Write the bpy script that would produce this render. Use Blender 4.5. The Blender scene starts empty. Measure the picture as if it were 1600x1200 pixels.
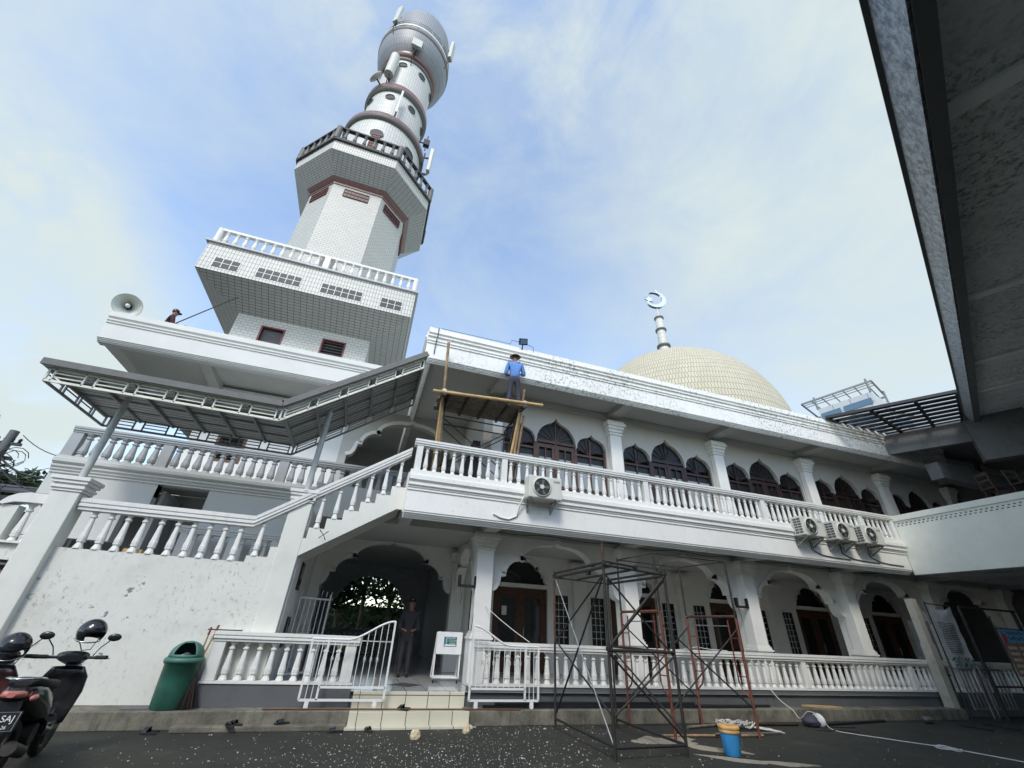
import bpy, bmesh, math, random
from mathutils import Vector, Matrix
random.seed(7)
S = bpy.context.scene
COL = S.collection
PI = math.pi
R_ = math.radians

# ------------------------------------------------------------------ camera, world, sun, exposure
cam_d = bpy.data.cameras.new("camera")
cam = bpy.data.objects.new("camera", cam_d)
COL.objects.link(cam)
cam_d.sensor_width = 36.0
cam_d.lens = 644.0 / 1600.0 * 36.0
cam_d.clip_start = 0.05
cam_d.clip_end = 3000
cam.matrix_world = (Matrix.Translation((0, 0, 1.6)) @ Matrix.Rotation(R_(-17.2), 4, 'Z')
                    @ Matrix.Rotation(R_(90 + 30.61), 4, 'X') @ Matrix.Rotation(R_(2.9), 4, 'Z'))
S.camera = cam
S.view_settings.view_transform = 'Standard'
S.view_settings.look = 'None'
S.view_settings.gamma = 1
S.view_settings.exposure = 1.3
S.render.engine = 'CYCLES'

SUN_EL, SUN_AZ = R_(46), R_(205)      # azimuth measured clockwise from +Y: behind the camera, a little to the left
W = bpy.data.worlds.new("World")
S.world = W
W.use_nodes = True
nt = W.node_tree
nt.nodes.clear()
out = nt.nodes.new('ShaderNodeOutputWorld')
sky = nt.nodes.new('ShaderNodeTexSky')
sky.sky_type = 'NISHITA'
sky.sun_disc = False
sky.sun_elevation = SUN_EL
sky.sun_rotation = SUN_AZ
sky.air_density = 1.0
sky.dust_density = 0.7
sky.ozone_density = 0.6
bg1 = nt.nodes.new('ShaderNodeBackground')
bg1.inputs[1].default_value = 0.15
nt.links.new(sky.outputs[0], bg1.inputs[0])
bg2 = nt.nodes.new('ShaderNodeBackground')
bg2.inputs[0].default_value = (0.88, 1.0, 1.0, 1)
bg2.inputs[1].default_value = 0.33
tc = nt.nodes.new('ShaderNodeTexCoord')
def wn(typ, **kw):
    x = nt.nodes.new(typ)
    for k, v in kw.items(): setattr(x, k, v)
    return x
def wmath(op, a, b=0.0, clamp=False):
    x = wn('ShaderNodeMath', operation=op, use_clamp=clamp)
    for i, v in ((0, a), (1, b)):
        if hasattr(v, 'links'): nt.links.new(v, x.inputs[i])
        else: x.inputs[i].default_value = v
    return x.outputs[0]
def wnoise(scale, detail, rough, loc, sc=(1, 1, 1.6), dist=0.4):
    mp = wn('ShaderNodeMapping')
    mp.inputs['Scale'].default_value = sc
    mp.inputs['Location'].default_value = loc
    nt.links.new(tc.outputs['Generated'], mp.inputs[0])
    n = wn('ShaderNodeTexNoise')
    n.inputs['Scale'].default_value = scale
    n.inputs['Detail'].default_value = detail
    n.inputs['Roughness'].default_value = rough
    n.inputs['Distortion'].default_value = dist
    nt.links.new(mp.outputs[0], n.inputs[0])
    return n.outputs[0]
def bank(d, c0, c1):
    """soft cloud bank round a compass direction in the sky"""
    v = wn('ShaderNodeVectorMath', operation='DOT_PRODUCT')
    nt.links.new(tc.outputs['Generated'], v.inputs[0])
    v.inputs[1].default_value = d
    m = wn('ShaderNodeMapRange', interpolation_type='SMOOTHSTEP')
    m.inputs['From Min'].default_value = c0
    m.inputs['From Max'].default_value = c1
    nt.links.new(v.outputs['Value'], m.inputs['Value'])
    return m.outputs[0]
wisp = wmath('SUBTRACT', wnoise(2.6, 10, 0.62, (0.4, 0.1, 0.2)), 0.5)
puff = wmath('SUBTRACT', wnoise(4.5, 10, 0.6, (1.3, 0.7, 0.4), (1, 1, 1.2)), 0.5)
fac = wmath('ADD', 0.22, wmath('MULTIPLY', wisp, 1.3))
fac = wmath('ADD', fac, wmath('MULTIPLY', bank((0.74, 0.14, 0.66), 0.68, 0.97), 0.62))
fac = wmath('ADD', fac, wmath('MULTIPLY', bank((-0.62, 0.12, 0.77), 0.80, 0.99), 0.38))
top = wmath('MULTIPLY', bank((-0.02, 0.16, 0.98), 0.86, 0.985), wmath('ADD', wmath('MULTIPLY', puff, 4.5), 0.35, True))
fac = wmath('ADD', fac, wmath('MULTIPLY', top, 0.62))
low = wmath('MULTIPLY', bank((-0.72, 0.62, 0.30), 0.90, 0.955), wmath('ADD', wmath('MULTIPLY', puff, 3.0), 0.9, True))
fac = wmath('ADD', fac, wmath('MULTIPLY', low, 0.7), True)
class _O: pass
r1 = _O(); r1.outputs = [fac]
mxs = nt.nodes.new('ShaderNodeMixShader')
nt.links.new(r1.outputs[0], mxs.inputs[0])
nt.links.new(bg1.outputs[0], mxs.inputs[1])
nt.links.new(bg2.outputs[0], mxs.inputs[2])
nt.links.new(mxs.outputs[0], out.inputs[0])

sd = bpy.data.lights.new("sun", 'SUN')
sd.energy = 0.80
sd.angle = R_(14)
sd.color = (1.0, 0.95, 0.86)
sun = bpy.data.objects.new("sun", sd)
COL.objects.link(sun)
sdir = Vector((math.sin(SUN_AZ) * math.cos(SUN_EL), math.cos(SUN_AZ) * math.cos(SUN_EL), math.sin(SUN_EL)))
sun.rotation_euler = (-sdir).to_track_quat('-Z', 'Y').to_euler()

# ------------------------------------------------------------------ materials
MATS = {}
class NB:
    def __init__(s, name):
        s.m = bpy.data.materials.new(name)
        s.m.use_nodes = True
        s.t = s.m.node_tree
        s.b = s.t.nodes['Principled BSDF']
        s.tc = s.t.nodes.new('ShaderNodeTexCoord')
    def n(s, typ, **kw):
        x = s.t.nodes.new(typ)
        for k, v in kw.items():
            if k in x.inputs: x.inputs[k].default_value = v
            else: setattr(x, k, v)
        return x
    def l(s, a, b): s.t.links.new(a, b)
    def map(s, scale=(1, 1, 1), src='Object', loc=(0, 0, 0), rot=(0, 0, 0)):
        m = s.n('ShaderNodeMapping')
        m.inputs['Scale'].default_value = scale
        m.inputs['Location'].default_value = loc
        m.inputs['Rotation'].default_value = rot
        s.l(s.tc.outputs[src], m.inputs[0])
        return m.outputs[0]
    def noise(s, vec, scale, detail=6, rough=0.55):
        x = s.n('ShaderNodeTexNoise')
        x.inputs['Scale'].default_value = scale
        x.inputs['Detail'].default_value = detail
        x.inputs['Roughness'].default_value = rough
        s.l(vec, x.inputs[0])
        return x.outputs[0]
    def ramp(s, fac, stops):
        x = s.n('ShaderNodeValToRGB')
        el = x.color_ramp.elements
        while len(el) < len(stops): el.new(0.5)
        for e_, (p, c) in zip(el, stops):
            e_.position = p
            e_.color = (c, c, c, 1) if isinstance(c, (int, float)) else tuple(c) + (1,)
        s.l(fac, x.inputs[0])
        return x.outputs[0]
    def mix(s, fac, a, b, mode='MIX'):
        x = s.n('ShaderNodeMixRGB', blend_type=mode)
        for i, v in ((0, fac), (1, a), (2, b)):
            if hasattr(v, 'is_output') or hasattr(v, 'links'): s.l(v, x.inputs[i])
            elif isinstance(v, (int, float)): x.inputs[i].default_value = v if i == 0 else (v, v, v, 1)
            else: x.inputs[i].default_value = tuple(v) + (1,)
        return x.outputs[0]
    def math(s, op, a, b=0.0):
        x = s.n('ShaderNodeMath', operation=op)
        for i, v in ((0, a), (1, b)):
            if hasattr(v, 'links'): s.l(v, x.inputs[i])
            else: x.inputs[i].default_value = v
        return x.outputs[0]
    def bump(s, h, strength=0.3, dist=0.02):
        x = s.n('ShaderNodeBump')
        x.inputs['Strength'].default_value = strength
        x.inputs['Distance'].default_value = dist
        s.l(h, x.inputs['Height'])
        s.l(x.outputs[0], s.b.inputs['Normal'])
    def done(s, col=None, rough=0.6, metal=0.0, spec=None):
        if col is not None:
            if hasattr(col, 'links'): s.l(col, s.b.inputs['Base Color'])
            else: s.b.inputs['Base Color'].default_value = tuple(col) + (1,)
        if hasattr(rough, 'links'): s.l(rough, s.b.inputs['Roughness'])
        else: s.b.inputs['Roughness'].default_value = rough
        s.b.inputs['Metallic'].default_value = metal
        if spec is not None: s.b.inputs['Specular IOR Level'].default_value = spec
        MATS[s.m.name] = s.m
        return s.m

def plain(name, col, rough=0.6, metal=0.0, var=0.12, scale=6.0, bump=0.0):
    b = NB(name)
    v = b.map()
    n = b.noise(v, scale)
    dark = tuple(c * (1 - var) for c in col)
    lite = tuple(min(1, c * (1 + var)) for c in col)
    c = b.mix(b.ramp(n, [(0.3, 0), (0.7, 1)]), dark, lite)
    if bump: b.bump(b.noise(v, scale * 6), bump, 0.01)
    return b.done(c, rough, metal)

def paint(name, base, grime=0.3, specks=0.0, streaks=0.0, peel=0.0, scale=1.0, peelcol=(0.16, 0.17, 0.17), specpos=0.6):
    """aged masonry paint: broad tone drift, grime patches, mildew specks, run-down streaks, flaked spots"""
    b = NB(name)
    v = b.map()
    broad = b.noise(v, 0.7 * scale, 5, 0.6)
    c = b.mix(b.ramp(broad, [(0.35, 0), (0.7, 1)]), tuple(x * 0.9 for x in base), base)
    g = b.ramp(b.noise(v, 2.3 * scale, 9, 0.68), [(0.50, 0), (0.78, 1)])
    c = b.mix(b.math('MULTIPLY', g, grime), c, tuple(x * k for x, k in zip(base, (0.45, 0.46, 0.44))))
    if streaks:
        vs = b.map(scale=(3.2, 3.2, 0.45))
        st = b.ramp(b.noise(vs, 2.6, 8, 0.66), [(0.54, 0), (0.72, 1)])
        c = b.mix(b.math('MULTIPLY', st, streaks), c, tuple(x * 0.42 for x in base))
    if specks:
        area = b.ramp(b.noise(b.map(loc=(3, 1, 5)), 0.55, 4, 0.6), [(0.36, 0), (0.56, 1)])
        sp = b.ramp(b.noise(b.map(scale=(1, 1, 0.7)), 13.0, 9, 0.78), [(specpos - .06, 0), (specpos + .05, 1)])
        f = b.math('MULTIPLY', area, sp)
        c = b.mix(b.math('MULTIPLY', f, specks), c, (0.12, 0.13, 0.12))
    if peel:
        area = b.ramp(b.noise(b.map(loc=(1, 7, 2)), 0.42, 3, 0.6), [(0.5, 0), (0.6, 1)])
        sp = b.ramp(b.noise(v, 5.5, 7, 0.7), [(0.62, 0), (0.64, 1)])
        f = b.math('MULTIPLY', area, sp)
        c = b.mix(b.math('MULTIPLY', f, peel), c, peelcol)
    b.bump(b.noise(v, 28 * scale, 8, 0.65), 0.12, 0.01)
    return b.done(c, 0.62)

def tiles(name, col, grout, w, h, mortar=0.006, offset=0.5, rough=0.28, var=0.08, grime=0.25, wear=None):
    b = NB(name)
    br = b.n('ShaderNodeTexBrick')
    br.offset = offset
    br.inputs['Scale'].default_value = 1.0
    br.inputs['Brick Width'].default_value = w
    br.inputs['Row Height'].default_value = h
    br.inputs['Mortar Size'].default_value = mortar
    br.inputs['Mortar Smooth'].default_value = 0.1
    br.inputs['Color1'].default_value = tuple(col) + (1,)
    br.inputs['Color2'].default_value = tuple(x * (1 - var) for x in col) + (1,)
    br.inputs['Mortar'].default_value = tuple(grout) + (1,)
    b.l(b.tc.outputs['UV'], br.inputs['Vector'])
    v = b.map()
    g = b.ramp(b.noise(v, 0.9, 8, 0.65), [(0.45, 0), (0.75, 1)])
    c = b.mix(b.math('MULTIPLY', g, grime), br.outputs['Color'], wear or tuple(x * 0.6 for x in col))
    b.bump(br.outputs['Fac'], -0.25, 0.004)
    return b.done(c, rough)

WH = (0.79, 0.785, 0.735)
paint('white_paint', WH, 0.16)
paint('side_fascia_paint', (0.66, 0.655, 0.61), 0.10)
paint('white_trim', (0.79, 0.785, 0.735), 0.16, specks=0.35, streaks=0.22, specpos=0.63, scale=1.6)
paint('roof_fascia_paint', (0.84, 0.835, 0.78), 0.16, specks=0.8, streaks=0.24, specpos=0.565)
paint('balcony_fascia_paint', (0.86, 0.85, 0.79), 0.08, specks=0.3, streaks=0.10, specpos=0.62)
paint('peeling_paint', (0.74, 0.74, 0.67), 0.30, specks=0.7, streaks=0.08, peel=0.9, specpos=0.60)
paint('pillar_paint', (0.75, 0.755, 0.68), 0.22, specks=0.30, streaks=0.08, specpos=0.64)
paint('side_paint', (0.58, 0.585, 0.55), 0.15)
paint('shaded_rail_paint', (0.36, 0.375, 0.37), 0.2)  # rail white darkened: shade under the canopy is put into the colour
paint('wing_paint', (0.84, 0.85, 0.75), 0.2, specks=0.35, specpos=0.66)
paint('plinth_paint', (0.115, 0.122, 0.126), 0.35, scale=1.4)
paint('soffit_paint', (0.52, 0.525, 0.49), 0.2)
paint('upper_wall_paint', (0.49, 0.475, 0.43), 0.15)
paint('stained_concrete', (0.74, 0.75, 0.75), 0.8, specks=0.9, peel=0.6, peelcol=(0.05, 0.05, 0.05), specpos=0.55)
paint('ceiling_strip', (0.88, 0.88, 0.88), 0.3)
paint('grey_beam', (0.50, 0.51, 0.52), 0.4)
paint('dark_concrete', (0.17, 0.175, 0.18), 0.7, streaks=0.7)  # dark grey concrete with still darker streaks
paint('post_concrete', (0.50, 0.47, 0.38), 0.6, specks=0.6, streaks=0.2, scale=2)
plain('inner_wall', (0.42, 0.43, 0.43), 0.7)
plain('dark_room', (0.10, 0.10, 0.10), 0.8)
plain('black_metal', (0.022, 0.023, 0.026), 0.42, 0.2)
plain('dark_steel', (0.040, 0.037, 0.034), 0.6, 0.4, var=0.3, scale=14)
plain('rusty_steel', (0.085, 0.045, 0.032), 0.7, 0.2, var=0.5, scale=16)
plain('red_steel', (0.20, 0.065, 0.042), 0.55, 0.2, var=0.35, scale=14)
plain('bar_steel', (0.34, 0.34, 0.34), 0.4, 0.7, var=0.3)
plain('white_metal', (0.74, 0.74, 0.72), 0.4, var=0.06)
plain('cream_metal', (0.70, 0.69, 0.58), 0.45, var=0.18, scale=3)
plain('pole_paint', (0.48, 0.49, 0.46), 0.45, var=0.12)
plain('rafter_steel', (0.26, 0.265, 0.26), 0.5, 0.3)
plain('brown_wood', (0.070, 0.032, 0.018), 0.45, var=0.3, scale=9)
plain('dark_wood', (0.030, 0.017, 0.013), 0.45, var=0.3, scale=9)
plain('plank_wood', (0.16, 0.135, 0.10), 0.8, var=0.4, scale=8)
plain('bamboo', (0.52, 0.34, 0.15), 0.5, var=0.25, scale=5)
plain('old_bamboo', (0.30, 0.20, 0.105), 0.6, var=0.4, scale=6)
plain('rope', (0.55, 0.53, 0.47), 0.8)
plain('cream_plastic', (0.60, 0.60, 0.52), 0.5, var=0.06)
plain('antenna_shell', (0.55, 0.57, 0.51), 0.5, var=0.08)
plain('fan_grey', (0.13, 0.13, 0.12), 0.6)
plain('green_plastic', (0.022, 0.095, 0.065), 0.42, var=0.25, scale=5)
plain('green_lid', (0.05, 0.15, 0.115), 0.5, var=0.2, scale=5)
plain('black_plastic', (0.012, 0.013, 0.015), 0.22, var=0.3)
plain('black_rubber', (0.018, 0.018, 0.018), 0.8)
plain('scooter_paint', (0.020, 0.020, 0.022), 0.14, var=0.2)
plain('scooter_maroon', (0.07, 0.022, 0.022), 0.2, var=0.2)
plain('lamp_lens', (0.55, 0.20, 0.17), 0.15)
plain('chrome', (0.55, 0.56, 0.57), 0.2, 1.0)
plain('blue_shirt', (0.10, 0.23, 0.52), 0.8, var=0.15, scale=12)
plain('dark_trousers', (0.035, 0.036, 0.055), 0.85)
plain('dark_clothes', (0.028, 0.026, 0.03), 0.85)
plain('maroon_shirt', (0.05, 0.018, 0.022), 0.85)
plain('skin', (0.24, 0.115, 0.07), 0.55, var=0.08)
plain('hat_cloth', (0.40, 0.36, 0.28), 0.85)
plain('hair', (0.012, 0.010, 0.009), 0.6)
plain('blue_bucket', (0.045, 0.30, 0.66), 0.4, var=0.1)
plain('orange_bucket', (0.62, 0.36, 0.13), 0.5, var=0.25, scale=9)
plain('cream_stone', (0.60, 0.50, 0.33), 0.85, var=0.25, scale=14, bump=0.4)
plain('cardboard', (0.40, 0.27, 0.13), 0.85, var=0.2)
plain('sand', (0.30, 0.265, 0.205), 0.95, var=0.2, scale=20, bump=0.4)
plain('flake', (0.50, 0.50, 0.46), 0.7)
plain('paper', (0.70, 0.70, 0.66), 0.7, var=0.03)
plain('bag_cloth', (0.05, 0.052, 0.07), 0.7)
plain('cable_black', (0.015, 0.015, 0.015), 0.6)
plain('cable_white', (0.60, 0.60, 0.57), 0.6)
plain('red_grille', (0.17, 0.04, 0.03), 0.6)
plain('red_frame', (0.16, 0.03, 0.03), 0.5)
plain('maroon_tile', (0.20, 0.115, 0.105), 0.35, var=0.2)
plain('leaf_dark', (0.030, 0.058, 0.018), 0.6, var=0.4, scale=3)
plain('leaf_light', (0.075, 0.13, 0.035), 0.6, var=0.3, scale=3)
plain('bark', (0.09, 0.07, 0.05), 0.9, var=0.3)
plain('roof_tile_dark', (0.055, 0.055, 0.058), 0.7, var=0.3)
plain('sticker_teal', (0.02, 0.13, 0.18), 0.5, var=0.05)
plain('sticker_white', (0.70, 0.75, 0.75), 0.5, var=0.03)
plain('sticker_yellow', (0.52, 0.56, 0.16), 0.5, var=0.03)
plain('banner_blue', (0.12, 0.30, 0.52), 0.55, var=0.25, scale=6)
plain('banner_red', (0.35, 0.06, 0.07), 0.6)
plain('banner_brown', (0.22, 0.13, 0.10), 0.6, var=0.3, scale=8)
plain('banner_cream', (0.45, 0.42, 0.33), 0.6)
plain('tower_block_white', (0.66, 0.68, 0.70), 0.7, var=0.08, scale=0.05)
plain('silver', (0.62, 0.64, 0.66), 0.25, 0.9)
plain('orange_wood', (0.12, 0.06, 0.03), 0.6)
plain('shaded_furniture_wood', (0.045, 0.028, 0.018), 0.6)  # darker copy of the wood, terrace shade put into its colour

# glass
def glass(name, col, rough=0.06, spec=0.6):
    b = NB(name)
    n = b.noise(b.map(), 1.6)
    b.bump(n, 0.03, 0.02)
    return b.done(col, rough, 0.0, spec)
glass('dark_glass', (0.012, 0.014, 0.017))
glass('block_glass', (0.10, 0.18, 0.26), 0.1)
glass('window_glass', (0.016, 0.017, 0.018), 0.3, 0.25)
glass('curtain_glass', (0.27, 0.29, 0.29), 0.25, 0.4)
glass('glass_block', (0.055, 0.058, 0.058), 0.5, 0.3)

tiles('white_wall_tile', (0.60, 0.60, 0.55), (0.10, 0.105, 0.10), 0.115, 0.22, 0.008, 0.0, rough=.5, grime=0.18)
tiles('white_brick_tile', (0.52, 0.52, 0.475), (0.15, 0.155, 0.15), 0.24, 0.12, 0.007, 0.5, rough=.5, grime=0.2)
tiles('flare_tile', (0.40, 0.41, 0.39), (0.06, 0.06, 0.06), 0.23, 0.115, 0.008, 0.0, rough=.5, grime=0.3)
tiles('grey_ring_tile', (0.30, 0.32, 0.34), (0.10, 0.10, 0.11), 0.14, 0.5, 0.012, 0.0, rough=.5, grime=0.3)
tiles('white_column_tile', (0.64, 0.645, 0.60), (0.30, 0.31, 0.30), 0.16, 0.45, 0.010, 0.0, rough=.5, grime=0.2)
tiles('dome_tile', (0.55, 0.51, 0.385), (0.22, 0.20, 0.15), 0.21, 0.52, 0.020, 0.5, rough=.75, grime=0.5, wear=(0.36, 0.32, 0.23))
tiles('step_tile', (0.62, 0.59, 0.47), (0.06, 0.055, 0.05), 0.42, 0.42, 0.007, 0.0, rough=0.3, grime=0.3)
tiles('porch_tile', (0.50, 0.51, 0.49), (0.05, 0.05, 0.05), 0.42, 0.42, 0.006, 0.0, rough=0.10, grime=0.2)
tiles('block_wall', (0.55, 0.57, 0.58), (0.33, 0.35, 0.37), 3.2, 2.2, 0.12, 0.0, grime=0.2)

# corrugated sheet for the canopy
b = NB('corrugated_sheet')
wv = b.n('ShaderNodeTexWave', wave_type='BANDS', bands_direction='Y')
wv.inputs['Scale'].default_value = 2.2
b.l(b.tc.outputs['UV'], wv.inputs[0])
c = b.mix(wv.outputs['Color'], (0.20, 0.205, 0.20), (0.52, 0.53, 0.51))
c = b.mix(b.math('MULTIPLY', b.ramp(b.noise(b.map(), 1.5, 8), [(0.45, 0), (0.75, 1)]), 0.45), c, (0.15, 0.14, 0.12))
b.bump(wv.outputs['Fac'], 0.6, 0.03)
b.done(c, 0.5, 0.25)
# galvanised gutter
b = NB('galvanised')
vo = b.n('ShaderNodeTexVoronoi')
vo.inputs['Scale'].default_value = 16
b.l(b.map(scale=(1, 1, 2)), vo.inputs[0])
c = b.mix(vo.outputs['Color'], (0.20, 0.24, 0.29), (0.50, 0.55, 0.62))
n = b.ramp(b.noise(b.map(scale=(1, 1, 2.5)), 9, 9, 0.75), [(0.40, 0), (0.60, 1)])
c = b.mix(n, (0.17, 0.20, 0.24), (0.50, 0.55, 0.60))
b.done(c, 0.45, 0.35)
# slatted translucent roof
b = NB('asphalt')
v = b.map()
n = b.noise(v, 0.35, 6, 0.6)
c = b.mix(b.ramp(n, [(0.35, 0), (0.68, 1)]), (0.016, 0.017, 0.012), (0.030, 0.030, 0.021))
n2 = b.noise(v, 90, 3, 0.6)
c = b.mix(b.ramp(n2, [(0.45, 0), (0.75, 0.5)]), c, (0.065, 0.064, 0.055))
n3 = b.ramp(b.noise(b.map(loc=(4, 2, 0)), 1.1, 8, 0.7), [(0.55, 0), (0.72, 1)])
c = b.mix(b.math('MULTIPLY', n3, 0.7), c, (0.075, 0.070, 0.052))
cr = b.n('ShaderNodeTexVoronoi', feature='DISTANCE_TO_EDGE')
cr.inputs['Scale'].default_value = 0.8
wv_ = b.n('ShaderNodeVectorMath', operation='ADD')
nz = b.n('ShaderNodeTexNoise'); nz.inputs['Scale'].default_value = 2.5; nz.inputs['Detail'].default_value = 6
b.l(v, nz.inputs[0]); b.l(v, wv_.inputs[0]); b.l(nz.outputs['Color'], wv_.inputs[1]); b.l(wv_.outputs[0], cr.inputs[0])
c = b.mix(b.ramp(cr.outputs['Distance'], [(0.0, 0.75), (0.018, 0)]), c, (0.008, 0.008, 0.007))
n4 = b.ramp(b.noise(b.map(scale=(0.5, 3.0, 1)), 1.4, 7, 0.65), [(0.52, 0), (0.66, 1)])
c = b.mix(b.math('MULTIPLY', n4, 0.45), c, (0.012, 0.012, 0.010))
b.bump(n2, 0.5, 0.01)
b.done(c, b.ramp(n, [(0.3, 0.62), (0.6, 0.85)]))
b = NB('curb_concrete')
v = b.map()
n = b.noise(v, 1.8, 8, 0.7)
c = b.mix(b.ramp(n, [(0.35, 0), (0.65, 1)]), (0.075, 0.07, 0.055), (0.24, 0.225, 0.175))
st = b.ramp(b.noise(b.map(scale=(6, 1, 0.8)), 3, 8, 0.7), [(0.5, 0), (0.68, 1)])
c = b.mix(b.math('MULTIPLY', st, 0.6), c, (0.05, 0.052, 0.042))
b.bump(b.noise(v, 22, 8, 0.7), 0.5, 0.02)
b.done(c, 0.9)

# ------------------------------------------------------------------ mesh builder and object helpers
BASE = {}
def V(*a): return Vector(a)

class MB:
    def __init__(s):
        s.v, s.f, s.uv, s.sm = [], [], {}, set()
    def add(s, verts, faces, uvs=None, smooth=False):
        o = len(s.v)
        s.v += [Vector(p) for p in verts]
        for i, f in enumerate(faces):
            k = len(s.f)
            s.f.append(tuple(o + j for j in f))
            if uvs: s.uv[k] = uvs[i]
            if smooth: s.sm.add(k)
        return s
    def box(s, a, b):
        x0, y0, z0 = [min(p, q) for p, q in zip(a, b)]
        x1, y1, z1 = [max(p, q) for p, q in zip(a, b)]
        return s.add([(x0, y0, z0), (x1, y0, z0), (x1, y1, z0), (x0, y1, z0), (x0, y0, z1), (x1, y0, z1), (x1, y1, z1), (x0, y1, z1)],
                     [(0, 3, 2, 1), (4, 5, 6, 7), (0, 1, 5, 4), (1, 2, 6, 5), (2, 3, 7, 6), (3, 0, 4, 7)])
    def hexa(s, p):   # eight corners, bottom four then top four
        return s.add(p, [(0, 3, 2, 1), (4, 5, 6, 7), (0, 1, 5, 4), (1, 2, 6, 5), (2, 3, 7, 6), (3, 0, 4, 7)])
    def bar(s, p, q, w, h=None, up=(0, 0, 1)):
        p, q = Vector(p), Vector(q)
        h = h or w
        d = (q - p).normalized()
        u = Vector(up)
        if abs(d.dot(u)) > 0.98: u = Vector((0, 1, 0))
        x = d.cross(u).normalized() * w / 2
        y = x.cross(d).normalized() * h / 2
        return s.hexa([p - x - y, p + x - y, p + x + y, p - x + y, q - x - y, q + x - y, q + x + y, q - x + y])
    def cyl(s, p, q, r0, r1=None, n=10, cap=True, smooth=True):
        p, q = Vector(p), Vector(q)
        r1 = r0 if r1 is None else r1
        d = (q - p).normalized()
        u = Vector((0, 0, 1)) if abs(d.z) < 0.95 else Vector((1, 0, 0))
        x = d.cross(u).normalized()
        y = d.cross(x).normalized()
        vs = []
        for c, r in ((p, r0), (q, r1)):
            vs += [c + (x * math.cos(2 * PI * i / n) + y * math.sin(2 * PI * i / n)) * r for i in range(n)]
        s.add(vs, [(i, (i + 1) % n, n + (i + 1) % n, n + i) for i in range(n)], smooth=smooth)
        if cap:
            s.add(vs, [tuple(range(n))[::-1], tuple(range(n, 2 * n))])
        return s
    def tube(s, pts, r, n=6):
        pts = [Vector(p) for p in pts]
        rings = []
        for i, p in enumerate(pts):
            d = (pts[min(i + 1, len(pts) - 1)] - pts[max(i - 1, 0)]).normalized()
            u = Vector((0, 0, 1)) if abs(d.z) < 0.9 else Vector((0, 1, 0))
            x = d.cross(u).normalized()
            y = d.cross(x)
            rr = r[i] if isinstance(r, (list, tuple)) else r
            rings.append([p + (x * math.cos(2 * PI * k / n) + y * math.sin(2 * PI * k / n)) * rr for k in range(n)])
        vs = [v for g in rings for v in g]
        fs = [(i * n + k, i * n + (k + 1) % n, (i + 1) * n + (k + 1) % n, (i + 1) * n + k) for i in range(len(pts) - 1) for k in range(n)]
        s.add(vs, fs, smooth=True)
        s.add(vs, [tuple(range(n))[::-1], tuple(range(len(vs) - n, len(vs)))])
        return s
    def lathe(s, prof, c=(0, 0, 0), n=24, a0=0.0, a1=2 * PI, smooth=True, axis=None, shape=None, ulen=None):
        """prof: (r, z) pairs; UVs run round (metres) and along the profile"""
        c = Vector(c)
        closed = abs(a1 - a0 - 2 * PI) < 1e-6
        m = n if closed else n + 1
        M = Matrix.Identity(3)
        if axis is not None: M = Vector((0, 0, 1)).rotation_difference(Vector(axis)).to_matrix()
        vs, L = [], [0.0]
        for i, (r, z) in enumerate(prof):
            if i: L.append(L[-1] + math.hypot(r - prof[i - 1][0], z - prof[i - 1][1]))
            for k in range(m):
                a = a0 + (a1 - a0) * k / n
                q = shape[k] if shape else (math.cos(a), math.sin(a))
                vs.append(c + M @ Vector((r * q[0], r * q[1], z)))
        fs, uvs = [], []
        R0 = ulen or max(p[0] for p in prof)
        for i in range(len(prof) - 1):
            for k in range(n):
                k2 = (k + 1) % m
                fs.append((i * m + k, i * m + k2, (i + 1) * m + k2, (i + 1) * m + k))
                u0, u1 = R0 * (a1 - a0) * k / n, R0 * (a1 - a0) * (k + 1) / n
                uvs.append([(u0, L[i]), (u1, L[i]), (u1, L[i + 1]), (u0, L[i + 1])])
        s.add(vs, fs, uvs, smooth)
        return s
    def prism(s, poly, axis, a, b):
        n = len(poly)
        def P(p, t):
            return {'x': (t, p[0], p[1]), 'y': (p[0], t, p[1]), 'z': (p[0], p[1], t)}[axis]
        vs = [P(p, a) for p in poly] + [P(p, b) for p in poly]
        tri = bpy_tess(poly)
        fs = [t for t in tri] + [tuple(n + j for j in t[::-1]) for t in tri] + [(i, (i + 1) % n, n + (i + 1) % n, n + i) for i in range(n)]
        return s.add(vs, fs)
    def strip(s, inner, outer, axis, a, b):
        """raised moulding between two matching open curves"""
        n = len(inner)
        def P(p, t):
            return {'x': (t, p[0], p[1]), 'y': (p[0], t, p[1]), 'z': (p[0], p[1], t)}[axis]
        vs = [P(p, a) for p in inner] + [P(p, a) for p in outer] + [P(p, b) for p in inner] + [P(p, b) for p in outer]
        fs = []
        for i in range(n - 1):
            fs += [(i, i + 1, n + i + 1, n + i), (2 * n + i, 2 * n + i + 1, 3 * n + i + 1, 3 * n + i)[::-1],
                   (i, i + 1, 2 * n + i + 1, 2 * n + i)[::-1], (n + i, n + i + 1, 3 * n + i + 1, 3 * n + i)]
        for i in (0, n - 1):
            fs.append((i, n + i, 3 * n + i, 2 * n + i))
        return s.add(vs, fs)
    def ball(s, c, r, n=12, m=8):
        rx, ry, rz = (r, r, r) if isinstance(r, (int, float)) else r
        c = Vector(c)
        vs = [c + Vector((0, 0, -rz))]
        for i in range(1, m):
            t = -PI / 2 + PI * i / m
            vs += [c + Vector((rx * math.cos(t) * math.cos(2 * PI * k / n), ry * math.cos(t) * math.sin(2 * PI * k / n), rz * math.sin(t))) for k in range(n)]
        vs.append(c + Vector((0, 0, rz)))
        fs = [(0, 1 + (k + 1) % n, 1 + k) for k in range(n)]
        for i in range(m - 2):
            fs += [(1 + i * n + k, 1 + i * n + (k + 1) % n, 1 + (i + 1) * n + (k + 1) % n, 1 + (i + 1) * n + k) for k in range(n)]
        t = len(vs) - 1
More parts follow.
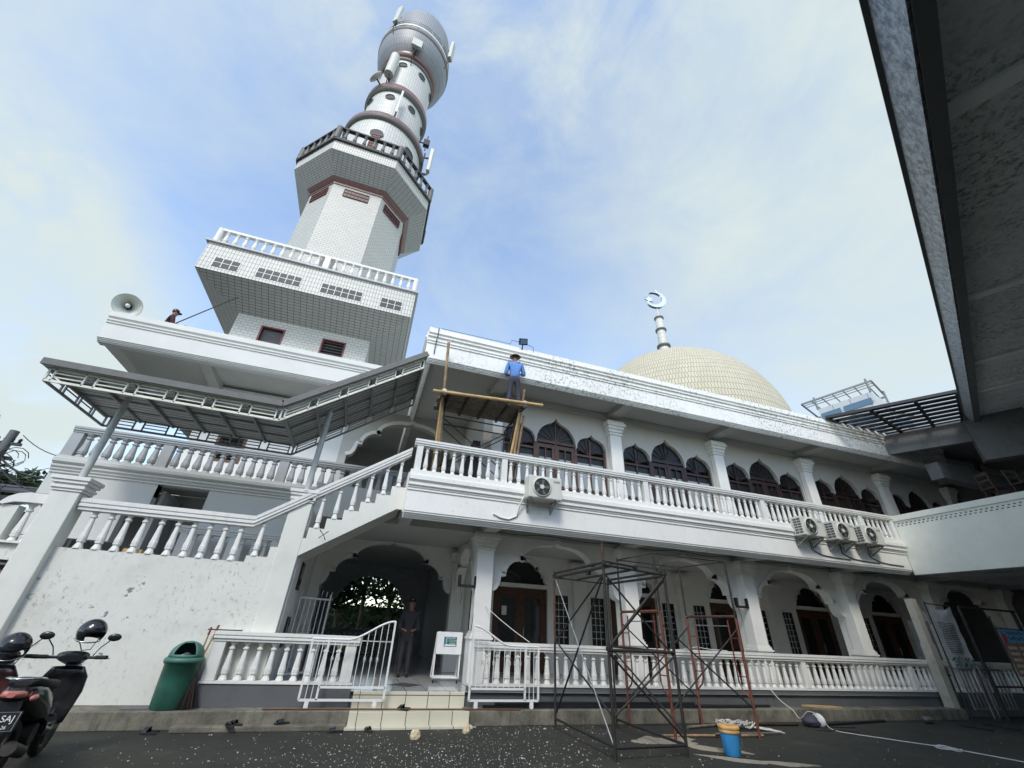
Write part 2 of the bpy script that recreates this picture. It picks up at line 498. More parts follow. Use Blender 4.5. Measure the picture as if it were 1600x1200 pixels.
        fs += [(t, 1 + (m - 2) * n + k, 1 + (m - 2) * n + (k + 1) % n) for k in range(n)]
        return s.add(vs, fs, smooth=True)
    def xf(s, M):
        s.v = [M @ v for v in s.v]
        return s
    def build(s, name, mat, parent=None, label=None, kind=None, bevel=0.0, base=None, recalc=True):
        B = BASE.get(parent.name, Vector()) if parent is not None else (base or Vector())
        me = bpy.data.meshes.new(name)
        me.from_pydata([tuple(v - B) for v in s.v], [], s.f)
        uvl = me.uv_layers.new(name='UVMap')
        me.update()
        for p in me.polygons:
            k = p.index
            if k in s.sm: p.use_smooth = True
            if k in s.uv:
                for li, uv in zip(p.loop_indices, s.uv[k]): uvl.data[li].uv = uv
            else:
                n = p.normal
                if abs(n.z) > 0.72: ax, ay = Vector((1, 0, 0)), Vector((0, 1, 0))
                else:
                    ax = Vector((-n.y, n.x, 0)).normalized()
                    if ax.x < -0.01 or (abs(ax.x) <= 0.01 and ax.y < 0): ax = -ax
                    ay = n.cross(ax).normalized()
                    if ay.z < 0: ay = -ay
                for li in p.loop_indices:
                    co = me.vertices[me.loops[li].vertex_index].co + B
                    uvl.data[li].uv = (co.dot(ax), co.dot(ay))
        if recalc:
            bm = bmesh.new(); bm.from_mesh(me)
            bmesh.ops.recalc_face_normals(bm, faces=bm.faces)
            bm.to_mesh(me); bm.free()
        me.materials.append(MATS[mat])
        o = bpy.data.objects.new(name, me)
        COL.objects.link(o)
        if parent is not None:
            o.parent = parent
        else:
            o.location = B
        BASE[o.name] = B
        if bevel:
            md = o.modifiers.new('bevel', 'BEVEL'); md.width = bevel; md.segments = 2; md.limit_method = 'ANGLE'
        if label: o['label'] = label
        if kind: o['kind'] = kind
        return o

from mathutils.geometry import tessellate_polygon
def bpy_tess(poly):
    if len(poly) == 4 or len(poly) == 3:
        # convex check is skipped for simple shapes
        return [tuple(range(len(poly)))]
    return [tuple(t) for t in tessellate_polygon([[Vector((p[0], p[1], 0)) for p in poly]])]

def thing(name, label, cat, loc=(0, 0, 0), rz=0.0, group=None, local=False):
    o = bpy.data.objects.new(name, None)
    COL.objects.link(o)
    o.empty_display_size = 0.2
    o.location = loc
    o.rotation_euler = (0, 0, rz)
    o['label'] = label
    o['category'] = cat
    if group: o['group'] = group
    BASE[o.name] = Vector() if local else Vector(loc)
    return o

def single(mb, name, mat, label, cat, base, group=None, **kw):
    o = mb.build(name, mat, None, base=Vector(base), **kw)
    o['label'] = label
    o['category'] = cat
    if group: o['group'] = group
    return o

def dup(root, loc=None, rz=None, label=None, group=None):
    def cp(o, par):
        c = o.copy()
        COL.objects.link(c)
        if par is not None: c.parent = par
        BASE[c.name] = BASE.get(o.name, Vector())
        for ch in kids.get(o.name, []): cp(ch, c)
        return c
    kids = {}
    def walk(o):
        ks = [x for x in o.children]
        kids[o.name] = ks
        for x in ks: walk(x)
    walk(root)
    r = cp(root, None)
    if loc is not None: r.location = loc
    if rz is not None: r.rotation_euler = (0, 0, rz)
    if label: r['label'] = label
    if group: r['group'] = group
    return r

def copy_part(o, off, parent=None):
    c = o.copy()
    COL.objects.link(c)
    c.parent = parent or o.parent
    c.location = Vector(o.location) + Vector(off)
    BASE[c.name] = BASE[o.name] 
    for ch in list(o.children):
        d = ch.copy(); COL.objects.link(d); d.parent = c; BASE[d.name] = BASE[ch.name]
    return c

# square baluster with chamfered corners
SQ = [(1, .55), (.55, 1), (-.55, 1), (-1, .55), (-1, -.55), (-.55, -1), (.55, -1), (1, -.55)]
def baluster_mb(x, y, z0, h, w=0.055):
    P = [(1.15, 0), (1.15, .03), (.78, .12), (.72, .16), (1.0, .17), (1.0, .21), (.88, .22), (1.0, .23), (1.0, .32), (.92, .34),
         (.58, .74), (.56, .78), (.86, .80), (.86, .84), (.55, .86), (.60, .90), (1.05, .96), (1.05, 1.0)]
    m = MB()
    m.lathe([(w * r, z0 + h * t) for r, t in P], (x, y, 0), n=8, shape=SQ, smooth=False)
    return m

def arch_half(w, zt, zf):
    """scalloped half arch from the apex (0, zt) out to the foot (w, zf); returns a point list"""
    H = zt - zf
    pts = [(0, zt)]
    def q(u, v): return (u * w, zf + v * H)
    pts.append(q(.06, .955))
    for i in range(0, 9):          # big lobe
        a = R_(78 - 78 * i / 8)
        pts.append(q(.10 + .44 * math.cos(a) ** 1.0, .62 + .33 * math.sin(a)))
    pts.append(q(.50, .60))
    for i in range(0, 7):          # second lobe
        a = R_(85 - 85 * i / 6)
        pts.append(q(.52 + .27 * math.cos(a), .34 + .28 * math.sin(a)))
    pts.append(q(.79, .30))
    pts.append(q(.86, .30))
    for i in range(1, 6):          # small concave foot
        a = R_(90 * i / 5)
        pts.append(q(.86 + .12 * (1 - math.cos(a)), .30 - .28 * math.sin(a)))
    pts.append(q(1.0, 0.0))
    return pts

def full_arch(cx, w, zt, zf):
    h = arch_half(w, zt, zf)
    L = [(cx - a, b_) for a, b_ in h[::-1]]
    return L + [(cx + a, b_) for a, b_ in h[1:]]

def offset_curve(pts, d, zf, cx):
    res = []
    n = len(pts)
    for i, p in enumerate(pts):
        a = Vector(pts[max(i - 1, 0)]); b_ = Vector(pts[min(i + 1, n - 1)])
        t = (b_ - a).normalized()
        nrm = Vector((-t.y, t.x))
        res.append((p[0] + nrm.x * d, p[1] + nrm.y * d))
    return res

def arch_wall(mb, trim, x0, x1, ztop, cx, w, zt, zf, y0, y1, axis='y', jambz=None, band=0.11, proud=0.03):
    """wall panel from x0 to x1 with the arch cut out of its lower edge; jambs run down to jambz"""
    A = full_arch(cx, w, zt, zf)
    jz = zf if jambz is None else jambz
    poly = [(x0, jz)] + ([(cx - w, jz)] if jz < zf else []) + A + ([(cx + w, jz)] if jz < zf else []) + [(x1, jz), (x1, ztop), (x0, ztop)]
    if abs(x0 - (cx - w)) < 1e-4: poly = poly[1:]
    if abs(x1 - (cx + w)) < 1e-4:
        poly = [p for i, p in enumerate(poly) if not (abs(p[0] - x1) < 1e-4 and abs(p[1] - jz) < 1e-4 and i == len(poly) - 3)]
    mb.prism(poly, axis, y0, y1)
    if trim is not None:
        B = offset_curve(A, band, zf, cx)
        trim.strip(A, B, axis, y0 - proud, y0 - 0.002)

def moulding(prof, x0, x1):
    m = MB()
    m.prism(prof, 'x', x0, x1)
    return m
# ------------------------------------------------------------------ ground
FZ = 0.47           # porch floor
PITCH = 4.15
BAYS = [5.0 + PITCH * i for i in range(5)]
COLS = [2.9 + PITCH * i for i in range(6)]

m = MB(); m.add([(-400, -400, 0), (400, -400, 0), (400, 400, 0), (-400, 400, 0)], [(0, 1, 2, 3)])
g = m.build('ground', 'asphalt', kind='structure')
m = MB()
m.box((-9, 9.5, 0.0), (0.28, 10.3, 0.235))
m.box((2.35, 9.5, 0.0), (16.4, 10.1, 0.235))
c_ = m.build('kerb', 'curb_concrete', kind='structure', bevel=0.012)
m = MB(); m.box((-2.3, 9.3, 0.0), (0.26, 9.498, 0.07))
m.build('kerb_strip', 'curb_concrete', kind='structure', bevel=0.01)

# ------------------------------------------------------------------ main mosque building
mosque = thing('mosque_building', 'long two storey white mosque hall with scalloped arches below and a cream tiled dome', 'building', (2.9, 11.1, 0))
# floor and plinth
m = MB(); m.box((-1.45, 9.93, 0.0), (24, 21, FZ - 0.004)); m.build('base_slab', 'plinth_paint', mosque)
m = MB(); m.add([(-1.4, 9.86, FZ), (24, 9.86, FZ), (24, 21, FZ), (-1.4, 21, FZ)], [(0, 1, 2, 3)]); m.build('porch_floor', 'porch_tile', mosque)
m = MB()
m.add([(1.35, 10.55, FZ + .003), (1.72, 10.9, FZ + .003), (1.35, 11.25, FZ + .003), (.98, 10.9, FZ + .003)], [(0, 1, 2, 3)])
m.build('floor_inlay', 'roof_tile_dark', mosque)
# entrance steps
st = MB()
st.box((0.30, 9.84, 0.0), (2.40, 9.93, FZ + 0.0035))
st.box((0.28, 9.44, 0.0), (2.42, 9.838, 0.232))
st.box((0.24, 9.27, 0.0), (2.46, 9.438, 0.045))
st.build('entrance_step', 'step_tile', mosque, bevel=0.008)

# ground floor arcade on the line y = 11.1
def column(x, y, z0, zb, zc, zt, w, par, name='column', depth=None, mat='white_paint'):
    d = w if depth is None else depth
    c = MB()
    h = w / 2; hd = d / 2
    def B(e, z0_, z1_): c.box((x - h - e, y - hd - e, z0_), (x + h + e, y + hd + e, z1_))
    c.box((x - h, y - hd, zb + .14), (x + h, y + hd, zc - .001))
    body = c.build(name, mat, par, bevel=0.012)
    if zb > z0:
        p = MB(); p.box((x - h - .05, y - hd - .05, z0), (x + h + .05, y + hd + .05, zb - .02))
        p.build('pedestal', mat, body, bevel=0.01)
        p = MB()
        for e, a, b_ in ((.075, zb - .02, zb + .03), (.045, zb + .03, zb + .09), (.02, zb + .09, zb + .14)):
            p.box((x - h - e, y - hd - e, a), (x + h + e, y + hd + e, b_))
        p.build('base_moulding', 'white_trim', body, bevel=0.008)
    p = MB()
    H = zt - zc
    for e, a, b_ in ((.035, 0, .10), (.02, .10, .20), (.05, .20, .42), (.085, .42, .62), (.13, .62, .86), (.10, .86, 1.0)):
        p.box((x - h - e, y - hd - e, zc + H * a), (x + h + e, y + hd + e, zc + H * b_))
    p.build('capital', 'white_trim', body, bevel=0.012)
    return body

for i, cx in enumerate(BAYS):
    m, t = MB(), MB()
    arch_wall(m, t, cx - PITCH / 2, cx + PITCH / 2 - 0.002, 3.72, cx, 1.86, 3.66, 2.35, 11.1, 11.38, jambz=FZ + .002)
    wl = m.build('arcade_wall', 'white_paint', mosque)
    t.build('arch_moulding', 'white_trim', wl)
for i, x in enumerate(COLS):
    column(x, 11.0, FZ + .001, 1.36, 3.30, 3.70, 0.42, mosque, depth=0.34)
# depth arch from the corner column back to the wall
m, t = MB(), MB()
A = full_arch(12.65, 1.25, 3.6, 2.35)
m.prism([(11.38, 2.35)] + A + [(13.95, 2.35), (13.95, 3.72), (11.38, 3.72)], 'x', 2.78, 3.02)
wl = m.build('cross_arch', 'white_paint', mosque)
B = offset_curve(A, 0.1, 2.35, 12.65)
t.strip(A, B, 'x', 2.75, 2.778)
t.build('arch_moulding', 'white_trim', wl)
# pilaster where the entrance arch meets the hall wall
column(2.88, 13.9, FZ + .001, 1.32, 3.25, 3.6, 0.40, mosque, name='pilaster', depth=0.25)
column(-1.22, 13.9, FZ + .001, 1.32, 3.25, 3.6, 0.34, mosque, name='pilaster', depth=0.25)

# hall wall on the line y = 14 with doors and lattice windows
m, t = MB(), MB()
arch_wall(m, t, -1.45, 2.9, 3.72, 0.78, 1.93, 3.72, 2.4, 14.0, 14.25, jambz=FZ + .002)
m.v = [Vector((v.x, v.y, min(v.z, 3.72))) for v in m.v]
wl = m.build('hall_wall', 'white_paint', mosque)
t.build('arch_moulding', 'white_trim', wl)
def hall_bay(cx):
    m, t = MB(), MB()
    W_ = PITCH / 2
    # wall strips around the three openings, butted edge to edge
    arch_wall(m, t, cx - 1.16, cx + 1.16, 3.72, cx, 0.92, 3.58, 2.86, 14.0, 14.25, jambz=FZ + .002, band=0.09, proud=0.03)
    for s in (-1, 1):
        a, b_ = cx + s * 1.16, cx + s * 1.66
        c_, d_ = min(a, b_), max(a, b_)
        m.box((c_, 14.0, FZ + .002), (d_, 14.25, 1.20)); m.box((c_, 14.0, 2.60), (d_, 14.25, 3.72))
        e_ = cx + s * W_
        m.box((min(b_, e_), 14.0, FZ + .002), (max(b_, e_), 14.25, 3.72))
    wl = m.build('hall_wall', 'white_paint', mosque)
    t.build('arch_moulding', 'white_trim', wl)
    m = MB(); m.box((cx - .92, 13.97, 2.74), (cx + .92, 14.2, 2.86)); m.build('lintel', 'white_trim', wl)
    # double door
    d = MB()
    for a, b_ in ((-.90, -.80), (-.06, .06), (.80, .90)): d.box((cx + a, 14.05, FZ + .003), (cx + b_, 14.15, 2.74))
    d.box((cx - .80, 14.05, 2.60), (cx - .06, 14.15, 2.735)); d.box((cx + .06, 14.05, 2.60), (cx + .80, 14.15, 2.735))
    for s in (-1, 1):
        for a, b_ in ((.06, .17), (.69, .80)):
            d.box((cx + min(s * a, s * b_), 14.065, FZ + .01), (cx + max(s * a, s * b_), 14.135, 2.598))
        d.box((cx + min(s * .17, s * .69), 14.065, FZ + .01), (cx + max(s * .17, s * .69), 14.135, .85))
        d.box((cx + min(s * .17, s * .69), 14.065, 2.46), (cx + max(s * .17, s * .69), 14.135, 2.597))
    dr = d.build('door', 'brown_wood', mosque, bevel=0.006)
    p = MB(); p.box((cx - .69, 14.09, .85), (cx - .17, 14.11, 2.46)); p.box((cx + .17, 14.09, .85), (cx + .69, 14.11, 2.46))
    p.build('pane', 'dark_glass', dr)
    h = MB(); h.cyl((cx + .115, 14.03, 1.35), (cx + .115, 14.03, 1.62), .012, n=8); h.build('handle', 'chrome', dr)
    # glazed tympanum
    A = full_arch(cx, .93, 3.57, 2.861)
    p = MB(); p.prism(A, 'y', 14.12, 14.14); p.build('tympanum_pane', 'dark_glass', wl)
    # lattice windows
    for s in (-1, 1):
        x0, x1 = cx + s * 1.41 - .25, cx + s * 1.41 + .25
        f = MB()
        f.box((x0, 14.02, 1.20), (x0 + .035, 14.12, 2.60)); f.box((x1 - .035, 14.02, 1.20), (x1, 14.12, 2.60))
        f.box((x0 + .035, 14.02, 1.20), (x1 - .035, 14.12, 1.235)); f.box((x0 + .035, 14.02, 2.565), (x1 - .035, 14.12, 2.60))
        fo = f.build('window', 'black_metal', mosque)
        p = MB(); p.box((x0 + .035, 14.06, 1.235), (x1 - .035, 14.075, 2.565)); p.build('pane', 'dark_glass', fo)
        l = MB()
        for k in (1, 2): 
            xx = x0 + .5 * k / 3; l.box((xx - .007, 14.03, 1.235), (xx + .007, 14.042, 2.565))
        for k in range(1, 7):
            zz = 1.235 + 1.33 * k / 7; l.box((x0 + .035, 14.044, zz - .007), (x1 - .035, 14.056, zz + .007))
        l.build('lattice', 'white_metal', fo)
for cx in BAYS: hall_bay(cx)
for x in COLS[1:]: column(x, 13.93, FZ + .001, FZ + .001, 3.15, 3.6, 0.5, mosque, name='pilaster', depth=0.16)
# rooms behind (dark), with a far opening to the garden
m = MB()
m.box((2.95, 14.26, FZ), (3.1, 21, 3.7)); m.box((3.1, 16.5, FZ), (24, 16.7, 3.7)); m.box((-1.6, 14.26, FZ), (-1.45, 21, 3.7))
m.build('inner_wall', 'inner_wall', mosque)
m, t = MB(), MB()
arch_wall(m, t, -1.45, 2.95, 3.7, 0.55, 1.5, 3.35, 2.3, 20.8, 21.0, jambz=FZ + .002)
wl = m.build('garden_arch', 'inner_wall', mosque); t.build('arch_moulding', 'inner_wall', wl)

# ceiling of the porch, beams and balcony
m = MB()
m.box((0.66, 9.96, 3.90), (24, 11.1, 4.50)); m.box((-1.45, 11.1, 3.72), (24, 21, 4.50))
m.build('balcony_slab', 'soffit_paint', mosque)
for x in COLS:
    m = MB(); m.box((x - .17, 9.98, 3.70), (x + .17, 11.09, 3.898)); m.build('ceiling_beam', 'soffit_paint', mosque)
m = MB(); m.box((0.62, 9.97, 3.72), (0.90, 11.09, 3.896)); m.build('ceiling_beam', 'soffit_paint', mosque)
# balcony fascia with its mouldings (profile runs y, z)
prof = [(9.78, 3.80), (9.78, 4.26), (9.755, 4.27), (9.755, 4.30), (9.77, 4.31), (9.74, 4.33), (9.74, 4.36), (9.70, 4.38), (9.70, 4.43), (9.72, 4.44),
        (9.66, 4.50), (9.66, 4.60), (9.70, 4.615), (9.70, 4.74), (9.98, 4.74), (9.98, 3.66), (9.90, 3.66), (9.90, 3.69), (9.87, 3.69), (9.87, 3.72), (9.84, 3.72), (9.84, 3.75), (9.80, 3.76), (9.80, 3.80)]
m = MB(); m.prism(prof, 'x', 0.62, 17.08)
m.build('balcony_fascia', 'balcony_fascia_paint', mosque)
# left return of the balcony
m = MB(); m.box((0.60, 9.99, 3.80), (0.75, 11.1, 4.74)); m.build('balcony_return', 'white_paint', mosque)

# upper storey: wall on the line y = 11.1
UC = [(0, 7.54), (.05, 7.43), (.16, 7.34), (.32, 7.27), (.46, 7.17), (.57, 7.03), (.64, 6.88), (.675, 6.70), (.69, 6.60)]
US = [(.71, 6.62), (.73, 6.77), (.82, 6.92), (.97, 7.01), (1.12, 7.05), (1.20, 7.10), (1.245, 7.18), (1.29, 7.10), (1.38, 7.05), (1.54, 6.99), (1.68, 6.89), (1.745, 6.74), (1.76, 6.60), (1.76, 4.62)]
def upper_bay(cx, detail=True):
    R = UC + US
    top = [(cx - a, b_) for a, b_ in R[::-1]] + [(cx + a, b_) for a, b_ in R[1:]]
    m = MB()
    m.prism([(cx - PITCH / 2, 4.62)] + top + [(cx + PITCH / 2 - .002, 4.62), (cx + PITCH / 2 - .002, 8.05), (cx - PITCH / 2, 8.05)], 'y', 11.1, 11.32)
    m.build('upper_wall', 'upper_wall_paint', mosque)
    f = MB()
    ya, yb = 11.17, 11.27
    for s in (-1, 1):
        def BX(a, b_, z0, z1, y0=ya, y1=yb): f.box((cx + min(s * a, s * b_), y0, z0), (cx + max(s * a, s * b_), y1, z1))
        BX(.64, .74, 4.63, 6.66); BX(1.685, 1.755, 4.63, 6.70)
        BX(.74, 1.685, 6.40, 6.47, ya + .01); BX(.74, 1.685, 5.30, 5.36, ya + .01); BX(1.19, 1.24, 5.36, 6.40, ya + .02); BX(1.19, 1.24, 6.47, 7.0, ya + .02)
        # door leaf
        BX(.03, .12, 4.63, 6.62, ya + .012); BX(.55, .64, 4.63, 6.62, ya + .012); BX(.12, .55, 6.50, 6.62, ya + .013); BX(.12, .55, 5.25, 5.34, ya + .013); BX(.315, .355, 5.34, 6.50, ya + .02); BX(.12, .55, 4.63, 4.8, ya + .013)
        for k in range(3):      # fan glazing bars
            a = R_(25 + 22 * k)
            f.bar((cx, 11.22, 6.74), (cx + s * .75 * math.cos(a), 11.22, 6.74 + .62 * math.sin(a) if math.sin(a) < .9 else 7.4), .022, .03, up=(0, 1, 0))
            a2 = R_(20 + 28 * k)
            f.bar((cx + s * 1.165, 11.22, 6.5), (cx + s * 1.165 + .40 * math.cos(a2), 11.22, 6.5 + .48 * math.sin(a2)), .018, .03, up=(0, 1, 0))
            f.bar((cx + s * 1.165, 11.22, 6.5), (cx + s * 1.165 - .40 * math.cos(a2), 11.22, 6.5 + .48 * math.sin(a2)), .018, .03, up=(0, 1, 0))
    f.box((cx - .64, ya, 6.66), (cx + .64, yb, 6.75)); f.bar((cx, 11.22, 6.75), (cx, 11.22, 7.5), .03, .05, up=(0, 1, 0))
    f.box((cx - .028, ya, 4.63), (cx + .028, yb, 6.655))
    w = f.build('window', 'brown_wood' if cx < 6 else 'dark_wood', mosque)
    # upper panes reflect dark soffit, lower ones carry pale curtains behind the glass
    A = [(cx - a, b_) for a, b_ in (UC + US[:-1])[::-1]] + [(cx + a, b_) for a, b_ in (UC + US[:-1])[1:]]
    p = MB()
    p.prism([(x, max(z, 6.45) if z < 6.61 else z) for x, z in A], 'y', 11.232, 11.238)
    p.build('pane', 'window_glass', w)
    p = MB(); p.box((cx - 1.74, 11.236, 4.7), (cx + 1.74, 11.242, 6.445)); p.build('pane', 'window_glass', w)
    if cx < 10:
        p = MB(); p.box((cx - 1.68, 11.228, 4.7), (cx + 1.68, 11.234, 6.20)); p.build('curtain_pane', 'curtain_glass', w)
for cx in BAYS: upper_bay(cx)
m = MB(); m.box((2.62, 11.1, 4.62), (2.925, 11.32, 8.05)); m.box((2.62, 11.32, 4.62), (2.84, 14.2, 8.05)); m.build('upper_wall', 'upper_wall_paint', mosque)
for x in COLS[1:]: column(x, 11.0, 4.62, 4.62, 7.22, 7.72, 0.42, mosque, name='pilaster', depth=0.18)
column(3.0, 11.0, 4.62, 4.62, 7.22, 7.72, 0.30, mosque, name='pilaster', depth=0.18)
for x in COLS:
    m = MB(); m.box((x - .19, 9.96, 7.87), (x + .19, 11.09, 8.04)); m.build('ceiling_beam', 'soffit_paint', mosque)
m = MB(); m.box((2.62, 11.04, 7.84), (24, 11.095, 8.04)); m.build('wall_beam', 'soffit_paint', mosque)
# recessed wall with the upper arch
m, t = MB(), MB()
arch_wall(m, t, -1.5, 2.62, 8.05, 0.68, 1.93, 7.74, 6.25, 14.0, 14.25, jambz=4.62, band=0.12)
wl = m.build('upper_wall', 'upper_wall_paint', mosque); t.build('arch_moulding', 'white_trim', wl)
m = MB(); m.box((-1.5, 18, 4.6), (2.8, 18.1, 8.0)); m.box((2.9, 13.5, 4.6), (24, 13.6, 8.0)); m.box((-1.7, 14.3, 4.6), (-1.6, 18, 8.0)); m.build('inner_wall', 'inner_wall', mosque)

# roof slab with fascia profile
prof = [(9.80, 7.97), (9.80, 8.44), (9.77, 8.45), (9.77, 8.49), (9.79, 8.50), (9.75, 8.53), (9.75, 8.56), (9.77, 8.57), (9.77, 8.64), (9.72, 8.66), (9.72, 8.70), (9.74, 8.71), (9.69, 8.76), (9.69, 8.80), (9.72, 8.81),
        (9.72, 8.95), (9.95, 8.95), (9.95, 7.86), (9.90, 7.86), (9.90, 7.89), (9.87, 7.89), (9.87, 7.92), (9.84, 7.92), (9.84, 7.95), (9.81, 7.955), (9.81, 7.97)]
m = MB(); m.prism(prof, 'x', 0.46, 22); fa = m.build('roof_fascia', 'roof_fascia_paint', mosque)
prof2 = [(p[0] - 9.80 + 0.52 , p[1]) for p in prof]
m = MB(); m.prism([(x, z) for x, z in prof2], 'y', 9.955, 30); m.build('roof_fascia', 'roof_fascia_paint', mosque)
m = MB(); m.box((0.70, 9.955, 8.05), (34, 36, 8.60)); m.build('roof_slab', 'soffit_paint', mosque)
m = MB(); m.tube([(0.72, 9.70, 8.96), (0.72, 9.68, 8.70), (0.70, 9.74, 8.45), (0.70, 9.78, 8.1)], .012, 6); m.build('conductor_cable', 'cable_black', mosque)
# dome
DX, DY, DZ, DA, DH = 22.1, 25.0, 13.9, 8.0, 8.75
pr = [(DA, -5.2)] + [(DA * math.cos(R_(a)), DH * math.sin(R_(a))) for a in range(0, 86, 4)] + [(0.62, DH - .02)]
m = MB(); m.lathe([(r, z + DZ) for r, z in pr], (DX, DY, 0), n=120)
dome = m.build('dome', 'dome_tile', mosque)
m = MB()
sp = [(1.15, 22.25), (.85, 22.6), (.62, 23.1), (.48, 23.7), (.42, 24.3), (.38, 26.1), (.34, 27.7), (.10, 27.85), (.05, 28.9)]
m.lathe(sp, (DX, DY, 0), n=20); m.build('finial', 'white_column_tile', dome)
for z, q in ((24.3, .60), (26.16, .50), (27.6, .44)):
    m = MB(); m.lathe([(q - .2, z - .12), (q, z), (q, z + .14), (q - .2, z + .2)], (DX, DY, 0), n=20); m.build('finial_ring', 'fan_grey', dome)
# crescent and star
m = MB()
o1, o2 = [], []
cz, Rr = 30.0, 1.0
for i in range(29):
    a = R_(-250 + 320 * i / 28 - 20 + 90)
    a = R_(200 + 320 * i / 28)
    o1.append((Rr * math.cos(a), cz + Rr * math.sin(a)))
    o2.append((-.20 + .80 * math.cos(a), cz + .12 + .80 * math.sin(a)))
m.strip([(x, z) for x, z in o2], o1, 'y', -.14, .14)
m.cyl((0, 0, 28.6), (0, 0, 29.05), .05); m.cyl((.25, 0, 30.95), (.25, 0, 31.5), .03, .005)
M_ = Matrix.Translation((DX, DY, 0)) @ Matrix.Rotation(R_(-18), 4, 'Z')
m.xf(M_); m.build('crescent', 'silver', dome)
m = MB()
pts = []
for i in range(10):
    a = R_(90 + 36 * i + 12); r = .46 if i % 2 == 0 else .19
    pts.append((-.62 + r * math.cos(a), 30.05 + r * math.sin(a)))
m.prism(pts, 'y', -.06, .06); m.xf(M_); m.build('star', 'silver', dome)

# ------------------------------------------------------------------ balustrades
def rail_thing(name, label, base, group=None): return thing(name, label, 'balustrade', base, group=group)
def straight_rail(root, x0, x1, y, zb, zt, posts, step=0.222, w=0.052, railh=0.15, mat='white_trim', post=0.15, skip=()):
    """balusters between zb and zt-railh with a moulded hand rail; posts at given x"""
    prof = [(-.10, 0), (-.10, .035), (-.125, .045), (-.125, .075), (-.105, .085), (-.13, .10), (-.13, railh), (.13, railh), (.13, .10), (.105, .085), (.125, .075), (.125, .045), (.10, .035), (.10, 0)]
    m = MB(); m.prism([(y + a, zt - railh + b_) for a, b_ in prof], 'x', x0 - .06, x1 + .06); m.build('hand_rail', mat, root)
    for px in posts:
        m = MB(); m.box((px - post / 2, y - .085, zb), (px + post / 2, y + .085, zt - railh)); m.build('post', mat, root, bevel=0.006)
    h = zt - railh - zb
    first = None
    pp = sorted(posts)
    for a, b_ in zip(pp[:-1], pp[1:]):
        L = b_ - a - post
        n = max(1, round(L / step) - 0)
        for k in range(n):
            x = a + post / 2 + L * (k + .5) / n
            if first is None:
                first = baluster_mb(x, y, zb, h, w).build('baluster', mat, root); fx = x
            else: copy_part(first, (x - fx, 0, 0), root)

r = rail_thing('balcony_balustrade', 'long white balustrade running along the edge of the upper balcony', (0.62, 9.84, 4.74))
straight_rail(r, 0.68, 17.02, 9.84, 4.742, 5.52, [0.76, 2.94, 7.15, 11.35, 15.5, 16.98])
r = rail_thing('porch_balustrade', 'long white porch balustrade right of the entrance, standing behind the tube scaffolds', (2.6, 9.98, FZ))
m = MB(); m.box((2.47, 9.92, 0.236), (20.5, 10.10, 0.56)); m.build('plinth', 'plinth_paint', r)
m = MB(); m.box((2.47, 9.90, 0.562), (20.5, 10.12, 0.60)); m.build('sill', 'white_trim', r)
straight_rail(r, 2.62, 20.4, 9.98, 0.602, 1.33, [2.66, 7.1, 11.45, 15.45, 20.4], w=0.055)
r = rail_thing('porch_balustrade', 'white porch balustrade on grey plinth to the left of the entrance steps, beside the green bin', (-2.1, 9.98, FZ))
m = MB(); m.box((-2.25, 9.86, 0.236), (0.24, 10.03, 0.56)); m.build('plinth', 'plinth_paint', r)
m = MB(); m.box((-2.25, 9.84, 0.562), (0.24, 10.05, 0.60)); m.build('sill', 'white_trim', r)
straight_rail(r, -2.2, 0.18, 9.94, 0.602, 1.33, [-2.14, 0.10], w=0.055, post=0.2)

# ------------------------------------------------------------------ staircase block on the left
stair = thing('outer_staircase', 'white outer staircase block with peeling wall, two pillars and steps rising to the balcony', 'staircase', (-3.4, 10.0, 0.24))
m = MB(); m.box((-5.3, 10.08, 0.236), (-1.60, 10.3, 2.50)); m.build('wall', 'peeling_paint', stair)
m = MB(); m.box((-9.5, 10.1, 0.0), (-5.7, 10.3, 1.62)); m.box((-9.5, 10.1, 2.24), (-5.7, 10.3, 2.50)); m.build('wall', 'peeling_paint', stair)
m = MB(); m.box((-9.5, 10.301, 0), (-5.7, 10.35, 2.45)); m.build('window_recess', 'dark_room', stair)
m = MB()
for k in range(5): m.bar((-7.4, 10.14, 1.68 + k * .125), (-5.7, 10.14, 1.68 + k * .125), .10, .012, up=(0, -.5, 1))
m.build('louver', 'bar_steel', stair)
m = MB(); m.box((-9.5, 10.3, 2.32), (-1.75, 12.3, 2.48)); m.build('landing_slab', 'soffit_paint', stair)
# pillars, slightly battered
def pillar(xc, w, y0, y1, z0, z1, capz):
    m = MB(); m.box((xc - w / 2, y0, z0), (xc + w / 2, y1, z1)); p = m.build('pillar', 'pillar_paint', stair, bevel=0.015)
    m = MB()
    for e, a, b_ in ((.02, 0, .05), (.045, .05, .10), (.02, .10, .14), (.06, .14, .20), (.085, .20, .27)):
        m.box((xc - w / 2 - e, y0 - e, z1 + a * capz), (xc + w / 2 + e, y1 + e, z1 + b_ * capz))
    m.build('capital', 'white_trim', p, bevel=0.006)
pillar(-5.52, 0.44, 9.93, 10.3, 0.236, 3.44, 1.0)
pillar(-1.53, 0.42, 10.075, 10.34, 0.236, 3.76, 1.0)
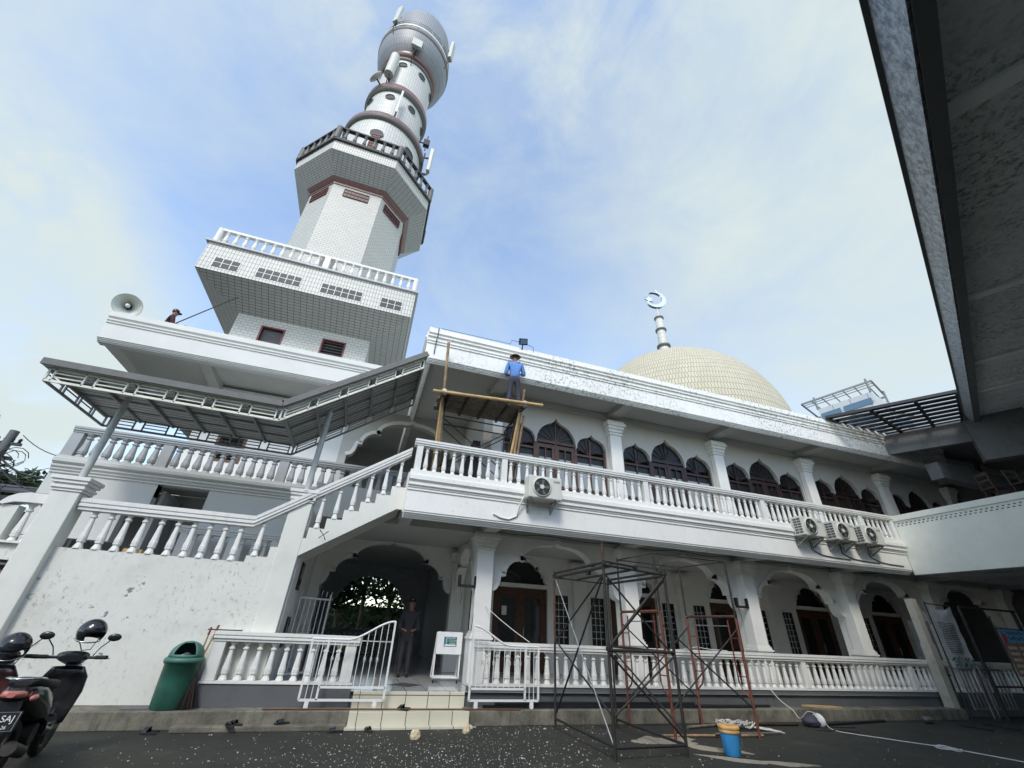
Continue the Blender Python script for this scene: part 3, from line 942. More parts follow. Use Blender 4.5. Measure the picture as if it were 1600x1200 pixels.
# flight of stairs seen from the side
N = 8; X0, Z0, DXs, DZs = -1.87, 2.72, 0.307, 0.222
xs = [X0 + i * DXs for i in range(N + 1)]
poly = [(-2.28, 2.50), (-2.28, 2.52)]
poly = [(-2.25, 2.30), (-2.25, 2.62), (X0, 2.62)]
for i in range(N):
    z = Z0 + i * DZs + .10
    poly += [(xs[i], z), (xs[i + 1] if i < N - 1 else 0.60, z)]
poly += [(0.60, 3.86), (0.47, 3.86), (-1.28, 2.72), (-1.9, 2.30)]
m = MB(); m.prism(poly, 'y', 10.085, 10.2); m.build('stringer', 'pillar_paint', stair)
m = MB(); m.hexa([(-1.75, 10.2, 2.38), (0.55, 10.2, 3.90), (0.55, 11.05, 3.90), (-1.75, 11.05, 2.38), (-1.75, 10.2, 2.6), (0.55, 10.2, 4.1), (0.55, 11.05, 4.1), (-1.75, 11.05, 2.6)])
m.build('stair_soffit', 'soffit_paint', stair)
for i in range(N):
    z = Z0 + i * DZs + .10
    m = MB(); m.box((xs[i], 10.202, z - .24), (xs[i + 1], 11.04, z - .004)); m.build('step', 'side_paint', stair)
# landing balustrade, with the sloping part up the steps
r = rail_thing('landing_balustrade', 'white balustrade of the stair landing above the peeling wall, sloping up along the steps', (-3.8, 10.04, 2.5))
prof = [(-.10, 0), (-.10, .035), (-.125, .045), (-.125, .075), (-.105, .085), (-.13, .10), (-.13, .155), (.13, .155), (.13, .10), (.105, .085), (.125, .075), (.125, .045), (.10, .035), (.10, 0)]
RY = 10.13
prof = [(a, b_ * 1.35) for a, b_ in prof]
m = MB(); m.prism([(RY + a, 3.16 + b_) for a, b_ in prof], 'x', -5.27, -2.3)
# sloped rail by shearing
n = len(prof)
vs = [(-2.3, RY + a, 3.16 + b_) for a, b_ in prof] + [(0.60, RY + a, 5.17 + b_) for a, b_ in prof]
m.add(vs, [(i, (i + 1) % n, n + (i + 1) % n, n + i) for i in range(n)] + [tuple(range(n)), tuple(range(2 * n - 1, n - 1, -1))])
m.build('hand_rail', 'white_trim', r)
first = None
for x in [-5.0 + .278 * k for k in range(10)]:
    if first is None: first = baluster_mb(x, RY, 2.502, .69, .058).build('baluster', 'white_trim', r); fx = x
    else: copy_part(first, (x - fx, 0, 0), r)
f2 = None
for i in range(N):
    z = Z0 + i * DZs + .10
    x = xs[i] + .14
    zt = 3.16 + (x + 2.3) * (2.01 / 2.9)
    if abs(x + 1.51) < .28: continue
    baluster_mb(x, RY, z + .002, zt - z + .02, .052).build('baluster', 'white_trim', r)
baluster_mb(-2.12, RY, 2.622, .72, .052).build('baluster', 'white_trim', r)
r = rail_thing('corner_balustrade', 'short white balustrade with rounded rail end left of the tall left pillar', (-6.1, 10.04, 2.5))
cv = [(-5.72, 3.36), (-6.05, 3.36), (-6.2, 3.33), (-6.32, 3.26), (-6.40, 3.15)]
m = MB()
top = cv; bot = [(x + (.03 if i > 1 else 0), z - .17) for i, (x, z) in enumerate(cv)]
m.prism(top + [(-6.36, 3.12), (-6.2, 3.18)] + [(-6.05, 3.19), (-5.72, 3.19)], 'y', RY - .13, RY + .13)
m.build('hand_rail', 'white_trim', r)
m = MB(); m.box((-6.38, 10.05, 2.50), (-6.12, 10.25, 3.13)); m.build('post', 'pillar_paint', r)
for x in (-5.98, -5.80): baluster_mb(x, RY, 2.502, .69, .055).build('baluster', 'white_trim', r)
m = MB(); m.box((-9.0, 10.02, 2.502), (-5.75, 10.28, 2.54)); m.build('sill', 'white_trim', r)

r = rail_thing('inner_stair_balustrade', 'dim white balustrade of the inner stair, seen behind the landing balusters', (-3.3, 11.8, 2.5))
straight_rail(r, -4.1, -2.0, 11.8, 2.5, 3.30, [-4.0, -3.0, -2.1], step=.27, w=.06, mat='side_paint')
# side wall below the stairs with two small windows
m = MB(); m.box((-1.45, 10.31, FZ), (-1.30, 13.77, 3.70)); m.build('porch_side_wall', 'white_paint', mosque)
for z0 in (1.05, 2.12):
    m = MB(); m.box((-1.298, 11.0, z0), (-1.27, 11.45, z0 + .55)); fo = m.build('window', 'black_metal', mosque)
    m = MB(); m.box((-1.268, 11.05, z0 + .05), (-1.262, 11.40, z0 + .50)); m.build('pane', 'dark_glass', fo)

# ------------------------------------------------------------------ left building with upper terrace
side = thing('side_building', 'white annex on the left with terrace fascia, deep roof eaves and minaret rising behind', 'building', (-4, 12.3, 0))
prof = [(12.34, 3.78), (12.34, 4.27), (12.31, 4.28), (12.31, 4.31), (12.33, 4.32), (12.29, 4.35), (12.29, 4.38), (12.25, 4.42), (12.25, 4.46), (12.27, 4.47), (12.20, 4.52), (12.20, 4.60), (12.25, 4.62), (12.25, 4.68), (12.6, 4.68), (12.6, 3.78)]
m = MB()
m.prism(prof, 'x', -7.38, -5.18)
m.prism(prof, 'x', -4.06, 0.66)
# opening between, upper part only
pf2 = [p for p in prof if p[1] > 4.26]
pf2 = [(12.34, 4.275)] + pf2[1:-1] + [(12.6, 4.68), (12.6, 4.275)]
m.prism(pf2, 'x', -5.18, -4.06)
m.prism([(-5.18, 4.27), (-5.18, 3.98), (-5.56, 3.74), (-5.6, 3.74), (-5.6, 4.27)], 'y', 12.345, 12.59)
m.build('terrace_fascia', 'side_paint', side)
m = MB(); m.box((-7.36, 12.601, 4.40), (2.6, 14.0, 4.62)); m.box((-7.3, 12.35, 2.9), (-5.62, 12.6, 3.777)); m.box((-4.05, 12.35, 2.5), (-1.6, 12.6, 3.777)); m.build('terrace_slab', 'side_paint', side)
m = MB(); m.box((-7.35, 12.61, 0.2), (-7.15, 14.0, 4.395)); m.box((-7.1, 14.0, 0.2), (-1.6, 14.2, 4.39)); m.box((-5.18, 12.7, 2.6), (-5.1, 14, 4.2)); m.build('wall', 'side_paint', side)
# upper wall
m = MB(); m.box((-5.7, 14.0, 4.62), (-4.98, 14.2, 7.9)); m.box((-4.18, 14.0, 4.62), (-1.5, 14.2, 7.9)); m.box((-4.98, 14.0, 4.62), (-4.18, 14.2, 5.5)); m.box((-4.98, 14.0, 6.35), (-4.18, 14.2, 7.9))
m.box((-5.7, 14.2, 4.62), (-5.5, 19, 7.9)); m.build('upper_wall', 'white_paint', side)
m = MB(); m.box((-4.98, 13.98, 5.5), (-4.90, 14.1, 6.35)); m.box((-4.26, 13.98, 5.5), (-4.18, 14.1, 6.35)); m.box((-4.90, 13.98, 5.5), (-4.26, 14.1, 5.57)); m.box((-4.90, 13.98, 6.28), (-4.26, 14.1, 6.35))
fo = m.build('window', 'orange_wood', side)
m = MB()
for k in range(5): m.bar((-4.90, 14.06, 5.64 + k * .15), (-4.26, 14.06, 5.64 + k * .15), .12, .01, up=(0, -.6, 1))
m.build('louver', 'dark_glass', fo)
m = MB(); m.box((-4.9, 14.16, 5.57), (-4.26, 14.18, 6.28)); m.build('pane', 'dark_room', fo)
# columns at the terrace carrying the eaves
for x in (-5.6,):
    pass
# roof
prof = [(12.30, 7.98), (12.30, 8.46), (12.27, 8.47), (12.27, 8.50), (12.29, 8.51), (12.25, 8.55), (12.25, 8.59), (12.27, 8.60), (12.22, 8.66), (12.22, 8.82), (12.6, 8.82), (12.6, 7.88), (12.4, 7.88), (12.4, 7.91), (12.36, 7.91), (12.36, 7.94), (12.33, 7.945), (12.33, 7.97)]
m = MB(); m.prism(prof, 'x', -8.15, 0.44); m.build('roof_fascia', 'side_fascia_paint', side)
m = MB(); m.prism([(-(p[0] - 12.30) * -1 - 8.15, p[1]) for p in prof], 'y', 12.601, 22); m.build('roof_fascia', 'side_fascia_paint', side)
m = MB(); m.box((-8.0, 12.601, 8.0), (0.44, 22, 8.35)); m.build('roof_slab', 'soffit_paint', side)
for x in (-5.6, -1.55):
    m = MB(); m.hexa([(x - .15, 12.61, 7.9), (x + .15, 12.61, 7.9), (x + .15, 14.0, 7.75), (x - .15, 14.0, 7.75), (x - .15, 12.61, 7.998), (x + .15, 12.61, 7.998), (x + .15, 14.0, 7.998), (x - .15, 14.0, 7.998)]); m.build('ceiling_beam', 'soffit_paint', side)
m = MB(); m.hexa([(-7.9, 13.2, 8.83), (-6.6, 13.2, 8.83), (-6.6, 17, 8.83), (-7.9, 17, 8.83), (-7.6, 13.6, 9.15), (-6.5, 13.6, 9.55), (-6.5, 16.6, 9.55), (-7.6, 16.6, 9.15)])
m.build('lean_to_roof', 'roof_tile_dark', side)
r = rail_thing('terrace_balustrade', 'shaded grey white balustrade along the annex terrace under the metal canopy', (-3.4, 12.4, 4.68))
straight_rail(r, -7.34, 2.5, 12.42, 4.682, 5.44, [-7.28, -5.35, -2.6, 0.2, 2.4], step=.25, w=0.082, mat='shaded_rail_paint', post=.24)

# ------------------------------------------------------------------ minaret
TX, TY = -4.09, 17.8
mina = thing('minaret', 'tall white tiled minaret with square base, octagonal shaft, balconies and round tiers', 'minaret', (TX, TY, 8.35))
bw = 2.5
yb0 = TY - 2.4
def ring_wall(name, pts, z0, z1, mat, th=.12):
    m = MB()
    return m
# base body with two windows
m = MB()
for a, b_ in ((-2.48, -1.55), (-.68, .70), (1.62, 2.48)): m.box((TX + a, yb0, 8.36), (TX + b_, yb0 + .2, 11.75))
for a, b_ in ((-1.55, -.68), (.70, 1.62)):
    m.box((TX + a, yb0, 8.36), (TX + b_, yb0 + .2, 10.65)); m.box((TX + a, yb0, 11.42), (TX + b_, yb0 + .2, 11.75))
m.box((TX - 2.48, yb0 + .2, 8.36), (TX - 2.28, TY + 2.4, 11.75)); m.box((TX + 2.28, yb0 + .2, 8.36), (TX + 2.48, TY + 2.4, 11.75)); m.box((TX - 2.28, TY + 2.2, 8.36), (TX + 2.28, TY + 2.4, 11.75))
body = m.build('base_block', 'white_brick_tile', mina)
for k, (a, b_) in enumerate(((-1.55, -.68), (.70, 1.62))):
    m = MB()
    for p, q in (((TX + a, 10.65), (TX + a + .06, 11.42)), ((TX + b_ - .06, 10.65), (TX + b_, 11.42)), ((TX + a + .06, 10.65), (TX + b_ - .06, 10.71)), ((TX + a + .06, 11.36), (TX + b_ - .06, 11.42))):
        m.box((p[0], yb0 - .02, p[1]), (q[0], yb0 + .08, q[1]))
    fo = m.build('window', 'red_frame', body)
    m = MB(); m.box((TX + a + .06, yb0 + .15, 10.71), (TX + b_ - .06, yb0 + .17, 11.36)); m.build('pane', 'dark_room', fo)
    if k == 1:
        m = MB()
        for j in range(5): m.bar((TX + a + .06, yb0 + .06, 10.78 + j * .135), (TX + b_ - .06, yb0 + .06, 10.78 + j * .135), .12, .012, up=(0, -.7, 1))
        m.build('louver', 'fan_grey', fo)
# flared underside of the square gallery
x0, x1, y0, y1 = TX - 3.88, TX + 3.92, TY - 3.8, TY + 3.8
m = MB(); m.hexa([(TX - 2.48, yb0, 11.75), (TX + 2.48, yb0, 11.75), (TX + 2.48, TY + 2.4, 11.75), (TX - 2.48, TY + 2.4, 11.75), (x0, y0, 12.42), (x1, y0, 12.42), (x1, y1, 12.42), (x0, y1, 12.42)])
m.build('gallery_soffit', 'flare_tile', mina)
m = MB(); m.box((x0, y0, 12.422), (x1, y1, 13.72)); gal = m.build('square_gallery', 'white_wall_tile', mina)
m = MB(); m.box((x0 - .1, y0 - .1, 13.722), (x1 + .1, y1 + .1, 13.80)); m.build('cornice', 'grey_beam', gal)
for a, b_ in ((.46, 1.32), (1.92, 3.48), (4.22, 5.77), (6.50, 7.35)):
    m = MB(); m.box((x0 + a, y0 - .012, 12.62), (x0 + b_, y0 + .05, 13.06)); w = m.build('window', 'glass_block', gal)
    m = MB(); n = round((b_ - a) / .26)
    for k in range(n + 1):
        xx = x0 + a + (b_ - a) * k / n; m.box((xx - .010, y0 - .022, 12.62), (xx + .010, y0 - .013, 13.06))
    m.box((x0 + a, y0 - .020, 12.83), (x0 + b_, y0 - .014, 12.85)); m.build('glazing_bar', 'white_metal', w)
# gallery rail on four sides
def poly_rail(root, pts, zb, zt, step, w, mat, railw=.16, closed=True, postw=.22, mid=0, mat2=None, railh=.1):
    n = len(pts)
    rl, first = MB(), None
    for i in range(n if closed else n - 1):
        p, q = Vector((pts[i][0], pts[i][1], 0)), Vector((pts[(i + 1) % n][0], pts[(i + 1) % n][1], 0))
        d = (q - p); L = d.length; d.normalize()
        rl.bar(p + Vector((0, 0, zt - railh / 2)), q + Vector((0, 0, zt - railh / 2)), railw, railh)
        rl.bar(p + Vector((0, 0, zb + .04)), q + Vector((0, 0, zb + .04)), railw, .07)
        cnt = int((L - postw) / step)
        for k in range(cnt):
            c = p + d * (postw / 2 + (L - postw) * (k + .5) / cnt)
            if mid and k == cnt // 2:
                m_ = MB(); m_.box((c.x - .11, c.y - .09, zb + .08), (c.x + .11, c.y + .09, zt - railh)); m_.build('post', mat, root); continue
            mm = baluster_mb(c.x, c.y, zb + .075, zt - zb - railh - .075, w)
            if first is None: first = mm.build('baluster', mat, root); f0 = c.copy()
            else: copy_part(first, (c.x - f0.x, c.y - f0.y, 0), root)
        m_ = MB(); m_.cyl((p.x, p.y, zb), (p.x, p.y, zt - .005), postw / 2, n=10); m_.build('post', mat, root)
    return rl.build('hand_rail', mat2 or mat, root)
gr = thing('gallery_balustrade', 'white balustrade round the square gallery of the minaret', 'balustrade', (TX, TY, 13.8))
poly_rail(gr, [(x0 + .12, y0 + .1), (x1 - .1, y0 + .1), (x1 - .1, y1 - .1), (x0 + .12, y1 - .1)], 13.802, 14.58, .33, .07, 'white_trim', mid=1)
# octagonal shaft: vertices listed from the front left corner
def octa(a, w): return [(-w, -a), (w, -a), (a, -w), (a, w), (w, a), (-w, a), (-a, w), (-a, -w)]
OA, OW = 2.42, 1.19
def opts(a, w): return [(TX + p[0], TY + p[1]) for p in octa(a, w)]
def frustum(m, A, za, B, zb, cap=True):
    vs = [(p[0], p[1], za) for p in A] + [(p[0], p[1], zb) for p in B]
    n = len(A)
    m.add(vs, [(i, (i + 1) % n, n + (i + 1) % n, n + i) for i in range(n)] + ([tuple(range(n))[::-1], tuple(range(n, 2 * n))] if cap else []))
m = MB(); frustum(m, opts(OA, OW), 13.81, opts(OA, OW), 21.0); shaft = m.build('octagonal_shaft', 'white_brick_tile', mina)
m = MB(); m.prism([(TX - .1 + .45 * math.cos(R_(a)), 14.9 + .8 * math.sin(R_(a))) for a in range(0, 181, 15)] + [(TX - .55, 13.82), (TX + .35, 13.82)], 'y', TY - OA - .04, TY - OA - .004); m.build('doorway', 'fan_grey', shaft)
# red vent grilles near the top of each face
P = octa(OA, OW)
for i in range(8):
    p, q = Vector((P[i][0], P[i][1], 0)), Vector((P[(i + 1) % 8][0], P[(i + 1) % 8][1], 0))
    c = (p + q) / 2; d = (q - p).normalized(); nn = c.normalized()
    C0 = Vector((TX, TY, 0)) + c + nn * .012
    hw = min(.60, (q - p).length * .36)
    m = MB(); m.bar(C0 + Vector((0, 0, 20.25)) - d * hw, C0 + Vector((0, 0, 20.25)) + d * hw, .03, .52); v_ = m.build('vent', 'black_metal', shaft)
    m = MB()
    nc = int(hw * 2 / .16)
    for k in range(nc + 1):
        t = -hw + 2 * hw * k / nc
        m.bar(C0 + d * t + nn * .02 + Vector((0, 0, 19.99)), C0 + d * t + nn * .02 + Vector((0, 0, 20.51)), .03, .03, up=tuple(nn))
    for zz in (20.0, 20.25, 20.50): m.bar(C0 - d * hw + nn * .021 + Vector((0, 0, zz)), C0 + d * hw + nn * .021 + Vector((0, 0, zz)), .045, .03, up=(0, 0, 1))
    m.build('grille', 'red_grille', v_)
m = MB(); frustum(m, opts(OA + .04, OW + .02), 20.72, opts(OA + .04, OW + .02), 20.86); frustum(m, opts(OA + .06, OW + .03), 20.861, opts(OA + .24, OW + .12), 21.04); m.build('band', 'maroon_tile', mina)
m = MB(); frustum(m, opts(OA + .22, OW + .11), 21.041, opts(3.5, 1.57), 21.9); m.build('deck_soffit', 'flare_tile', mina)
m = MB(); frustum(m, opts(3.5, 1.57), 21.902, opts(3.5, 1.57), 22.6); dk = m.build('octagonal_deck', 'white_wall_tile', mina)
m = MB(); frustum(m, opts(3.62, 1.62), 22.602, opts(3.62, 1.62), 22.72); m.build('cornice', 'roof_tile_dark', dk)
gr = thing('deck_balustrade', 'dark weathered balustrade round the octagonal deck of the minaret', 'balustrade', (TX, TY, 22.72))
poly_rail(gr, opts(3.5, 1.57), 22.722, 23.75, .42, .085, 'fan_grey', mat2='roof_tile_dark', railw=.2, postw=.3)
# round tiers
def tier(name, prof, mat, n=64): 
    m = MB(); m.lathe(prof, (TX, TY, 0), n=n); return m.build(name, mat, mina)
t1 = tier('lower_drum', [(2.36, 22.73), (2.36, 27.6)], 'white_column_tile')
tier('ring', [(2.37, 27.55), (2.5, 27.62), (2.56, 27.7), (2.56, 27.8)], 'fan_grey'); tier('ring', [(2.57, 27.802), (2.57, 28.1), (2.3, 28.2), (1.92, 28.21)], 'maroon_tile')
t2 = tier('middle_drum', [(1.90, 28.1), (1.90, 32.0)], 'white_column_tile')
tier('ring', [(1.92, 31.9), (2.1, 32.02), (2.1, 32.15)], 'fan_grey'); tier('ring', [(2.12, 32.152), (2.12, 32.6), (1.9, 32.7), (1.75, 32.71)], 'maroon_tile')
t3 = tier('upper_drum', [(1.83, 32.7), (1.83, 37.4)], 'white_column_tile')
tier('ring', [(1.84, 36.6), (1.93, 36.65), (1.93, 36.9), (1.85, 36.95)], 'fan_grey')
tier('ring', [(1.86, 37.1), (2.02, 37.2), (2.05, 37.55)], 'maroon_tile')
tier('cup', [(2.05, 37.55), (2.28, 37.85), (2.5, 38.35), (2.63, 38.95), (2.68, 39.5)], 'grey_ring_tile')
tier('cup_rim', [(2.68, 39.502), (2.73, 39.55), (2.73, 39.85), (2.5, 39.87), (0.5, 39.85)], 'fan_grey')
tier('top_drum', [(2.26, 39.9), (2.26, 44.4), (2.1, 44.8), (0.01, 44.9)], 'grey_ring_tile')
tier('white_ring', [(2.72, 40.0), (2.75, 40.0), (2.75, 40.22), (2.72, 40.22)], 'white_metal')
gr = thing('top_railing', 'thin curved metal railing round the rim of the minaret top', 'railing', (TX, TY, 40.5))
m = MB()
for z in (40.35, 40.7, 41.0): m.lathe([(2.64, z), (2.68, z + .03), (2.64, z + .06)], (TX, TY, 0), n=64)
m.build('hand_rail', 'rafter_steel', gr)
for k in range(16):
    a = 2 * PI * k / 16; m = MB(); x, y = TX + 2.66 * math.cos(a), TY + 2.66 * math.sin(a); m.cyl((x, y, 39.86), (x, y, 41.03), .035, n=6); m.build('post', 'rafter_steel', gr)
# porthole windows in the drums
def porthole(par, r, z, az, s=.27):
    a = R_(az); c = Vector((TX + r * math.sin(a), TY - r * math.cos(a), z)); nn = Vector((math.sin(a), -math.cos(a), 0))
    m = MB(); m.cyl(c - nn * .05, c + nn * .03, s, n=18); o = m.build('porthole', 'dark_glass', par)
    m = MB()
    for rr in (s,): m.lathe([(rr, -.01), (rr + .05, 0), (rr + .05, .05), (rr, .06)], c, n=18, axis=nn)
    m.build('rim', 'fan_grey', o)
for k in range(8): porthole(t2, 1.90, 31.2, -10 + 45 * k, .26); porthole(t3, 1.83, 35.9, -10 + 45 * k, .26)
for k in range(6): 
    if k: porthole(t1, 2.36, 26.3, -6 + 52 * k, .36)
# keyhole opening with red lattice on the lower drum
a = R_(-4); c = Vector((TX + 2.36 * math.sin(a), TY - 2.36 * math.cos(a), 25.2)); nn = Vector((math.sin(a), -math.cos(a), 0)); tt = Vector((nn.y, -nn.x, 0)) * -1
m = MB(); m.cyl(c - nn * .05 + V(0, 0, .9), c + nn * .05 + V(0, 0, .9), .38, n=20); kh = m.build('doorway', 'dark_room', t1)
m = MB(); m.bar(c + nn * .0 + V(0, 0, -2.3), c + nn * .0 + V(0, 0, .8), .5, .12, up=tuple(nn)); m.build('door_leaf', 'dark_room', kh)
m = MB()
for k in range(5): m.bar(c + tt * (-.22 + .11 * k) + nn * .07 + V(0, 0, -2.3), c + tt * (-.22 + .11 * k) + nn * .07 + V(0, 0, .75), .05, .03, up=tuple(nn))
for k in range(14): m.bar(c - tt * .24 + nn * .075 + V(0, 0, -2.2 + .22 * k), c + tt * .24 + nn * .075 + V(0, 0, -2.2 + .22 * k), .045, .05)
m.build('lattice', 'red_grille', kh)
# antennas on the minaret: positions as azimuth from the front (towards the right positive)
def apos(r, az, z): a = R_(az); return Vector((TX + r * math.sin(a), TY - r * math.cos(a), z))
def antenna(label, az, r0, z, L, w, d, out=.45, tilt=.0, shell='antenna_shell', round_=False, group='cell antennas on the minaret'):
    c = apos(r0 + out, az, z); b0 = apos(r0, az, z)
    t = thing('panel_antenna', label, 'antenna', tuple(b0), group=group)
    m = MB()
    if round_: m.cyl(c + V(0, 0, 0), c + V(0, 0, L), w / 2, n=16)
    else: m.box((-w / 2, -d / 2, 0), (w / 2, d / 2, L)); m.xf(Matrix.Translation(c) @ Matrix.Rotation(-R_(az) * -1, 4, 'Z') @ Matrix.Rotation(tilt, 4, 'X'))
    m.build('shell', shell, t, bevel=0.03)
    m = MB(); q = apos(r0 + out * .5, az, z)
    m.cyl(q + V(0, 0, -.5), q + V(0, 0, L * .8), .045, n=8)
    for h in (-.3, L * .6): m.bar(apos(r0 - .02, az, z + h), apos(r0 + out, az, z + h), .08, .10)
    m.build('bracket', 'dark_steel', t)
    m = MB(); m.tube([c + V(.05, 0, 0), c + V(.02, -.1, -.4), q + V(-.1, 0, -.9), apos(r0 + .05, az, z - 1.5)], .03, 6); m.build('cable', 'cable_black', t)
    return t
antenna('pale fat cylindrical antenna on the shaded front of the minaret, below the cup', -22, 1.74, 33.3, 2.6, .62, .5, .55, round_=True)
antenna('small square antenna panel right under the cup of the minaret', 6, 1.74, 37.6, 1.0, .72, .25, .75)
antenna('slim white stick antenna on the front between the two maroon rings', 10, 1.98, 28.9, 2.6, .13, .13, .4, shell='white_metal')
antenna('tall pale panel antenna on the right side beside the lower maroon ring', 82, 2.1, 27.0, 2.4, .34, .22, .9)
antenna('pale panel antenna standing at the top left rim of the minaret', -38, 2.6, 40.6, 2.6, .42, .25, .25)
antenna('pale panel antenna standing at the right rim of the minaret top', 64, 2.6, 40.6, 2.7, .45, .25, .3)
t = thing('satellite_dish', 'small pale round dish antenna above the upper maroon ring of the minaret', 'dish antenna', tuple(apos(1.74, -40, 32.9)))
m = MB(); cc = apos(2.35, -40, 32.9); m.lathe([(.0, 0), (.3, .04), (.48, .12), (.48, .16), (.3, .10), (0, .07)], cc, n=20, axis=(-.75, -.45, .45)); m.build('dish', 'antenna_shell', t)
m = MB(); m.bar(apos(1.72, -40, 32.8), cc, .08); m.build('bracket', 'dark_steel', t)
for az, z, lb in ((84, 30.2, 'small black camera box on the right side below the upper maroon ring'), (86, 25.6, 'white box radio unit low on the right side of the minaret drum')):
    t = thing('radio_unit', lb, 'radio unit', tuple(apos(2.0, az, z)))
    cc = apos(2.45, az, z); m = MB(); m.box(cc - V(.2, .15, .3), cc + V(.2, .15, .3)); m.build('case', 'dark_steel' if z > 28 else 'antenna_shell', t, bevel=.02)
    m = MB(); m.bar(apos(1.9, az, z), cc, .07); m.build('bracket', 'dark_steel', t)
    m = MB(); m.cyl(cc - V(0, 0, .8), cc + V(0, 0, .9), .04, n=6); m.build('mast', 'dark_steel', t)
# ------------------------------------------------------------------ metal canopy over the landing and stairs
can = thing('metal_canopy', 'grey metal sheet canopy with white lattice edge over the stairs, bent upward at right', 'canopy', (-2.3, 10.1, 5.3))
CY0, CY1 = 9.12, 11.32
K0, K1, K2 = (-6.36, 5.22), (-2.30, 5.17), (0.45, 7.18)      # x, z of the lower lattice edge
LH = .25
def lattice(y, sgn, yoth):
    m = MB()
    for (a, b_) in ((K0, K1), (K1, K2)):
        n = 6 if a is K0 else 5
        A, B = Vector((a[0], y, a[1])), Vector((b_[0], y, b_[1]))
        for h in (0, LH): m.bar(A + V(0, 0, h), B + V(0, 0, h), .035, .045)
        for h in (LH * .36, LH * .68):
            for k in range(n):
                t0, t1 = (k + .14) / n, (k + .86) / n
                m.bar(A.lerp(B, t0) + V(0, 0, h), A.lerp(B, t1) + V(0, 0, h), .018, .022)
        for k in range(n + 1):
            for t in (k / n - .14 / n, k / n + .14 / n):
                if 0 <= t <= 1: q = A.lerp(B, t); m.bar(q, q + V(0, 0, LH), .025, .035)
        m.bar(A, A + V(0, 0, LH), .035)
    m.bar((K2[0], y, K2[1]), (K2[0], y, K2[1] + LH), .035)
    return m
lattice(CY0, -1, 0).build('edge_lattice', 'cream_metal', can)
lattice(CY1, 1, 0).build('edge_lattice', 'rafter_steel', can)
m = MB()
for (x, z) in (K0, K2):
    for h in (0, LH): m.bar((x, CY0, z + h), (x, CY1, z + h), .035, .045)
    for k in range(1, 4):
        y = CY0 + (CY1 - CY0) * k / 4
        for t in (-.05, .05): m.bar((x, y + t, z), (x, y + t, z + LH), .03)
        m.bar((x, y - .5, z + .13), (x, y - .08, z + .13), .02)
m.build('edge_lattice', 'rafter_steel', can)
m = MB()
e = .10
tops = [(K0[0] - .12, K0[1] + LH + .02), (K1[0], K1[1] + LH + .03), (K2[0] + .05, K2[1] + LH + .06)]
for a, b_ in zip(tops[:-1], tops[1:]):
    m.hexa([(a[0], CY0 - e, a[1]), (b_[0], CY0 - e, b_[1]), (b_[0], CY1 + e, b_[1] - .03), (a[0], CY1 + e, a[1] - .03),
            (a[0], CY0 - e, a[1] + .02), (b_[0], CY0 - e, b_[1] + .02), (b_[0], CY1 + e, b_[1] - .01), (a[0], CY1 + e, a[1] - .01)])
m.build('roof_sheet', 'corrugated_sheet', can)
m = MB()
for a, b_ in zip(tops[:-1], tops[1:]): m.bar((a[0], CY0 - e - .02, a[1] + .06), (b_[0], CY0 - e - .02, b_[1] + .06), .05, .13)
m.build('gutter', 'fan_grey', can)
for a, b_ in ((K0, K1), (K1, K2)):
    n = 6 if a is K0 else 5
    for k in range(0 if a is K0 else 1, n + 1):
        t = k / n
        x, z = a[0] + (b_[0] - a[0]) * t, a[1] + (b_[1] - a[1]) * t + LH - .03
        w = .045 if not (a is K1 and k == 0 or a is K0 and k == n) else .08
        m = MB(); m.bar((x, CY0, z), (x, CY1, z), w, .06); m.build('rafter', 'rafter_steel', can)
for yy in (9.65, 10.2, 10.75):
    m = MB(); m.bar((K0[0], yy, K0[1] + LH - .0), (K1[0], yy, K1[1] + LH - .0), .03, .03); m.bar((K1[0], yy, K1[1] + LH), (K2[0], yy, K2[1] + LH), .03, .03); m.build('purlin', 'rafter_steel', can)
for x, z0, z1 in ((-5.5, 3.69, 5.42), (-1.51, 3.99, 5.98)):
    m = MB(); m.cyl((x, 10.1, z0), (x, 10.1, z1), .062, n=16); m.cyl((x, 10.1, z0 + 1.05), (x, 10.1, z0 + 1.09), .068, n=16); m.cyl((x, 10.1, z0), (x, 10.1, z0 + .02), .12, n=16)
    m.build('pole', 'pole_paint', can)

# ------------------------------------------------------------------ right wing with upper terrace
wing = thing('right_wing', 'right hand wing with plain cream parapet, dark open terrace and dark ground floor', 'building', (17.1, 8, 0))
m = MB(); m.prism([(9.775, 3.66), (9.775, 5.34), (-3, 5.34), (-3, 3.66)], 'x', 17.09, 17.35); m.build('parapet', 'wing_paint', wing)
m = MB(); m.prism([(9.775, 5.342), (9.775, 5.52), (-3, 5.52), (-3, 5.342)], 'x', 17.05, 17.40); m.build('coping', 'wing_paint', wing)
m = MB()
for k in range(90):
    y = 9.6 - k * .125
    for j, z in enumerate((5.235, 5.165)): m.box((17.082, y + .04 * j, z), (17.0885, y + .055 + .04 * j, z + .028))
m.build('vent_hole', 'dark_room', wing, kind='stuff')
m = MB(); m.box((17.36, -3, 3.70), (29, 9.9, 4.55)); m.build('terrace_slab', 'stained_concrete', wing)
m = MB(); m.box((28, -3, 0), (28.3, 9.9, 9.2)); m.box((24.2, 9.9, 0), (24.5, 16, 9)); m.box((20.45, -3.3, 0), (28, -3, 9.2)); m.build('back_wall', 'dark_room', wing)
m = MB(); m.hexa([(18.4, 10.0, 8.05), (19.7, 7.75, 8.05), (19.95, 7.9, 8.05), (18.65, 10.15, 8.05), (18.4, 10.0, 8.80), (19.7, 7.75, 8.80), (19.95, 7.9, 8.80), (18.65, 10.15, 8.80)]); m.build('roof_beam', 'dark_concrete', wing)
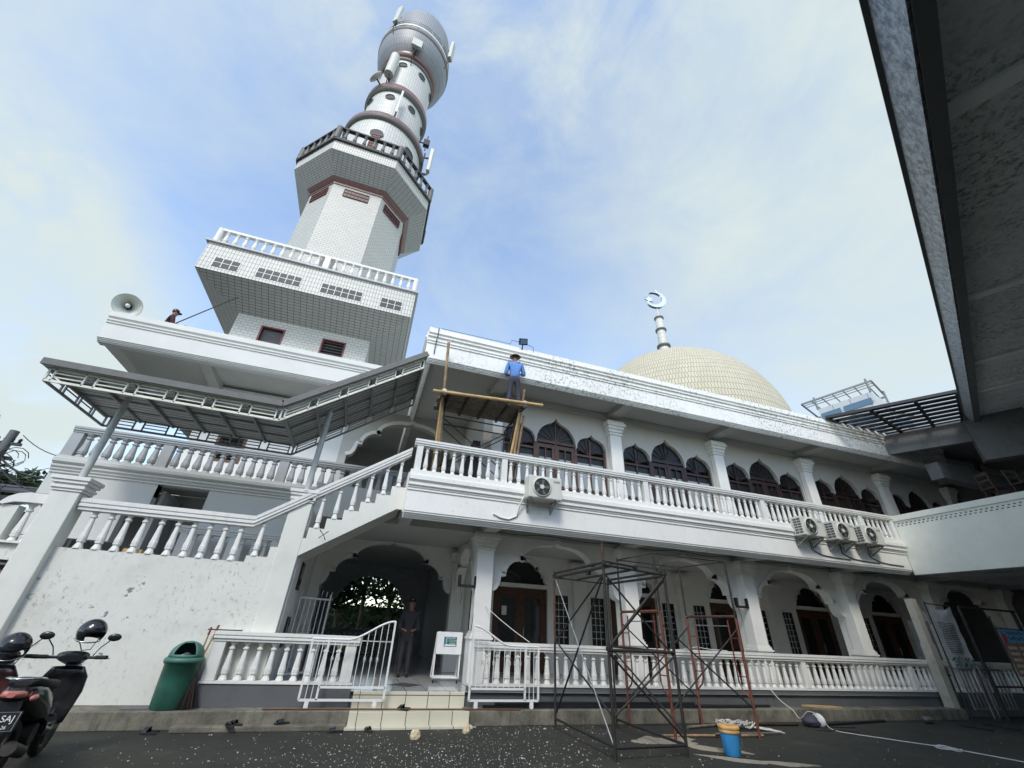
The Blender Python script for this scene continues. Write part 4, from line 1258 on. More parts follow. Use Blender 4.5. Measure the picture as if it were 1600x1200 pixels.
m = MB(); m.hexa([(19.6, 7.7, 7.3), (22, 3, 7.3), (22.3, 3.2, 7.3), (19.9, 7.9, 7.3), (19.6, 7.7, 8.80), (22, 3, 8.80), (22.3, 3.2, 8.80), (19.9, 7.9, 8.80)]); m.build('roof_beam', 'dark_concrete', wing)
m = MB(); m.box((19.4, 8.9, 7.0), (28, 9.3, 7.6)); m.box((20.6, 6.1, 7.1), (28, 6.5, 7.7)); m.build('roof_beam', 'dark_concrete', wing)
m = MB(); m.prism([(18.5, 10.1), (19.8, 7.8), (17.75, 6.6), (17.5, 6.2), (17.5, -3), (30, -3), (30, 12), (18.5, 12)], 'z', 8.805, 8.9)
m.build('roof', 'dark_concrete', wing)
for x, y in ((19.0, 5.2), (22.5, 5.2), (22.5, 8.6)):
    m = MB(); m.box((x, y, 0), (x + .35, y + .35, 3.69)); m.build('column', 'stained_concrete', wing)
# slatted translucent roof in front of the wing
sr = thing('slatted_roof', 'dark slatted lean-to roof with light slits between the main parapet and the wing', 'roof', (17, 8, 8.9))
P0, P1, P2, P3 = Vector((15.5, 9.66, 9.02)), Vector((17.35, 6.55, 8.96)), Vector((20.1, 7.9, 8.93)), Vector((18.8, 10.2, 8.93))
ns = 8
for k in range(ns):
    t0, t1 = k / ns + (0.02 if k else 0), (k + 1) / ns - (.02 if k < ns - 1 else 0)
    a, b_, c_, d_ = P0.lerp(P3, t0), P1.lerp(P2, t0), P1.lerp(P2, t1), P0.lerp(P3, t1)
    up = V(0, 0, .03)
    m = MB(); m.hexa([a, b_, c_, d_, a + up, b_ + up, c_ + up, d_ + up]); m.build('slat', 'black_metal', sr)
for t in (0.01, .36, .70, .99):
    a, b_ = P0.lerp(P1, t), P3.lerp(P2, t); m = MB(); m.bar(a - V(0, 0, .06), b_ - V(0, 0, .06), .10, .08); m.build('rafter', 'black_metal', sr)
m = MB(); m.bar(P0 - V(0, 0, .02), P1 - V(0, 0, .02), .06, .10); m.build('edge_beam', 'black_metal', sr)
# stacked furniture on the terrace, behind the parapet
def stool(loc, rz, label, tilt=None, g='furniture piled on the wing terrace'):
    t = thing('wooden_chair', label, 'chair', loc, rz, group=g, local=True)
    for sx in (-1, 1):
        for sy in (-1, 1):
            m = MB(); m.bar((sx * .19, sy * .19, 0), (sx * .17, sy * .17, .45), .045); m.build('leg', 'shaded_furniture_wood', t)
    m = MB(); m.box((-.22, -.22, .45), (.22, .22, .49)); m.build('seat', 'shaded_furniture_wood', t)
    m = MB(); m.bar((-.18, .2, .49), (-.18, .24, .95), .045); m.bar((.18, .2, .49), (.18, .24, .95), .045); m.bar((-.2, .24, .90), (.2, .24, .90), .03, .1); m.bar((-.2, .22, .70), (.2, .22, .70), .03, .06); m.build('backrest', 'shaded_furniture_wood', t)
    return t
tb = thing('wooden_table', 'long brown wooden table top showing above the wing parapet', 'table', (18.1, 8.3, 4.551))
m = MB(); m.box((17.75, 7.6, 5.45), (18.45, 9.0, 5.53)); m.build('tabletop', 'shaded_furniture_wood', tb)
m = MB(); m.box((17.78, 7.65, 5.25), (17.83, 8.95, 5.448)); m.build('apron', 'shaded_furniture_wood', tb)
for x in (17.82, 18.38):
    for y in (7.7, 8.9): m = MB(); m.bar((x, y, 4.552), (x, y, 5.249 if x < 18 else 5.448), .07); m.build('leg', 'shaded_furniture_wood', tb)
tb2 = thing('wooden_table', 'second brown table under the piled chairs on the wing terrace', 'table', (18.1, 6.6, 4.551))
m = MB(); m.box((17.7, 5.7, 5.40), (18.45, 7.5, 5.47)); m.build('tabletop', 'shaded_furniture_wood', tb2)
for x in (17.8, 18.38):
    for y in (5.8, 7.4): m = MB(); m.bar((x, y, 4.552), (x, y, 5.398), .07); m.build('leg', 'shaded_furniture_wood', tb2)
s0 = stool((18.0, 7.2, 5.472), 1.2, 'brown wooden chair at the left end of the pile on the wing terrace')
for x, y, z, rz, lb in ((18.05, 6.55, 5.472, -.3, 'brown wooden chair in the middle of the pile on the wing terrace'), (18.1, 5.95, 5.472, 2.2, 'brown wooden chair at the right end of the pile on the wing terrace')):
    dup(s0, (x, y, z), rz, lb)

# ------------------------------------------------------------------ near building on the right with the roof edge overhead
near = thing('near_building', 'dark building at right with galvanised gutter and stained ceiling overhead', 'building', (12, 0, 0))
D = Vector((0.906, 0.393, 0.157)); Nn = Vector((.398, -.917, 0)); Q0 = Vector((2.89, .35, 6.0))
def edge(t, n=0.0, z=0.0): return Q0 + D * t + Nn * n + V(0, 0, z)
TA, TB = -5.5, 19.5
m = MB(); m.hexa([edge(TA, 0, 0), edge(TB, 0, 0), edge(TB, .14, -.25), edge(TA, .14, -.25), edge(TA, .03, .02), edge(TB, .03, .02), edge(TB, .17, -.23), edge(TA, .17, -.23)]); m.build('gutter', 'galvanised', near)
m = MB()
for k in range(272):
    t = TA + k * .092; q = edge(t, .02, .035); m.cyl(q - Nn * .035, q + Nn * .5, .03, n=6)
m.bar(edge(TA, -.02, .012), edge(TB, -.02, .012), .05, .015)
m.build('roof_sheet_edge', 'plinth_paint', near)
m = MB(); m.hexa([edge(TA, .17, -.26), edge(TB, .17, -.26), edge(TB, .30, -.26), edge(TA, .30, -.26), edge(TA, .17, .0), edge(TB, .17, .0), edge(TB, .30, .0), edge(TA, .30, .0)]); m.build('edge_beam', 'plinth_paint', near)
m = MB(); m.hexa([edge(TA, .301, -.08), edge(TB, .301, -.08), edge(TB, 9, -.08), edge(TA, 9, -.08), edge(TA, .301, .1), edge(TB, .301, .1), edge(TB, 9, .1), edge(TA, 9, .1)]); m.build('ceiling', 'stained_concrete', near)
m = MB(); m.hexa([edge(TA, .53, .101), edge(TB, .53, .101), edge(TB, 9, .101), edge(TA, 9, .101), edge(TA, .53, .13), edge(TB, .53, .13), edge(TB, 9, .13), edge(TA, 9, .13)]); m.build('roof_sheet', 'plinth_paint', near)
for t in (-3.4, 1.6, 6.7, 11.0, 14.2):
    m = MB(); m.hexa([edge(t, .31, -.13), edge(t + .22, .31, -.13), edge(t + .22, 9, -.13), edge(t, 9, -.13), edge(t, .31, -.081), edge(t + .22, .31, -.081), edge(t + .22, 9, -.081), edge(t, 9, -.081)]); m.build('ceiling_beam', 'ceiling_strip', near)
def P2(t, n): q = edge(t, n); return (q.x, q.y)
m = MB(); a, b_ = P2(TA, 6.5), P2(13, 6.5); m.hexa([(a[0], a[1], 0), (b_[0], b_[1], 0), (b_[0] + .1, b_[1] - .25, 0), (a[0] + .1, a[1] - .25, 0), (a[0], a[1], 5.0), (b_[0], b_[1], 7.9), (b_[0] + .1, b_[1] - .25, 7.9), (a[0] + .1, a[1] - .25, 5.0)]); m.build('back_wall', 'wing_paint', near)  # unseen wall added to block light under the roof, pale for bounce
for t in (7.5, 13.5):
    a = P2(t, .6); m = MB(); m.box((a[0] + (1.2 if t > 10 else 5), a[1] - .15, 0), (a[0] + (1.45 if t > 10 else 5.25), a[1] + .1, 7.6)); m.build('column', 'dark_concrete', near)
# unseen building added behind the camera to cut low sky light
bb = thing('unseen_sky_blocker', 'unseen plain building added behind the camera to block low sky', 'building', (-6, -9, 0))
m = MB(); m.box((-26, -12, 0), (6, -9, 9.0)); m.build('wall', 'white_paint', bb)
m = MB(); m.box((-26.3, -12.3, 9.002), (6.3, -8.7, 9.3)); m.build('roof', 'dark_concrete', bb)

# ------------------------------------------------------------------ leaning look-alike concrete post in front of the arcade
t = thing('concrete_post', 'tall pale concrete post, painted lower half, standing before the right end of the balustrade', 'post', (16.3, 9.75, 0))
m = MB(); m.box((16.18, 9.62, 0), (16.42, 9.86, 1.75)); m.build('painted_base', 'post_concrete', t)
m = MB(); m.box((16.20, 9.64, 1.751), (16.41, 9.84, 2.92)); m.build('shaft', 'post_concrete', t)
t = thing('side_pier', 'short grey brick pier behind the pale concrete post', 'pier', (16.8, 10.0, 0))
m = MB(); m.box((16.62, 9.9, 0.0), (17.0, 10.25, 2.35)); m.build('shaft', 'dark_concrete', t)
m = MB(); m.box((16.62, 9.87, .95), (17.0, 9.898, .99)); m.build('strap', 'black_metal', t)

# ------------------------------------------------------------------ gates
def scroll_gate(x0, x1, y, flip, label):
    """lattice gate, high at its free end; flip: high end on the right"""
    t = thing('iron_gate', label, 'gate', ((x0 + x1) / 2, y, .235), group='white iron gates at the entrance')
    W_ = x1 - x0
    def X(u): return x0 + W_ * u if flip else x1 - W_ * u
    def top(u):
        if u < .42: return 1.28
        s = (u - .42) / .58
        return 1.28 + .33 * (s * s * (3 - 2 * s))
    fr = MB()
    zb = .37
    fr.tube([(X(u / 20), y, top(u / 20)) for u in range(21)], .021, 6)
    fr.bar((X(0), y, zb), (X(0), y, 1.29), .035); fr.bar((X(1), y, zb), (X(1), y, 1.62), .035); fr.bar((X(0), y, zb), (X(1), y, zb), .035); fr.bar((X(.20), y, zb), (X(.20), y, 1.28), .035)
    fr.bar((X(.20), y, .555), (X(1), y, .555), .035); fr.bar((X(.5), y, 1.27), (X(1), y, 1.27), .012)
    fr.build('frame', 'white_metal', t)
    for k in range(2): m = MB(); u = .07 + .065 * k; m.bar((X(u), y, zb), (X(u), y, top(u)), .012); m.build('bar', 'white_metal', t)
    for k in range(9):
        u = .28 + .08 * k; m = MB(); m.bar((X(u), y, .56), (X(u), y, top(u)), .012)
        if k % 2 == (0 if k < 4 else 1) or k in (1, 6):
            zc = .98
            for s in range(4):
                a = PI / 2 * s; m.tube([(X(u), y, zc - .055), (X(u) + .022 * math.cos(a), y + .022 * math.sin(a), zc - .02), (X(u) + .022 * math.cos(a + 1), y + .022 * math.sin(a + 1), zc + .02), (X(u), y, zc + .055)], .005, 4)
        m.build('bar', 'white_metal', t)
    for u in (.1, .9):
        m = MB(); m.box((X(u) - .035, y - .02, .245), (X(u) + .035, y + .02, .352)); m.cyl((X(u), y - .025, .275), (X(u), y + .025, .275), .038, n=12); m.build('wheel_bracket', 'white_metal', t)
    return t
scroll_gate(-.60, .83, 9.62, True, 'white iron gate swung open left of the entrance steps, high end over the steps')
scroll_gate(2.43, 3.86, 9.62, False, 'white iron gate swung open right of the entrance steps, in front of the balustrade')
t = thing('folding_gate', 'tall white folded metal gate standing inside the porch against the left wall', 'gate', (-.9, 11.6, FZ))
m = MB()
for k in range(7):
    x = -1.2 + k * .10; y = 11.6 + k * .12; m.bar((x, y, FZ + .05), (x, y, 2.02 if k < 6 else 2.05), .02)
    m.bar((x, y, 2.05), (x + .01, y, 2.18), .012)
m.bar((-1.2, 11.6, 2.0), (-.6, 12.32, 2.0), .04); m.bar((-1.2, 11.6, .55), (-.6, 12.32, .55), .04); m.bar((-.6, 12.32, FZ), (-.6, 12.32, 2.1), .04); m.build('frame', 'white_metal', t)

# signboard stand
t = thing('sign_stand', 'white board on a wheeled stand with a small teal notice, beside the entrance column', 'sign stand', (2.25, 11.2, FZ))
SY = 11.2
m = MB(); m.box((1.96, SY - .012, 1.02), (2.56, SY + .012, 1.46)); bd = m.build('board', 'white_metal', t)
m = MB()
for x in (1.96, 2.54): m.bar((x, SY + .02, .56), (x, SY + .02, 1.02), .03); m.bar((x, SY + .30, .56), (x, SY + .02, 1.44), .025)
m.bar((1.96, SY + .02, .58), (2.54, SY + .02, .58), .03); m.bar((1.96, SY + .3, .58), (2.54, SY + .3, .58), .03)
m.build('frame', 'white_metal', t)
for x in (1.98, 2.52): 
    m = MB(); m.cyl((x - .012, SY + .02, .505), (x + .012, SY + .02, .505), .032, n=12); m.build('wheel', 'black_rubber', t)
m = MB(); m.box((2.13, SY - .016, 1.17), (2.43, SY - .013, 1.36)); st_ = m.build('notice', 'sticker_teal', bd)
def text(body, size, loc, rot, mat, parent, name='lettering', extr=.001):
    c = bpy.data.curves.new(name, 'FONT'); c.body = body; c.size = size; c.align_x = 'CENTER'; c.align_y = 'CENTER'; c.extrude = extr
    c.materials.append(MATS[mat])
    o = bpy.data.objects.new(name, c); COL.objects.link(o)
    dg = bpy.context.evaluated_depsgraph_get()
    me = bpy.data.meshes.new_from_object(o.evaluated_get(dg)); me.name = name
    bpy.data.objects.remove(o)
    o = bpy.data.objects.new(name, me); COL.objects.link(o)
    B_ = BASE.get(parent.name, Vector())
    o.parent = parent; o.location = Vector(loc) - B_; o.rotation_euler = rot
    BASE[o.name] = B_
    return o
RX = (PI / 2, 0, 0)
m = MB()
for x in (2.17, 2.20): pass
text('TERIMA KASIH', .035, (2.28, SY - .018, 1.335), RX, 'sticker_white', st_)
text('S', .085, (2.185, SY - .018, 1.285), RX, 'sticker_white', st_); text('CELAN', .062, (2.335, SY - .018, 1.285), RX, 'sticker_yellow', st_)
text('S', .06, (2.185, SY - .018, 1.232), RX, 'sticker_white', st_); text('AS BAN', .04, (2.33, SY - .018, 1.235), RX, 'sticker_white', st_)
m = MB(); m.box((2.15, SY - .019, 1.182), (2.41, SY - .0165, 1.212)); m.build('stripe', 'sticker_white', st_)
# plain white paper on the door
t = single(MB().box((4.38, 14.035, 1.95), (4.54, 14.04, 2.20)), 'paper_notice', 'paper', 'small white paper notice stuck on the glass of the leftmost hall door', 'notice', (4.46, 14.04, 2.07))

# ------------------------------------------------------------------ banners on the right
t = thing('vertical_banner', 'tall crumpled pale banner with rows of small dark text hanging on a stand', 'banner', (15.2, 8.5, 0))
m = MB()
vs, fs = [], []
NX, NZ = 10, 24
for j in range(NZ + 1):
    for i in range(NX + 1):
        u, v_ = i / NX, j / NZ
        sag = -.12 * math.sin(PI * u) * (1 - v_) ** 3
        vs.append((14.86 + .92 * u, 8.5 + .018 * math.sin(7 * u + 3 * v_) + .006 * math.sin(23 * v_ + 4 * u), 2.66 - 1.44 * v_ + sag))
for j in range(NZ):
    for i in range(NX): a = j * (NX + 1) + i; fs.append((a, a + 1, a + NX + 2, a + NX + 1))
m.add(vs, fs, smooth=True); cl = m.build('cloth', 'fan_grey', t)
cl.data.materials[0] = MATS['silver'] if False else cl.data.materials[0]
b = NB('banner_cloth'); b.done(b.mix(b.ramp(b.noise(b.map(), 5), [(0.3, 0), (.7, 1)]), (.30, .32, .32), (.48, .50, .49)), .5); cl.data.materials[0] = MATS['banner_cloth']
def at_cloth(u, v_): 
    sag = -.12 * math.sin(PI * u) * (1 - v_) ** 3
    return Vector((14.86 + .92 * u, 8.5 + .018 * math.sin(7 * u + 3 * v_) + .006 * math.sin(23 * v_ + 4 * u) - .02, 2.66 - 1.44 * v_ + sag))
m = MB()
for j in range(17):
    v_ = .27 + j * .031
    u = .14
    while u < .74:
        w = random.uniform(.03, .10)
        m.bar(at_cloth(u, v_), at_cloth(min(u + w, .78), v_), .004, .013); u += w + .02
m.build('text_line', 'black_plastic', cl, kind='stuff')
m = MB()
for j in range(60):
    u, v_ = random.uniform(.05, .95), random.uniform(.84, .97); m.bar(at_cloth(u, v_), at_cloth(min(u + .04, 1), v_ + random.uniform(-.02, .02)), .004, random.uniform(.01, .04))
m.build('print_pattern', 'green_plastic', cl, kind='stuff')
m = MB(); m.cyl((14.80, 8.52, 0), (14.80, 8.52, 2.72), .018, n=8); m.cyl((15.80, 8.54, 0), (15.80, 8.54, 2.68), .018, n=8); m.cyl((14.80, 8.52, 2.68), (15.80, 8.54, 2.66), .014, n=8)
for x in (14.8, 15.8): m.bar((x, 8.2, .02), (x, 8.85, .02), .04, .03)
m.build('stand', 'black_metal', t)
t = thing('event_banner', 'blue and brown printed banner at the right edge of the courtyard', 'banner', (18.0, 8.4, 0))
m = MB(); m.box((17.42, 8.49, 1.07), (19.0, 8.51, 2.18)); bn = m.build('cloth', 'banner_brown', t)
m = MB(); m.box((17.42, 8.483, 1.86), (19.0, 8.488, 2.18)); m.build('print_panel', 'banner_blue', bn)
m = MB(); m.prism([(17.42, 2.1), (17.62, 2.06), (17.62, 1.9), (17.42, 1.8)], 'y', 8.476, 8.481); m.build('print_panel', 'banner_red', bn)
m = MB()
for k in range(5): 
    for q in range(3): m.box((17.5 + q * .5, 8.483, 1.14 + k * .14), (17.88 + q * .5, 8.488, 1.21 + k * .14))
m.build('print_panel', 'banner_cream', bn)
m = MB()
for z in (2.10, 1.97):
    pts = [(17.66 + .06 * k, 8.474, z + .035 * math.sin(k * 2.1) + .015 * math.cos(k * 5)) for k in range(22)]; m.tube(pts, .008, 4)
m.build('script_lettering', 'black_plastic', bn)
m = MB(); m.cyl((17.38, 8.53, 0), (17.38, 8.53, 2.5), .02, n=8); m.cyl((19.05, 8.53, 0), (19.05, 8.53, 2.5), .02, n=8); m.cyl((17.38, 8.53, 2.2), (19.05, 8.53, 2.2), .015, n=8); m.build('stand', 'black_metal', t)
t = thing('metal_rack', 'dark metal rack with thin pale bars behind the vertical banner', 'rack', (16.9, 8.9, 0))
m = MB()
for k in range(2): m.bar((16.55 + .22 * k, 9.0, .1), (16.55 + .22 * k, 9.0, 1.3), .03)
m.build('pale_bar', 'bar_steel', t)
m = MB(); m.bar((16.9, 8.9, 2.72), (19.5, 8.9, 2.72), .05); m.bar((16.9, 8.9, 0), (16.9, 8.9, 2.72), .06); m.bar((19.4, 8.9, 0), (19.4, 8.9, 2.72), .06); m.bar((16.9, 8.9, .8), (19.4, 8.9, .8), .04); m.build('frame', 'dark_steel', t)
t = thing('pale_gate', 'dim folded white gate behind the banners at the far right', 'gate', (17.6, 9.4, 0))
m = MB()
for k in range(12): m.bar((16.7 + .17 * k, 9.45, .25), (16.7 + .17 * k, 9.45, 1.15), .03)
m.bar((16.7, 9.45, 1.15), (18.6, 9.45, 1.15), .05); m.bar((16.7, 9.45, .25), (18.6, 9.45, .25), .05); m.build('frame', 'bar_steel', t)

# ------------------------------------------------------------------ air conditioner units
def ac_unit(x, label, grille=True, flip=False):
    t = thing('air_conditioner', label, 'air conditioner', (x, 9.5, 4.36), group='outdoor air conditioner units on the balcony front', local=True)
    m = MB(); m.box((-.44, -.16, 0), (.44, .16, .55)); bd = m.build('casing', 'cream_plastic', t, bevel=.02)
    m = MB(); m.lathe([(.215, -.001), (.245, .012), (.245, .02), (.215, .024)], (-.10, -.163, .275), n=32, axis=(0, -1, 0)); m.build('fan_ring', 'cream_plastic', t)
    m = MB(); m.cyl((-.10, -.166, .275), (-.10, -.150, .275), .215, n=32); fn = m.build('fan_recess', 'dark_steel', t)
    m = MB()
    for k in range(5):
        a = 2 * PI * k / 5
        p = [(-.10 + r * math.cos(a + d), -.168 - .004 * k * 0, .275 + r * math.sin(a + d)) for r, d in ((.05, -.25), (.19, -.12), (.20, .28), (.05, .3))]
        m.add(p + [(q[0], q[1] + .006, q[2]) for q in p], [(0, 1, 2, 3), (7, 6, 5, 4), (0, 4, 5, 1), (1, 5, 6, 2), (2, 6, 7, 3), (3, 7, 4, 0)])
    m.build('fan_blade', 'fan_grey', fn)
    m = MB()
    for r in (.10, .15, .20): m.lathe([(r, 0), (r + .002, .001), (r, .002)], (-.10, -.178, .275), n=28, axis=(0, -1, 0))
    for k in range(6): a = 2 * PI * k / 6 + .52; m.bar((-.10, -.18, .275), (-.10 + .215 * math.cos(a), -.18, .275 + .215 * math.sin(a)), .003)
    m.build('guard', 'fan_grey', t)
    m = MB(); m.cyl((-.10, -.19, .275), (-.10, -.17, .275), .055, n=20); m.build('hub', 'cream_plastic', t)
    if grille:
        m = MB()
        for k in range(6):
            for j in range(2): m.box((-.446, -.14 + j * .13, .06 + k * .075), (-.441, -.03 + j * .13, .11 + k * .075))
        m.build('side_grille', 'dark_room', t)
    m = MB(); m.tube([(.22, -.163, .455), (.235, -.163, .475), (.25, -.163, .455)], .004, 4); m.box((.27, -.166, .452), (.38, -.162, .462)); m.box((.22, -.166, .425), (.33, -.162, .436)); m.box((.35, -.166, .42), (.38, -.162, .438)); m.build('badge', 'fan_grey', t)
    for s in (-.32, .30):
        m = MB(); m.bar((s, .28, -.02), (s, -.18, -.02), .035); m.bar((s, .28, -.02), (s, .28, -.28), .035); m.bar((s, -.14, -.03), (s, .27, -.26), .03); m.build('bracket', 'bar_steel', t)
    return t
a0 = ac_unit(3.90, 'outdoor air conditioner unit alone on the balcony front, near the worker', grille=False)
a1 = ac_unit(12.62, 'outdoor air conditioner unit leftmost of the row of three under the balcony rail')
dup(a1, (13.92, 9.5, 4.36), None, 'outdoor air conditioner unit in the middle of the row of three')
dup(a1, (15.12, 9.5, 4.36), None, 'outdoor air conditioner unit rightmost of the row of three, next to the wing')
single(MB().tube([(3.45, 9.60, 4.45), (3.35, 9.66, 4.2), (3.30, 9.76, 3.95), (3.1, 9.76, 3.86), (2.9, 9.76, 3.88), (2.72, 9.76, 3.95)], .022, 8), 'refrigerant_pipe', 'white_trim', 'white wrapped pipe running from the lone air conditioner along the fascia', 'pipe', (3.1, 9.75, 3.9))
for k, x in enumerate((12.75, 14.0, 15.2)):
    single(MB().tube([(x, 9.7, 4.3), (x + .1, 9.77, 4.05), (x + .45, 9.765, 3.93), (x + .9, 9.765, 3.90), (min(x + 1.6, 16.7), 9.765, 3.89)], .018, 6), 'drain_hose', 'fan_grey', 'grey hose below the %s air conditioner of the row of three' % ('leftmost', 'middle', 'rightmost')[k], 'hose', (x, 9.77, 4.0), group='hoses below the air conditioners')

# floodlight on the roof edge
t = thing('floodlight', 'small square black floodlight on the roof edge above the worker', 'floodlight', (3.27, 9.7, 8.96))
m = MB(); m.box((-.13, -.04, -.10), (.13, .04, .10)); m.xf(Matrix.Translation((3.27, 9.62, 9.12)) @ Matrix.Rotation(.5, 4, 'X') @ Matrix.Rotation(-.15, 4, 'Y')); m.build('housing', 'black_metal', t, bevel=.01)
m = MB(); m.box((-.10, -.046, -.07), (.10, -.041, .07)); m.xf(Matrix.Translation((3.27, 9.62, 9.12)) @ Matrix.Rotation(.5, 4, 'X') @ Matrix.Rotation(-.15, 4, 'Y')); m.build('lens', 'block_glass', t)
m = MB(); m.bar((3.27, 9.66, 9.05), (3.27, 9.72, 8.9), .03); m.bar((3.12, 9.64, 9.1), (3.42, 9.64, 9.1), .02); m.build('bracket', 'black_metal', t)
single(MB().tube([(2.9, 9.71, 9.02), (2.92, 9.7, 9.14), (3.14, 9.68, 9.12)], .008, 5).tube([(3.42, 9.68, 9.1), (3.62, 9.69, 9.05), (3.64, 9.71, 8.9)], .008, 5).tube([(2.9, 9.71, 9.0), (.8, 9.71, 8.97)], .006, 5), 'light_cable', 'cable_black', 'thin dark cable along the roof edge beside the floodlight', 'cable', (3.3, 9.7, 8.95))
# wall mounted lamp brackets on the arcade columns
for x, lb in ((2.9, 'black metal lamp bracket on the entrance column, pointing left'), (11.2, 'black metal lamp bracket on the arcade column behind the red scaffold')):
    t = thing('lamp_bracket', lb, 'lamp bracket', (x - .25, 10.85, 2.45), group='black lamp brackets on the arcade')
    xx = x - .22; m = MB(); m.box((xx - .42, 10.84, 2.40), (xx, 10.90, 2.46)); m.box((xx - .42, 10.82, 2.46), (xx - .36, 10.92, 2.66)); m.box((xx - .02, 10.82, 2.40), (xx + .01, 10.92, 2.66)); m.build('arm', 'black_metal', t)
    m = MB(); m.tube([(xx - .36, 10.87, 2.40), (xx - .30, 10.87, 2.2), (xx - .34, 10.87, 2.05)], .006, 5); m.build('cable', 'cable_black', t)
# horn loudspeaker on the annex roof corner
t = thing('horn_loudspeaker', 'grey horn loudspeaker on the left corner of the annex roof', 'loudspeaker', (-7.95, 12.42, 8.82))
ax = Vector((.38, -.86, -.34)).normalized(); hc = Vector((-7.93, 12.25, 9.13))
m = MB(); m.lathe([(.335, .0), (.345, -.015), (.31, -.03), (.24, -.10), (.16, -.22), (.09, -.40), (.075, -.46), (.06, -.45), (.075, -.36), (.14, -.2), (.22, -.09), (.29, -.02), (.335, .0)], hc, n=40, axis=ax); m.build('horn', 'antenna_shell', t)
m = MB(); m.lathe([(.0, -.02), (.05, -.04), (.06, -.12), (.03, -.3), (0, -.3)], hc, n=20, axis=ax); m.build('reflector', 'white_metal', t)
m = MB(); m.cyl(hc - ax * .45, hc - ax * .72, .10, n=16); m.build('driver', 'fan_grey', t)
m = MB(); m.bar(hc - ax * .4, (-7.95, 12.5, 8.83), .05); m.build('stand', 'fan_grey', t)
# ------------------------------------------------------------------ tube scaffolds in front of the arcade
def pole_parts(t, rows, mat, name):
    for a, b_, r in rows:
        m = MB(); m.cyl(a, b_, r, n=8); m.build(name, mat, t)
def clamp(t, p, mat='dark_steel'):
    m = MB(); m.box(Vector(p) - V(.035, .035, .03), Vector(p) + V(.035, .035, .03)); m.build('clamp', mat, t, bevel=.006)
t = thing('steel_scaffold', 'tall grey steel tube scaffold tower, leftmost, with crossed braces', 'scaffold', (4.7, 8.1, 0), group='tube scaffolds before the arcade')
Pp, Q_, R2, S2 = (4.03, 9.15), (4.04, 7.02), (5.36, 7.11), (5.36, 9.18)
pole_parts(t, [((*Pp, 0), (*Pp, 1.4), .024), ((*Q_, 0), (*Q_, 2.72), .026), ((*R2, 0), (*R2, 2.66), .025), ((*S2, 0), (*S2, 2.62), .022)], 'dark_steel', 'upright')
pole_parts(t, [((*Pp, 1.401), (*Pp, 2.72), .024)], 'rusty_steel', 'upright'); pole_parts(t, [((*Q_, 2.72), (*Q_, 3.0), .02)], 'rusty_steel', 'upright')
for z, o in ((2.60, 0), (2.68, 0)):
    pole_parts(t, [((Pp[0], Pp[1], z), (Q_[0], Q_[1], z), .024), ((R2[0], R2[1], z - .04), (S2[0], S2[1], z - .04), .024)], 'dark_steel', 'ledger')
pole_parts(t, [((Pp[0] + .16, Pp[1], 2.64), (Q_[0] + .16, Q_[1], 2.64), .03), ((4.6, 9.15, 2.60), (4.6, 7.06, 2.60), .024),
               ((4.03, 9.15, 2.60), (5.36, 9.18, 2.56), .018), ((4.04, 7.02, 2.64), (5.36, 7.11, 2.58), .022), ((4.04, 7.0, 2.70), (4.72, 7.06, 2.66), .022), ((4.04, 7.02, 1.36), (5.36, 7.11, 1.36), .026), ((5.36, 7.11, 1.36), (5.36, 9.18, 1.36), .022),
               ((4.03, 9.15, .16), (4.04, 7.02, .16), .022), ((4.04, 7.02, .15), (5.36, 7.11, .14), .022), ((5.36, 7.11, .14), (5.36, 9.18, .14), .022)], 'dark_steel', 'ledger')
pole_parts(t, [((4.03, 9.13, 2.6), (4.04, 7.04, .16), .012)], 'bar_steel', 'brace')
pole_parts(t, [((4.05, 7.04, 2.5), (4.04, 9.13, .25), .017), ((4.04, 9.13, 1.42), (4.05, 7.04, 2.5), .015), ((4.04, 9.13, 1.42), (4.05, 7.04, .51), .015),
               ((4.06, 7.04, 2.5), (5.36, 7.13, 1.3), .016), ((5.35, 7.10, 2.56), (4.06, 7.04, 1.4), .020), ((4.06, 7.04, 1.32), (5.36, 7.11, .2), .018), ((5.34, 7.11, 1.30), (4.06, 7.04, .5), .017),
               ((5.36, 7.12, 2.5), (5.36, 9.15, 1.4), .016), ((5.36, 9.15, 1.3), (5.36, 7.12, .3), .016)], 'dark_steel', 'brace')
for p in ((4.04, 7.0, 2.66), (4.03, 9.15, 2.62), (5.36, 7.1, 2.60), (4.72, 7.06, 2.66), (4.05, 7.6, 2.55), (4.04, 7.02, 1.38)): clamp(t, p)
t = thing('steel_scaffold', 'red and dark steel scaffold of two ladder frames standing behind the blue bucket', 'scaffold', (6.7, 8.6, 0), group='tube scaffolds before the arcade')
A_, B_, C2, D2 = (5.68, 9.22), (5.77, 7.92), (7.55, 9.38), (7.74, 8.05)
